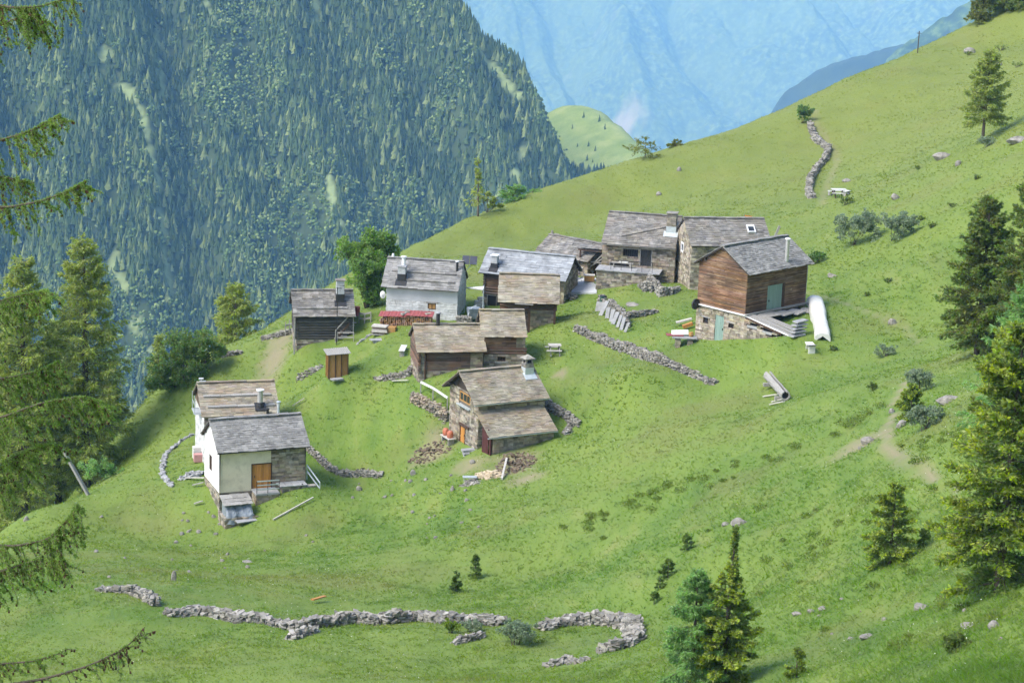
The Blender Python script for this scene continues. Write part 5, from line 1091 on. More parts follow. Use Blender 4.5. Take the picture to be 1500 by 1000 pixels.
drywall('dry_stone_wall', 'narrow winding dry wall climbing the upper pasture towards the skyline', [(1189, 291), (1183, 283), (1186, 265), (1196, 248), (1207, 236), (1213, 222), (1203, 212), (1192, 206), (1188, 194), (1184, 182)], [.5, .8, .9, .9, .9, .9, .7, .9, .8, .6], .8, 8, .5, loose=.25)
drywall('dry_stone_wall', 'low wall running right from the plastered house over the slope', [(452, 657), (468, 672), (485, 688), (500, 695), (530, 695), (560, 696)], [.45, .6, .65, .55, .5, .35], .5, 9, .32, loose=.2)
drywall('stone_kerb', 'curved line of pale flat stones edging the lawn left of the lowest houses', [(284, 637), (265, 648), (250, 660), (243, 672), (240, 688), (241, 700), (252, 713)], [.2]*7, .3, 10, .42, 'slate', loose=.1, cat='kerb')
drywall('retaining_wall', 'stone retaining wall left of the gabled house, carrying a white rail', [(604, 584), (620, 592), (640, 604), (657, 616)], [.55, .7, .9, 1.1], .45, 11, .30, 'stone', loose=.1)
drywall('retaining_wall', 'pale capped low wall right of the gabled house', [(800, 596), (815, 604), (832, 612), (848, 622)], [.6, .65, .7, .5], .45, 12, .34, loose=.2)
drywall('rubble_heap', 'spilled pale stones under the low wall right of the gabled house', [(838, 620), (834, 630), (828, 637)], [.25, .25, .15], .5, 13, .30, loose=.6, cat='rubble')
drywall('retaining_wall', 'stone retaining wall with slate slabs leaning along its lower side', [(880, 438), (886, 448), (896, 456), (908, 464), (917, 473), (920, 480)], [.55, 1.0, 1.1, 1.1, 1.0, .5], .5, 14, .32, loose=.25)
drywall('retaining_wall', 'thin wall arm half overgrown, running right from the slate slab wall', [(918, 466), (935, 464), (950, 460), (962, 457)], [.7, .6, .4, .2], .4, 15, .32, loose=.2)
drywall('ruined_wall', 'broken wall stub rising beside the terrace, left arm dark and tumbled', [(941, 420), (950, 426), (958, 424)], [.6, 1.0, .7], .8, 16, .34, loose=.5)
drywall('ruined_wall', 'pale broken wall stub next to the tumbled dark one below the tall stone house', [(952, 414), (962, 422), (970, 434), (980, 431), (994, 424)], [.9, 1.0, .9, .6, .3], .5, 17, .34, loose=.25)
drywall('retaining_wall', 'short mossy wall left of the long low barn', [(551, 555), (575, 553), (600, 550)], [.35, .45, .6], .4, 18, .3, loose=.2)
drywall('wall_stub', 'chunky stone stub touching the left corner of the long low barn', [(600, 546), (608, 544)], [.8, .9], .6, 19, .36, loose=.2)
drywall('stone_kerb', 'line of flat stones in the grass left of the outhouse', [(436, 553), (452, 546), (470, 537)], [.15]*3, .4, 20, .36, loose=.3, cat='kerb')
drywall('dry_stone_wall', 'low field wall left of the log barn on the skyline edge', [(385, 497), (402, 494), (418, 490), (432, 486)], [.4, .5, .6, .6], .5, 21, .34, loose=.35)
drywall('rubble_heap', 'small grey rubble patch on the edge left of the log barn', [(328, 522), (340, 520), (352, 517)], [.3, .4, .2], .5, 22, .34, loose=.5, cat='rubble')
drywall('flagstone_path', 'line of flat flagstones climbing from the log barn to the woodpile', [(524, 502), (534, 496), (543, 490), (548, 485)], [.08]*4, .35, 23, .40, 'slate', sink=.1, loose=.1, cat='path')
drywall('stone_stack', 'rough stack of stones and boards at the right corner of the lime washed house', [(671, 474), (682, 474), (690, 473)], [1.0, 1.1, .9], .6, 24, .32, loose=.3, cat='stone stack')
drywall('rubble_heap', 'pale stones heaped beside the open barn at the edge of the paved yard', [(824, 432), (832, 436), (842, 438)], [.4, .5, .3], .7, 25, .34, loose=.6, cat='rubble')
# terrace in front of the terrace house
h = H11; tq = gpts((874, 428), (905, 424), (940, 412)); zt = h.F(920, 391)[1]+h.c[2]
t0 = h.c+h.a*(h.x0-.1)+h.b*(h.y0-.05); m = MB(); rr = h.rg; W_ = 5.0; D_ = 1.9
te = empty('terrace', [t0[0], t0[1], zt], h.th, 'walled terrace with pale slab top before the terrace house', 'terrace')
m.box((W_/2, -D_/2, -2.0), (W_-.15, D_-.15, 3.86), 0, 1)
for f in range(2):
    z = -3.9
    while z < -.1:
        hh_ = min(rr.uniform(.13, .24), -.08-z); t = 0.0; LL = W_ if f == 0 else D_
        while t < LL-.05:
            w = min(rr.uniform(.25, .7), LL-t)
            if f == 0: m.boxes([(t+w/2, -D_+.03, z+hh_/2)], (w/2*.97, 0, 0), (0, .05+rr.uniform(0, .03), 0), (0, 0, hh_/2*.94), 0, .016, rr)
            else: m.boxes([(.03, -t-w/2, z+hh_/2)], (.05+rr.uniform(0, .03), 0, 0), (0, w/2*.97, 0), (0, 0, hh_/2*.94), 0, .016, rr); m.boxes([(W_-.03, -t-w/2, z+hh_/2)], (.06, 0, 0), (0, w/2*.97, 0), (0, 0, hh_/2*.94), 0, .016, rr)
            t += w
        z += hh_
m.build('wall', ST, te)
m = MB(); t = -.1
while t < W_+.05:
    w = rr.uniform(.6, 1.1); m.box((t+w/2, -D_/2, -.02), (w*.985, D_+.3, .09), 0, 0, .008); t += w
m.build('slab_top', [M['slate']], te)
railing('railing', [(t0+h.a*xx-h.b*(D_-.1))*np.array([1, 1, 0])+np.array([0, 0, zt]) for xx in np.linspace(1.2, W_-.2, 5)], M['black'], .9, (.88,), .035, 'thin dark rail standing along the terrace edge')
m = MB(); bp = t0+h.a*2.0-h.b*.5; m.box((0, 0, .42), (1.9, .4, .06)); m.box((-.75, 0, .2), (.08, .35, .4)); m.box((.75, 0, .2), (.08, .35, .4)); m.box((.1, 0, .5), (.8, .3, .1), 0, 1)
o = m.build('bench', [M['grey_wood'], M['white']]); o.location = (bp[0], bp[1], zt+.02); o.rotation_euler.z = h.th; tag(o, 'low grey bench with pale folded cloth on the terrace', 'bench')
# paved yard, crate, leaning plank and timber frame
q = gpts((838, 428), (872, 432)); y0 = ground(852, 428)
m = MB(); Y = gpts((828, 430), (874, 430), (873, 409), (846, 408)); Z = max(p[2] for p in Y)-.1
m.raw([(*p[:2], max(p[2]+.12, Z-.5)) for p in Y]+[(*p[:2], p[2]-1.2) for p in Y], [(0, 1, 2, 3), (0, 4, 5, 1), (1, 5, 6, 2), (2, 6, 7, 3), (3, 7, 4, 0)]); tag(m.build('paved_yard', [M['concrete']]), kind='structure')
m = MB(); m.box((0, 0, .25), (.9, .6, .5)); o = m.build('crate', [M['rust_wood']]); m2 = MB(); m2.box((0, 0, .53), (.95, .65, .06)); m2.build('lid', [M['pale_wood']], o); p = ground(863, 413); o.location = p+np.array([0, 0, .1]); tag(o, 'ochre crate with pale lid on the paved yard', 'crate')
pa, pb = ground(829, 418), ground(852, 408); pipe_obj('plank', pa+np.array([0, 0, .25]), pb+np.array([0, 0, 1.0]), .35, M['grey_wood'], 'grey plank leaning past the dark gable of the silvery roofed house', 'plank', .1)
m = MB(); a = np.linspace(0, 2*math.pi, 21); m.tube(np.stack([.36*np.cos(a), 0*a, .36*np.sin(a)+.36], 1), .05, 6)
for q_ in range(6): m.bar((0, 0, .36), (.34*math.cos(q_*1.047), 0, .36+.34*math.sin(q_*1.047)), .035)
o = m.build('wheel', [M['grey_wood']]); o.location = ground(849, 409)+np.array([0, 0, .15]); tag(o, 'old spoked wheel leaning at the dark gable beside the yard', 'wheel')
fr = ground(866, 404); fe = empty('timber_frame', fr, -.3, 'open timber lean-to frame with cross braces between yard and terrace house', 'shed frame')
def fbar(n, a, b, w, mm): m = MB(); m.bar(a, b, w); m.build(n, [M[mm]], fe)
for x in (-1.1, 1.1):
    for y in (0, 1.4): fbar('post', (x, y, -.3), (x, y, 2.3), .13, 'dark_wood')
fbar('beam', (-1.3, 0, 2.3), (1.3, 0, 2.3), .15, 'old_plank'); fbar('beam', (-1.3, 1.4, 2.45), (1.3, 1.4, 2.45), .15, 'old_plank'); fbar('rail', (-1.1, 0, 1.3), (1.1, 0, 1.25), .1, 'grey_wood'); fbar('brace', (-1.0, 0, .2), (1.0, 0, 1.7), .1, 'grey_wood'); fbar('brace', (.2, 0, 1.2), (1.1, 0, 2.2), .1, 'grey_wood')
m = MB()
for k in range(7): m.box((-1.2+k*.4, .7, 2.52+.01*(k % 3)), (.37, 1.9, .05), .0, 0, .02)
m.build('roof', [M['roof_dark']], fe)
m = MB(); m.box((0, .9, .45), (1.6, .9, .9), .1, 0, .1); m.build('stored_timber', [M['dark_wood']], fe)
# white sail between two houses
A = np.array(ray(681, 421))*172; B = np.array(ray(709, 419))*171; Cc = np.array(ray(708, 424.5))*168.5; m = MB(); m.raw([A-A, B-A, Cc-A, A-A+(0, 0, -.05), B-A+(0, 0, -.05), Cc-A+(0, 0, -.05)], [(0, 1, 2), (3, 5, 4)]); m.raw([A-A, B-A, (0, 0, -.05), B-A+(0, 0, -.05)], [(0, 1, 3, 2)])
sl = empty('sun_sail', A, 0, 'white triangular sun sail stretched between the lime washed and silvery roofed houses', 'sun sail'); m.build('cloth', [M['white']], sl)
for p in (A, B, Cc): k = MB(); g = float(T(p[0], p[1])); k.tube([p-A+(0, 0, .1), (p[0]-A[0], p[1]-A[1], g-A[2]-.2)], .03, 6); k.build('pole', [M['zinc']], sl)
# firewood under red sheets along the lime washed house
h = H4; wa, wb = h.F(562, 470)[0], h.F(636, 480)[0]
ws = empty('woodpile', h.c+h.a*(wa)+h.b*(h.y0-1.5)+np.array([0, 0, h.gz(wa, h.y0-1.5)]), h.th, 'firewood stack roofed with red sheets against the lime washed wall', 'woodpile')
m = MB(); r = np.random.default_rng(31); Lw = wb-wa+.1
gs = lambda x: h.gz(wa+x, h.y0-1.5)-h.gz(wa, h.y0-1.5)
for x in np.arange(.08, Lw, .17):
    z = gs(x)-.15
    while z < gs(x)+.70+.08*math.sin(x*3):
        rad = r.uniform(.06, .1); 
        for dp in (0, .45): m.tube([(x+r.normal(0, .02), -.3+dp+r.uniform(-.06, .06), z+rad), (x, .1+dp, z+rad)], rad, 6)
        z += rad*1.85
m.build('firewood', [M['firewood']], ws)
for i in range(2):
    x0, x1 = (i*.5*Lw-.1+.02*i, (i+1)*.5*Lw+.05); xx = np.linspace(x0, x1, 20); m = MB(); dz = gs((x0+x1)/2)*.8
    V = [(x, y, 0.84+z+.02*math.sin(x*30)+dz+gs(x)*.2) for y, z in ((-.5, 0), (.6, .2)) for x in xx]+[(x, y, 0.81+z+.02*math.sin(x*30)+dz+gs(x)*.2) for y, z in ((-.5, 0), (.6, .2)) for x in xx]
    m.raw(V, [(k, k+1, 21+k, 20+k) for k in range(19)]+[(40+k, 60+k, 61+k, 41+k) for k in range(19)]+[(k, 40+k, 41+k, k+1) for k in range(19)]); m.build('red_sheet', [M['red_sheet']], ws)
m = MB()
for x, y, z in ((.5*Lw, .2, 1.08), (.45*Lw, -.2, .98), (.1, .4, 1.1), (.9*Lw, .1, .95)): m.box((x, y, z+gs(x)*.9), (.45, .3, .14), r.random(), 0, .04)
m.build('weight_stone', [M['fieldstone']], ws)
p = ground(556, 490); st = empty('board_stack', p, -.1, 'low stack of boards and flat stones beside the firewood', 'board stack'); 
for k in range(6): m = MB(); m.box((r.uniform(-.1, .1), r.uniform(-.1, .1), .1+k*.13), (1.3, .8, .1), r.normal(0, .08), 0, .02); m.build('board', [M[('grey_wood', 'old_plank', 'pale_wood')[k % 3]]], st)
m = MB(); m.box((.95, .2, .35), (.8, .7, .7), 0, 0, .02); m.build('box', [M['rust_wood']], st)
m = MB(); m.box((0, 0, .15), (1.0, .7, .06), .3, 0, .02); m.box((0.1, 0, 0), (.7, .5, .25), .2, 0, .03); o = m.build('stone_table', [M['slate']]); o.location = ground(551, 500); tag(o, 'flat pale stone slab lying below the board stack', 'slab')
def bench(name, lb, px, py, L, rz, matl, table=False, wid=.4):
    p = ground(px, py); e = empty(name, p, rz, lb, 'table' if table else 'bench')
    m = MB(); H_s = .72 if table else .42
    for k in range(3 if table else 2): m.box((0, (-wid/2+wid*(k+.5)/(3 if table else 2)), H_s), (L, wid/(3 if table else 2)*.94, .05))
    m.build('table_top' if table else 'seat', [M[matl]], e)
    for x in (-L*.36, L*.36): k = MB(); k.box((x, 0, H_s/2-.08), (.1, wid*.75, H_s+.1)); k.build('leg', [M['grey_wood']], e)
    return e
bench('bench', 'plain white bench alone on the lawn left of the long low barn', 590, 517, 2.0, 1.52, 'white', wid=.5)
p = ground(1228, 288); e = empty('picnic_table', p, .12, 'picnic table with two pale benches on the upper pasture', 'picnic table')
m = MB()
for k in range(4): m.box((0, -.33+k*.22, .74), (1.5, .2, .05))
m.build('table_top', [M['white']], e)
for y in (-.75, .75): m = MB(); m.box((0, y, .45), (1.7, .28, .05)); m.build('seat', [M['white']], e)
for x in (-.5, .5): m = MB(); m.bar((x, -.8, -.05), (x, -.2, .72), .09); m.bar((x, .8, -.05), (x, .2, .72), .09); m.bar((x, -.8, .42), (x, .8, .42), .08); m.build('leg', [M['dark_wood']], e)
bench('bench', 'pale bench standing apart at the right end of the picnic table', 1240, 286, 1.0, .9, 'white'); bench('bench', 'pale bench standing apart at the left end of the picnic table', 1218, 286, .8, .4, 'white')
p = ground(812, 518); e = empty('picnic_table', p, .1, 'grey weathered picnic table on the grass right of the small barn', 'picnic table')
m = MB()
for k in range(3): m.box((0, -.25+k*.25, .72), (1.0, .23, .05))
m.build('table_top', [M['pale_wood']], e)
for y in (-.65, .6): m = MB(); m.box((-.1, y, .40), (1.2, .25, .05)); m.build('seat', [M['pale_wood']], e)
for x in (-.35, .35): m = MB(); m.bar((x, -.7, -.05), (x, -.1, .7), .08); m.bar((x, .7, -.05), (x, .1, .7), .08); m.build('leg', [M['grey_wood']], e)
# wooden stair and pole of the log barn
h = H3; s0 = h.F(491, 492); e = empty('wooden_stair', ground(497, 498), h.th, 'wooden stair with handrails at the right end of the log barn', 'stair')
for k in range(7): m = MB(); m.box((.05+k*.17, .15+.12*k, .1+k*.2), (.9, .28, .05)); m.build('tread', [M['grey_wood']], e)
for y in (-.1, .55): m = MB(); m.bar((-.35, y-.1, .0), (1.2, y+.7, 1.65), .06, .2); m.build('stringer', [M['old_plank']], e)
for zz_ in (.9,): m = MB(); m.bar((-.35, -.2, .85), (1.25, .6, 2.4), .06, .09); m.build('handrail', [M['grey_wood']], e)
for x, z in ((-.35, 0), (1.2, .3)): m = MB(); m.bar((x, -.2+.5*(x > 0), -.3), (x, -.2+.5*(x > 0), .85+z*4), .07); m.build('post', [M['grey_wood']], e)
b0 = ground(493, 505); pipe_obj('pole', b0+np.array([0, 0, -.2]), b0+np.array([0, 0, 5.0]), .06, M['black'], 'thin tall dark pole before the log barn chimney', 'pole')
fp = gpts((494, 500), (518, 500)); railing('handrail', fp, M['grey_wood'], .8, (.78, .35), .05, 'grey post and rail at the foot of the log barn stair')
fp = gpts((526, 473), (534, 474), (543, 472)); railing('fence', fp, M['grey_wood'], .9, (.85, .4), .09, 'short grey fence before the leafy tree', 'fence')
m = MB(); m.tube([(0, 0, 0), (0, 0, .15), (0, 0, .8), (0, 0, .85)], [.22, .26, .26, .2], 10); o = m.build('barrel', [M['red_sheet']]); o.location = ground(523, 466)+np.array([0, 0, .2]); tag(o, 'rusty red barrel at the right corner of the log barn', 'barrel')
fp = gpts((418, 492), (424, 489), (432, 487)); railing('fence', fp, M['grey_wood'], 1.3, (.9,), .08, 'old posts standing left of the log barn', 'fence')
# stairs, landing, oven and rails at the plastered house
h = H1; L2W = lambda x, y, z: h.c+h.a*x+h.b*y+h.u*z
xd = h.F(383, 713); zl_ = xd[1]-.05
e = empty('landing', L2W(xd[0], h.y0-.75, zl_), h.th, 'stone landing with steps before the orange door', 'landing')
m = MB(); m.box((.1, 0, -.06), (1.75, 1.3, .12), 0, 0, .01); m.build('slab_top', [M['slate']], e)
m = MB(); m.box((.1, .05, -1.3), (1.55, 1.15, 2.4), 0, 1); rr = h.rg; z = -2.2
while z < -.14:
    hh_ = rr.uniform(.14, .22)
    for fx, L_ in ((0, 1.6), (1, 1.2), (2, 1.2)):
        t = 0
        while t < L_-.05:
            w = min(rr.uniform(.25, .6), L_-t); c = t+w/2
            if fx == 0: m.boxes([(c-.7, -.55, z+hh_/2)], (w/2*.97, 0, 0), (0, .06, 0), (0, 0, hh_/2*.94), 0, .015, rr)
            else: m.boxes([(-.7 if fx == 1 else .9, c-.55, z+hh_/2)], (.06, 0, 0), (0, w/2*.97, 0), (0, 0, hh_/2*.94), 0, .015, rr)
            t += w
    z += hh_
m.build('wall', ST, e)
rl = railing('railing', [L2W(xd[0]-.7, h.y0-1.3, zl_), L2W(xd[0]+.1, h.y0-1.35, zl_), L2W(xd[0]+.95, h.y0-1.35, zl_)], M['black'], .95, (.92, .62, .3), .045, 'pale three bar rail guarding the stone landing', top=M['zinc'])
st = empty('stone_stair', L2W(h.x1-.1, h.y0-.6, zl_), h.th, 'stone stair climbing to the right corner of the plastered house', 'stair')
for k in range(6): m = MB(); m.box((.15+.02*k, -.25-.30*k, .12-.30*k), (.95, .42, .13), rr.normal(0, .04), 0, .02); m.box((.15+.02*k, -.2-.30*k, -.25-.30*k), (.8, .4, .55), 0, 0, .03); m.build('step', [M['slate'] if k % 2 else M['fieldstone']], st)
rl = railing('handrail', [L2W(h.x1+.15, h.y0+.1, zl_+.5), L2W(h.x1+.75, h.y0-1.2, zl_-.5)], M['zinc'], .95, (.9, .45), .05, 'slanting zinc handrail beside the stone stair')
cx = h.F(426, 700); e = empty('stone_bin', L2W(cx[0]-.1, h.y0-.55, zl_-.2), h.th, 'low stone bin with slate lid under the stone part of the front wall', 'bin')
m = MB(); z = -.9
while z < .42:
    t = -.85; hh_ = rr.uniform(.09, .15)
    while t < .85: w = min(rr.uniform(.2, .5), .86-t); m.boxes([(t+w/2, -.4, z+hh_/2)], (w/2*.97, 0, 0), (0, .1, 0), (0, 0, hh_/2*.93), 0, .012, rr); t += w
    z += hh_
m.box((0, .0, -.2), (1.6, .7, 1.2), 0, 1); m.build('wall', ST, e); m = MB()
for k in range(4): m.box((-.78+.52*k, -.05, .50), (.5, 1.05, .06), 0, 0, .012)
m.build('lid', [M['slate']], e); m = MB(); m.boxes([(.45, -.53, .1)], (.05, 0, 0), (0, .02, 0), (.22, 0, .5)); m.build('prop_board', [M['dark_wood']], e)
ov = ground(352, 768); e = empty('stone_shed', ov+h.b*.9, h.th, 'little stone shed with slab roof and grey tarpaulin, before the plastered house', 'shed')
m = MB(); z = -.8
while z < .5:
    hh_ = rr.uniform(.13, .22)
    for t in np.arange(-1.05, 1.05, .4): m.boxes([(t+.2, -.85, z+hh_/2)], (.19, 0, 0), (0, .08, 0), (0, 0, hh_/2*.93), 0, .02, rr); m.boxes([(-1.05, t*.75+.1, z+hh_/2)], (.08, 0, 0), (0, .19, 0), (0, 0, hh_/2*.93), 0, .02, rr); m.boxes([(1.05, t*.75+.1, z+hh_/2)], (.08, 0, 0), (0, .19, 0), (0, 0, hh_/2*.93), 0, .02, rr)
    z += hh_
m.box((0, 0, -.2), (2.0, 1.6, 1.3), 0, 1); m.build('wall', ST, e)
m = MB(); g = np.linspace(0, 1, 15); X_, Y_ = np.meshgrid(g, g); rg2 = np.random.default_rng(3); zz = .62+.72*np.sin(np.clip(Y_*1.25, 0, 1)*math.pi/2)+.09*(fbm(X_*7, Y_*7, 3, 3)-.5)*2+.05*np.sin(X_*21+Y_*4); V = np.stack([(X_-.5)*1.95, -.80+Y_*1.3-.10*np.sin(X_*9), zz], -1).reshape(-1, 3); i = np.arange(14*15).reshape(14, 15)[:, :-1].ravel(); m.raw(V, np.stack([i, i+1, i+16, i+15], 1)); m.raw(np.concatenate([V[:15], V[:15]-np.array([0, .12, .5])]), [(k, 15+k, 16+k, k+1) for k in range(14)]); m.raw(np.concatenate([V[::15], V[::15]*np.array([1, 1, 0])+np.array([0, 0, .2])]), [(k, k+1, 16+k, 15+k) for k in range(14)]); m.build('tarpaulin', [M['blue_tarp']], e)
m = MB()
for k in range(5): 
    for q_ in range(3): m.boxes([(-.85+.42*k, -.25+.45*q_, 1.42+.10*q_)], (.22, 0, rr.normal(0, .01)), (0, .3, .05), (0, -.01, .03), 0, .015, rr)
m.build('roof', [M['roof_dark'] if False else M['grey_wood']], e); m = MB(); m.box((.35, -1.15, .35), (1.5, .6, .08), .15, 0, .02); m.build('ledge', [M['slate']], e)
a, b = ground(400, 763), ground(459, 733); pipe_obj('pole', a+np.array([0, 0, .12]), b+np.array([0, 0, .25]), .09, M['pale_wood'], 'long pale pole lying on grass before the plastered house', 'pole')
p = ground(291, 672); m = MB(); m.box((0, 0, .55), (.9, .6, .9), .3); o = m.build('chest', [M['white']]); m2 = MB(); m2.box((.15, -.75, .35), (.8, .5, .6), .3); m2.build('lower_chest', [mat('faded_red', [(.40, .2, .19), (.5, .28, .26)], 3)], o); o.location = p; tag(o, 'white and faded red chests at the left wall of the narrow house', 'chest')
drywall('rubble_heap', 'pale flat stones piled left of the white gable', [(268, 702), (280, 698), (294, 696)], [.2, .35, .3], .8, 61, .40, 'slate', loose=.4, cat='rubble')
a, b = ground(300, 705), ground(268, 702); pipe_obj('plank', a+np.array([0, 0, .3]), b+np.array([0, 0, .15]), .16, M['pale_wood'], 'pale plank on the stones left of the white gable', 'plank', .06)
for k, (pa, pb, lb) in enumerate([((282, 714), (298, 712), 'upper grey board against the plinth of the white gable'), ((284, 741), (297, 739), 'lower grey board near the plinth of the white gable')]): a, b = ground(*pa), ground(*pb); pipe_obj('plank', a+np.array([0, 0, .2]), b+np.array([0, 0, .3]), .18, M['grey_wood'], lb, 'plank', .06)
a, b = ground(428, 599), ground(446, 589); pipe_obj('plank', a+np.array([0, 0, .25]), b+np.array([0, 0, .35]), .12, M['pale_wood'], 'thin pale rail lying on grass right of the narrow house', 'plank', .06)
# middle house surroundings
railing('railing', gpts((616, 577), (634, 586), (655, 600)), M['grey_wood'], 1.0, (.95,), .09, 'white top rail on grey posts left of the gabled house', top=M['white_metal'])
e = empty('bench', ground(656, 648), H9.th+1.57, 'small pale bench carrying two orange covered barrels by the orange door', 'bench')
m = MB(); m.box((0, 0, .45), (1.5, .6, .07)); m.build('shelf', [M['pale_wood']], e)
for x in (-.55, .55): m = MB(); m.box((x, 0, .2), (.1, .5, .5)); m.build('leg', [M['grey_wood']], e)
for x in (-.35, .4): m = MB(); m.tube([(x, 0, .48), (x, 0, .55), (x, 0, .85), (x, 0, 1.0), (x, 0, 1.03)], [.2, .24, .24, .17, .05], 14); bq = m.build('barrel', [M['orange_tarp']], None, smooth=True); bq.location = e.location; bq.rotation_euler = e.rotation_euler; tag(bq, 'left one of two orange covered barrels beside the gabled house' if x < 0 else 'right one of two orange covered barrels, nearer the orange door', 'barrel')
p = ground(686, 662); m = MB(); 
for k in range(3): m.box((.1*k, -.25*k, .15-.17*k), (1.0, .45, .16), .4, 0, .03)
o = m.build('door_steps', [M['slate']]); o.location = p; tag(o, 'pale stone steps at the corner of the gabled house', 'steps')
a, b = ground(735, 703), ground(742, 676); pipe_obj('beam', a+np.array([0, 0, .1]), b+np.array([0, 0, .25]), .14, M['pale_wood'], 'straight bleached beam lying by the dug earth', 'beam')
M['split_wood'] = mat('split_pale_wood', [(.34, .27, .17), (.52, .44, .31)], 6, island=.3)
def heap(name, lb, px, py, R, n, matl, size, cat, seed, hgt=.3):
    r = np.random.default_rng(seed); p = ground(px, py); a = r.random(n)*2*math.pi; q = r.random(n)**.6; x = R[0]*q*np.cos(a); y = R[1]*q*np.sin(a); z = T(p[0]+x, p[1]+y)-p[2]+hgt*(1-q)*r.random(n)
    m = MB(); t = r.random(n)*6.3; s = size*r.uniform(.4, 1.2, n); ti = r.normal(0, .3, n)
    m.boxes(np.stack([x, y, z], 1), np.stack([np.cos(t)*s, np.sin(t)*s, ti*s], 1), np.stack([-np.sin(t)*s*.4, np.cos(t)*s*.4, 0*s], 1), np.stack([0*s, 0*s, s*.3], 1), 0, size*.12, r); o = m.build(name, [M[matl]]); o.location = p; return tag(o, lb, cat)
heap('split_wood_heap', 'heap of pale split firewood beside the bleached beam', 716, 697, (1.0, .9), 90, 'split_wood', .28, 'wood heap', 1, .35)
heap('rubble_heap', 'small pale rubble heap under a grey lid, left of the split wood', 690, 707, (.7, .5), 50, 'fieldstone', .18, 'rubble', 2)
m = MB(); m.box((0, 0, .3), (1.0, .45, .05), .1); m.tube([(-.4, 0, -.1), (-.4, 0, .3)], .03, 5); m.tube([(.4, 0, -.1), (.4, 0, .3)], .03, 5); o = m.build('trough_lid', [M['zinc']]); o.location = ground(688, 704); tag(o, 'pale zinc lid on short legs above the small rubble heap', 'lid')
heap('earth_heap', 'brown heap of dug earth and stones below the lean-to', 757, 682, (1.5, 1.8), 190, 'soil', .16, 'earth heap', 3, .35); heap('earth_heap', 'flat brown patch of stony earth left of the gabled house', 632, 662, (1.6, 1.2), 130, 'soil', .15, 'earth heap', 4, .2)
# slate slabs leaning, green barrel
r = np.random.default_rng(41); qs = gpts((879, 456), (884, 461), (890, 466), (896, 470), (901, 474), (907, 478), (912, 482), (918, 486)); H4_ = [.9, 1.15, 1.0, .95, 1.0, .95, 1.0, .8]
for k, (p, hh_) in enumerate(zip(qs, H4_)):
    m = MB(); w = .48 if k == 0 else r.uniform(.13, .21); nv = np.array([.62, .45, 0]); m.boxes([(0, 0, hh_*.45)], np.array([.75, -.55, .1])*w, np.array([.27+r.normal(0, .1), .3+r.normal(0, .1), 1.0])*hh_*r.uniform(.4, .55), np.array([-.5, -.55, .5])*.04, 0, .02, r)
    o = m.build('slate_slab', [M['slate']]); o.location = p; tag(o, 'wide grey slab, leftmost leaning at the retaining wall' if k == 0 else 'narrow grey slate slab leaning in the row along the retaining wall', 'slab', None if k == 0 else 'slate slabs leaning along the retaining wall')
m = MB(); m.tube([(0, 0, 0), (0, 0, .1), (0, 0, .75), (0, 0, .8)], [.24, .27, .27, .26], 12); o = m.build('barrel', [M['green_barrel']]); m = MB(); m.tube([(0, 0, .8), (0, 0, .84)], .29, 12); m.build('lid', [M['black']], o); o.location = ground(883, 447); tag(o, 'dark green barrel at the top of the leaning slabs', 'barrel')
# ramp, planks, tarp, junk and trough at the boarded house
h = H13; zf = h.F(1091, 461)[1]+h.c[2]; cw = h.c+h.a*h.x0+h.b*h.y0; rd = -h.b
e = empty('ramp_wall', (cw[0], cw[1], zf), h.th, 'sloping stone side wall with dark openings under grey planks, right of the stone base', 'ramp')
r = np.random.default_rng(43); Lr = 6.0; m = MB(); topz = lambda t: -.12-.06*t-.018*t*t
z = -2.9
while z < 0:
    hh_ = r.uniform(.14, .22); t = 0
    while t < Lr:
        w = min(r.uniform(.25, .6), Lr-t); c = t+w/2
        hole = any(a < c < b and topz(c)-.75 < z+hh_/2 < topz(c)-.3 for a, b in ((.3, 1.3), (1.75, 2.7), (3.1, 4.0)))
        if z+hh_ < topz(c)-.05 and not hole: m.boxes([(.03, -c, z+hh_/2)], (.09, 0, 0), (0, w/2*.97, 0), (0, 0, hh_/2*.94), 0, .016, r)
        t += w
    z += hh_
m.raw([(.12, 0, -3), (.12, -Lr, -3), (.12, -Lr, topz(Lr)-.1), (.12, 0, -.2)], [(0, 1, 2, 3)], 1); m.build('wall', [M['stone'], M['dark_void']], e)
for a, b in ((.3, 1.3), (1.75, 2.7), (3.1, 4.0)):
    c = (a+b)/2; m = MB(); m.boxes([(-.02, -c, topz(c)-.62)], (.03, 0, 0), (0, (b-a)/2, .0), (0, 0, .10)); m.build('slate_sill', [M['slate']], e)
m = MB(); m.bar((-.02, .1, -.07), (-.02, -Lr-.3, topz(Lr)+.05), .10, .06); m.build('edge_flashing', [M['white_metal']], e)
m = MB(); m.bar((.0, -.2, -.2), (.0, -Lr*.6, topz(Lr*.6)-.22), .14, .16); m.build('edge_beam', [M['dark_wood']], e)
for k in range(5):
    m = MB(); x = .22+.30*k; y0_ = -.1-r.uniform(0, .3); y1_ = -Lr*r.uniform(.55, .98); m.bar((x, y0_, topz(-y0_)+.05+.02*(k % 2)), (x+r.normal(0, .1), y1_, topz(-y1_)+.08), .26, .07); m.build('plank', [M['grey_wood']], e)
m = MB()
for k in range(4): m.box((2.2+k*1.3, -.7-.15*k, -.12-.04*k), (1.5, 1.2, .07), .1*k, 0, .02)
m.box((3.5, -.5, -.9), (5.5, .7, 1.4), 0, 1); m.build('deck', [M['grey_wood'], M['dark_void']], e)
p = ground(1172, 494); s = empty('step_stack', p, h.th, 'grey slab steps at the lower end of the ramp', 'steps')
for k in range(5): m = MB(); m.box((.2*k, .3+.10*k, .1+.22*k), (1.3, .5, .10), r.normal(0, .06), 0, .02); m.build('step', [M['slate']], s)
a, b = ground(1205, 500), ground(1192, 445)
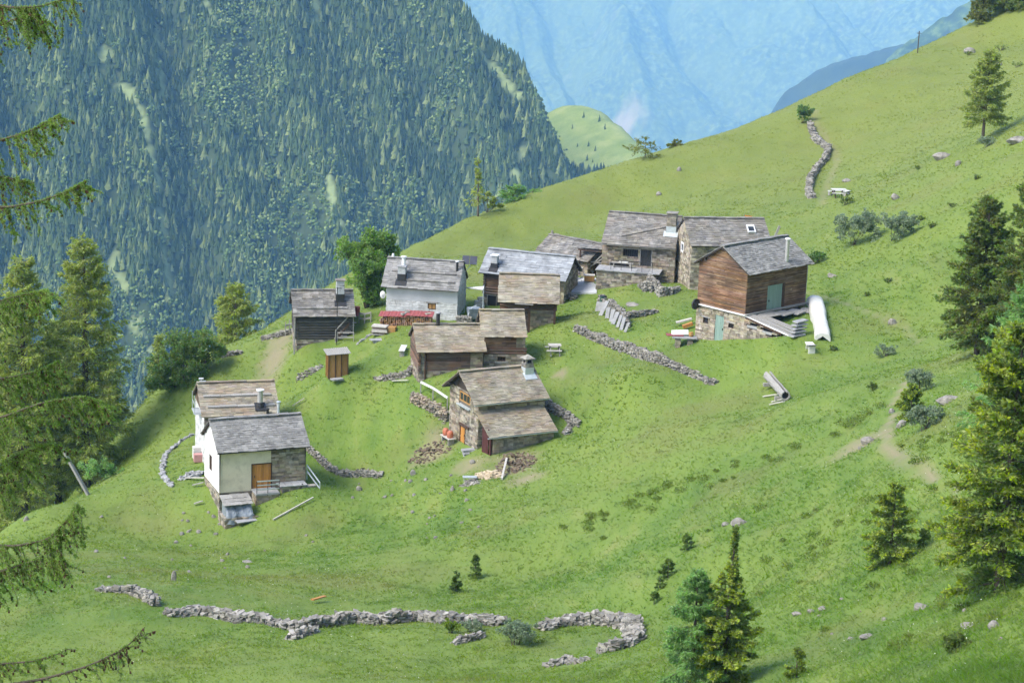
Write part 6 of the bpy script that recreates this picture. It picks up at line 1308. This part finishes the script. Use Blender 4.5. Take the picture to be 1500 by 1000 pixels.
def wrap(name, lb, a, b, wid, hgt, matl, seed, cat, legs=True):
    r = np.random.default_rng(seed); d = (b-a); L = np.linalg.norm(d[:2]); n = 26; k = 13; m = MB(); V = []
    side = np.array([-d[1], d[0], 0])/L
    for i in range(n):
        f = i/(n-1); q = a+d*f; q[2] = float(T(q[0], q[1])); ww = wid*(1+.22*(vn(f*7, seed, 3)-.5)); hh_ = hgt*(1+.3*(vn(f*5, seed+3., 4)-.5))*(.75+.25*math.sin(math.pi*min(1, f*6, (1-f)*6)/2))
        for j in range(k):
            t = j/(k-1); aa = math.pi*t; w_ = math.copysign(abs(math.cos(aa))**.6, math.cos(aa)); v = math.sin(aa)**.55
            V.append(q-a+side*(-ww/2*w_*(1+.10*(vn(f*16, t*5, seed)-.5)))+np.array([0, 0, hh_*v*(1+.12*(vn(f*9, t*4, seed+1)-.5))-.03]))
    F = [(i*k+j, i*k+j+1, (i+1)*k+j+1, (i+1)*k+j) for i in range(n-1) for j in range(k-1)]; m.raw(V, F); c0 = len(V)
    m.raw([*V[:k], np.mean(V[:k], 0)], [(j, k, j+1) for j in range(k-1)]); m.raw([*V[-k:], np.mean(V[-k:], 0)], [(j, j+1, k) for j in range(k-1)])
    o = m.build(name, [M[matl]], smooth=True); o.location = a; return tag(o, lb, cat)
wrap('covered_pile', 'long pile wrapped in white sheeting right of the boarded house', a, b, 1.15, .85, 'white', 3, 'covered pile')
p = ground(1187, 514); m = MB(); xx = np.linspace(-.5, .5, 9)
for s_, z_ in ((-1, 0), (1, 0)): pass
m.raw([(x, y, .42+.25*abs(x)**1.5+dz) for dz in (0, .06) for y in (-.3, .3) for x in xx], [(k, k+1, 10+k, 9+k) for k in range(8)]+[(18+k, 27+k, 28+k, 19+k) for k in range(8)]+[(k, 18+k, 19+k, k+1) for k in range(8)]); m.box((-.3, 0, .15), (.08, .5, .6)); m.box((.3, 0, .15), (.08, .5, .6))
o = m.build('bench', [M['white']]); o.location = p; o.rotation_euler.z = 1.75; tag(o, 'curved white bench on the grass below the wrapped pile', 'bench')
m = MB(); a_ = np.linspace(0, 2*math.pi, 17)[:-1]; m.tube([(0, -.06, 0), (0, .06, 0)], .42, 16); m.tube([(0, -.09, 0), (0, -.06, 0)], [.2, .3], 12)
o = m.build('cable_drum', [M['black']]); pw = h.c+h.a*(h.x0-.4)+h.b*(h.y1-.2); o.location = (pw[0], pw[1], zf+.0); o.rotation_euler.z = h.th; tag(o, 'black round drum at the left corner of the stone base', 'drum')
e = empty('work_table', ground(1002, 505), h.th-.8, 'stone work table with red and white boards left of the stone base', 'table')
m = MB(); 
for x in (-.5, .45):
    for z in np.arange(-.2, .55, .16): m.box((x, 0, z+.08), (.4, .7, .15), 0, 0, .03)
m.build('leg', [M['stone']], e); m = MB(); m.box((0, 0, .62), (1.9, .9, .08), 0, 0, .01); m.build('table_top', [M['slate']], e)
m = MB(); m.box((-.75, .2, .72), (1.3, .7, .06), .1); _o = m.build('red_board', [M['red_sheet']]); _o.location = e.location; _o.rotation_euler = e.rotation_euler; tag(_o, 'red board lying on the stone work table', 'board'); m = MB(); m.boxes([(-.35, .45, .86)], (.65, 0, .05), (0, .35, .1), (0, -.01, .03)); _o = m.build('white_board', [M['white']]); _o.location = e.location; _o.rotation_euler = e.rotation_euler; tag(_o, 'white board propped on the stone work table', 'board')
m = MB(); m.tube([(.5, .1, .66), (.5, .1, .8), (.5, .1, 1.0)], [.14, .2, .17], 10); _o = m.build('pot', [M['rust_wood']]); _o.location = e.location; _o.rotation_euler = e.rotation_euler; tag(_o, 'ochre pot standing on the stone work table', 'pot')
a, b = ground(990, 478), ground(1013, 474); pipe_obj('board', a+np.array([0, 0, .3]), b+np.array([0, 0, .4]), .35, M['pale_wood'], 'upper pale board beside the stone base', 'board', .12); a, b = ground(1000, 484), ground(1014, 480); pipe_obj('board', a+np.array([0, 0, .3]), b+np.array([0, 0, .35]), .3, M['orange_wood'], 'orange board beside the stone base', 'board', .25)
# hollowed log fountain
a, b = ground(1150, 588), ground(1124, 561); e = empty('log_trough', a, 0, 'weathered hollowed log with a dark end, raised on props in the meadow', 'trough'); d = b-a; L = np.linalg.norm(d); d[2] += .15
m = MB(); r = np.random.default_rng(8); n = 14; rad = .33
def ring(c, rr_, t, sd, up, n=16): 
    a_ = np.linspace(-.62*math.pi, 1.62*math.pi, n); return [c+rr_*(math.cos(x+math.pi/2*0)*sd+math.sin(x-math.pi)*up*1.0) for x in a_*.78]
td = d/np.linalg.norm(d); sd = np.cross(td, [0, 0, 1.]); sd /= np.linalg.norm(sd); up = np.cross(sd, td)
V = []; K = 9; N_ = 18
for i in range(K):
    c = d*i/(K-1)+np.array([0, 0, .42])
    for j in range(N_):
        aa = math.pi*.60+(2*math.pi-.2*math.pi)*j/(N_-1); V.append(c+rad*(1+.05*r.normal())*(math.cos(aa)*sd+math.sin(aa)*up))
    for j in range(N_)[::-1]:
        aa = math.pi*.60+(2*math.pi-.2*math.pi)*j/(N_-1); V.append(c+(rad-.09)*(math.cos(aa)*sd+math.sin(aa)*up))
S_ = 2*N_; F = [(i*S_+j, i*S_+(j+1) % S_, (i+1)*S_+(j+1) % S_, (i+1)*S_+j) for i in range(K-1) for j in range(S_)]+[(i*S_+j, i*S_+S_-1-j, i*S_+S_-2-j, i*S_+j+1) for i in (0, K-1) for j in range(N_-1)]
m.raw(V, F); m.build('log', [M['grey_wood']], e)
m = MB(); m.tube([np.array([0, 0, .42])+td*.12, np.array([0, 0, .42])+td*.2], rad-.08, 12); m.build('end_plug', [M['dark_void']], e)
for f in (.15, .8): m = MB(); c = d*f; m.boxes([c+np.array([0, 0, .02])], sd*.55, td*.12, (0, 0, .12)); m.build('prop', [M['grey_wood']], e)
for k, (pa, pb) in enumerate([((1118, 582), (1140, 580)), ((1130, 590), (1152, 586)), ((1128, 594), (1148, 591))]):
    a, b = ground(*pa), ground(*pb); pipe_obj('plank', a+np.array([0, 0, .1]), b+np.array([0, 0, .16]), .17, M['pale_wood'], ['bleached plank sticking out left of the hollowed log', 'curved bleached plank under the end of the hollowed log', 'lowest bleached plank below the hollowed log'][k], 'plank', .07)
# leaning post on the left, orange board, poles, other scraps
a = ground(131, 724); b = np.array(ray(92, 658))*float(a[1]+.3); m = MB(); m.bar((0, 0, -.2), b-a, .36, .16); o = m.build('leaning_post', [M['grey_wood']]); o.location = a; tag(o, 'thick grey post leaning far over on the left edge of the meadow', 'post')
for k, (px, py, lb) in enumerate([(304, 502, 'right one of two thin wire masts beyond the left edge'), (292, 506, 'left one of two thin wire masts beyond the left edge')]):
    p = ground(px, py+8); m = MB(); m.tube([(0, 0, -.5), (0, 0, 4.5+.3*k)], .045, 6); 
    for z in (1.2, 1.45, 1.7): m.bar((-1.8+.5*k, 0, z-.1), (1.2, .2, z), .05)
    m.bar((-.3, 0, 3.6), (.3, 0, 3.6), .05); o = m.build('mast', [M['zinc']]); o.location = p; tag(o, lb, 'mast')
p = ground(1344, 78); m = MB(); m.tube([(0, 0, -.4), (0, 0, 3.0)], .07, 6); m.bar((-.3, 0, 2.7), (.3, 0, 2.7), .08); o = m.build('utility_pole', [M['dark_wood']]); o.location = p; tag(o, 'thin dark pole on the skyline near the top right', 'pole')
a = ground(1134, 350); pipe_obj('leaning_pole', a, np.array(ray(1142, 331))*a[1], .22, M['grey_wood'], 'grey forked post rising behind the boarded house roof', 'post', .2)
a, b = ground(457, 884), ground(476, 880); pipe_obj('board', a+np.array([0, 0, .25]), b+np.array([0, 0, .3]), .2, M['orange_wood'], 'short orange board lying in the foreground grass above the long wall', 'board', .06)
m = MB(); m.tube([(0, 0, 0), (0, 0, 1.2)], .02, 5, 1); m.raw([(0, 0, 1.15), (.75, .05, 1.05), (.72, .05, .75), (0, 0, .72), (0, .02, 1.15), (.75, .07, 1.05), (.72, .07, .75), (0, .02, .72)], [(0, 1, 2, 3), (7, 6, 5, 4), (0, 4, 5, 1), (3, 2, 6, 7)], 0); p = ground(1090, 332); o = m.build('flag', [M['flag_orange'], M['grey_wood']]); g = np.array(ray(1090, 322))*184; o.location = (g[0], g[1], float(T(g[0], g[1]))+.0); tag(o, 'small orange flag behind the roof with the skylight', 'flag')
o.location.z = (np.array(ray(1090, 322))*184)[2]-.7
a, b = ground(575, 560), ground(598, 560); pipe_obj('plank', a+np.array([0, 0, .15]), b+np.array([0, 0, .2]), .16, M['pale_wood'], 'pale plank lying below the short mossy wall', 'plank', .06)
p = ground(694, 470); e = empty('handcart', p, .3, 'grey covered cart with bent pale handle, right of the lime washed house', 'cart'); m = MB(); m.box((0, 0, .7), (1.1, .9, .9), 0, 0, .08); m.build('cover', [M['blue_tarp']], e); m = MB(); m.tube([(-.7, -.4, 0), (-.6, -.4, .7), (-.3, -.4, 1.3), (.1, -.4, 1.45)], .04, 6); m.build('handle', [M['zinc']], e)
p = ground(702, 450); m = MB(); m.box((0, 0, .3), (.8, .6, .6), .2, 0, .05); m.box((.1, .1, .75), (.5, .4, .3), .5, 0, .05); o = m.build('sack', [M['pale_wood']]); o.location = p; tag(o, 'pale sacks beside the left end of the silvery roofed house', 'sack')
# ------------------------------------------------------------------ path, rocks
def ribbon(name, pp, w, matl, lift=.02, seed=1):
    q = gpts(*pp); L = np.concatenate([[0], np.cumsum(np.linalg.norm(np.diff(q, axis=0), axis=1))]); s = np.arange(0, L[-1], .25); c = np.stack([np.interp(s, L, q[:, k]) for k in range(2)], 1); t = np.gradient(c, axis=0); t /= np.linalg.norm(t, axis=1)[:, None]+1e-9; nn = np.stack([-t[:, 1], t[:, 0]], 1); c = c+nn*((vn(s/2.3, seed*1.7, seed)-.5)*.5)[:, None]
    m = MB(); K = 7; V = []
    for j in range(K):
        e_ = (j/(K-1)-.5)*w*(.55+.9*vn(s/1.3, j*.2+seed, seed+2)); p = c+nn*e_[:, None]; V.append(np.stack([p[:, 0], p[:, 1], T(p[:, 0], p[:, 1])+lift+.05*(1-abs(j-3)/3)], 1))
    V = np.stack(V, 1); n = len(s); i = (np.arange(n-1)[:, None]*K+np.arange(K-1)).ravel(); m.raw(V.reshape(-1, 3), np.stack([i, i+1, i+K+1, i+K], 1)); return tag(m.build(name, [matl]), kind='structure')
M['path'] = mat('trodden_earth', [(.3, (.13, .10, .065)), (.5, (.22, .18, .125)), (.7, (.32, .28, .21))], 2.5, detail=8, bump=.6)
M['trod'] = mat('trodden_grass', [(.35, (.125, .165, .038)), (.65, (.175, .195, .06))], 1.5, detail=8)
ICO = None
def rock(px, py, w, hh_, label, seed, matl='fieldstone', group=None, flat=1.0):
    r = np.random.default_rng(seed); p = ground(px, py); s = SC(p); W, Hh = w*s/2, hh_*s
    n1, n2 = 7, 10; V = []; 
    dirs = unit(r.normal(size=(7, 3))); offs = r.uniform(.55, .95, 7)
    for i in range(n1+1):
        for j in range(n2):
            th_, ph = math.pi*i/n1, 2*math.pi*j/n2; v = np.array([math.sin(th_)*math.cos(ph), math.sin(th_)*math.sin(ph), math.cos(th_)])
            k = 1.0
            for d_, o_ in zip(dirs, offs):
                c = v@d_
                if c*k > o_: k = o_/c
            V.append(v*k*(1+r.normal(0, .025)))
    V = np.array(V)*np.array([W, W*r.uniform(.6, .9), Hh*.75]); m = MB(); m.raw(V+np.array([0, 0, Hh*.18]), [(i*n2+j, (i+1)*n2+j, (i+1)*n2+(j+1) % n2, i*n2+(j+1) % n2) for i in range(n1) for j in range(n2)])
    o = m.build('rock', [M[matl]]); o.location = p; o.rotation_euler.z = r.uniform(-.5, .5); return tag(o, label, 'rock', group)
for k, (px, py, w, hh_, lb) in enumerate([(1083, 768, 30, 12, 'large flat pale boulder in the middle of the right slope'), (1062, 769, 16, 6, 'small flat rock left of the large pale boulder'), (1350, 892, 30, 13, 'grey slanting boulder low on the right, below the small dense spruce'), (1270, 934, 30, 9, 'flat grey boulder at the bottom right with a chip beside it'), (1246, 936, 12, 5, 'chip of rock left of the flat grey boulder'), (1205, 893, 16, 7, 'rightmost stone of three in a line on the lower slope'), (1187, 897, 14, 7, 'middle stone of three in a line on the lower slope'), (1168, 900, 18, 6, 'leftmost stone of three in a line on the lower slope'),
     (1455, 918, 20, 12, 'white stone near the bottom right corner'), (1418, 918, 26, 8, 'brownish stone left of the white stone near the corner'), (1320, 626, 18, 16, 'rounded grey boulder on the right side of the dirt path'), (1307, 604, 12, 8, 'small grey boulder on the upper side of the dirt path'), (1390, 588, 40, 14, 'long grey outcrop among the trees right of the dirt path'), (1272, 648, 26, 10, 'pale outcrop on the left of the dirt path'), (1262, 657, 12, 5, 'small pale stone below the outcrop at the path'), (1380, 232, 30, 10, 'long flat outcrop below the lone larch'), (1420, 78, 18, 9, 'brownish rock near the top right stand'), (1462, 96, 16, 6, 'reddish flat rock below the top right stand'), (1404, 242, 12, 8, 'pale rock right of the long flat outcrop'), (1490, 208, 34, 10, 'grey scree tongue at the right edge below the lone larch'), (1311, 292, 14, 10, 'pale rock above the right willow bush'), (1240, 266, 14, 5, 'few stones uphill of the picnic table'), (1218, 406, 18, 8, 'pale flat rock right of the boarded house'), (1307, 474, 14, 10, 'pinkish rock on the grass track at right'),
     (362, 824, 18, 7, 'flat pale stone on the slope below the plastered house'), (255, 850, 10, 18, 'upright pale stone above the short left wall'), (526, 718, 12, 9, 'white block right of the plastered house, largest there'), (605, 695, 10, 9, 'bright white stone below the brown earth patch'), (601, 706, 8, 5, 'tiny white stone just under the bright white stone'), (692, 678, 11, 6, 'white flat stone before the gabled house'), (663, 718, 8, 9, 'small white stone left of the small rubble heap'), (967, 452, 1, 1, ''), (965, 286, 9, 6, 'small pale stone on the far pasture above the terrace house roof'), (995, 250, 8, 6, 'tiny pale stone near the skyline right of the pine'), (110, 762, 10, 8, 'white stone on the left skyline edge'), (38, 762, 10, 8, 'white stone furthest left on the skyline edge'), (80, 730, 16, 7, 'bare pinkish rock on the left edge by the leaning post'), (925, 448, 26, 6, 'grey flat stones on the grass above the slate slab wall')]):
    if lb: rock(px, py, w, hh_, lb, 300+k)
for k in range(64):
    r = np.random.default_rng(900+k); zone = [((265, 780), (460, 840)), ((470, 700), (700, 760)), ((240, 745), (330, 800)), ((1180, 860), (1480, 960)), ((560, 690), (800, 800)), ((60, 730), (260, 850))][k % 6]
    px, py = r.uniform(zone[0][0], zone[1][0]), r.uniform(zone[0][1], zone[1][1]); s = r.uniform(4, 9); rock(px, py, s, s*.6, 'small pale stone scattered in the meadow grass', 500+k, group='small stones scattered in the meadow')
HAZE, SUN, SUNANG, SKY, EXPO = 1.0e-4, 1.6, 28.0, .15, 1.52
# ------------------------------------------------------------------ air, light, camera
hz = MB(); hz.box((0, 6100, -605), (13600, 13000, 1610)); hb = hz.build('haze', [])
hm = bpy.data.materials.new('mountain_air'); hm.use_nodes = True; nt = hm.node_tree
for n in list(nt.nodes):
    if n.type != 'OUTPUT_MATERIAL': nt.nodes.remove(n)
pv = nt.nodes.new('ShaderNodeVolumePrincipled'); pv.inputs['Density'].default_value = HAZE; pv.inputs['Color'].default_value = (.24, .54, 1.0, 1); pv.inputs['Absorption Color'].default_value = (1, 1, 1, 1); pv.inputs['Anisotropy'].default_value = -.3
nt.links.new(pv.outputs[0], nt.nodes['Material Output'].inputs['Volume'])
hb.data.materials.clear(); hb.data.materials.append(hm); tag(hb, kind='stuff')

to_sun = Vector((-.72, -.40, 1.0)).normalized()
sd = bpy.data.lights.new('sun', 'SUN'); sd.energy = SUN; sd.angle = R_(SUNANG); sd.color = (1, .96, .89)
so = bpy.data.objects.new('sun', sd); COL.objects.link(so); so.rotation_euler = to_sun.to_track_quat('Z', 'Y').to_euler()
w = bpy.data.worlds.new('World'); scene.world = w; w.use_nodes = True
bg = w.node_tree.nodes['Background']; sk = w.node_tree.nodes.new('ShaderNodeTexSky'); sk.sky_type = 'NISHITA'; sk.sun_disc = False
sk.sun_elevation = math.asin(to_sun.z); sk.sun_rotation = math.atan2(to_sun.x, to_sun.y); sk.dust_density = 4.0; sk.air_density = .8; sk.altitude = 1500
w.node_tree.links.new(sk.outputs[0], bg.inputs['Color']); bg.inputs['Strength'].default_value = SKY
cd = bpy.data.cameras.new('camera'); co = bpy.data.objects.new('camera', cd); COL.objects.link(co)
cd.sensor_width = 36; cd.lens = 36*FPX/1500; cd.clip_start = .5; cd.clip_end = 20000
co.matrix_world = Matrix(((_Rt[0], _Up[0], -_F[0], 0), (_Rt[1], _Up[1], -_F[1], 0), (_Rt[2], _Up[2], -_F[2], 0), (0, 0, 0, 1)))
scene.camera = co
vs = scene.view_settings; vs.view_transform = 'Standard'; vs.look = 'None'; vs.exposure = EXPO; vs.gamma = 1
cy = scene.cycles; cy.use_denoising = True; cy.max_bounces = 6; cy.diffuse_bounces = 4; cy.glossy_bounces = 2; cy.transmission_bounces = 2; cy.volume_bounces = 3
cy.use_adaptive_sampling = True; cy.adaptive_threshold = .02
scene.render.film_transparent = False
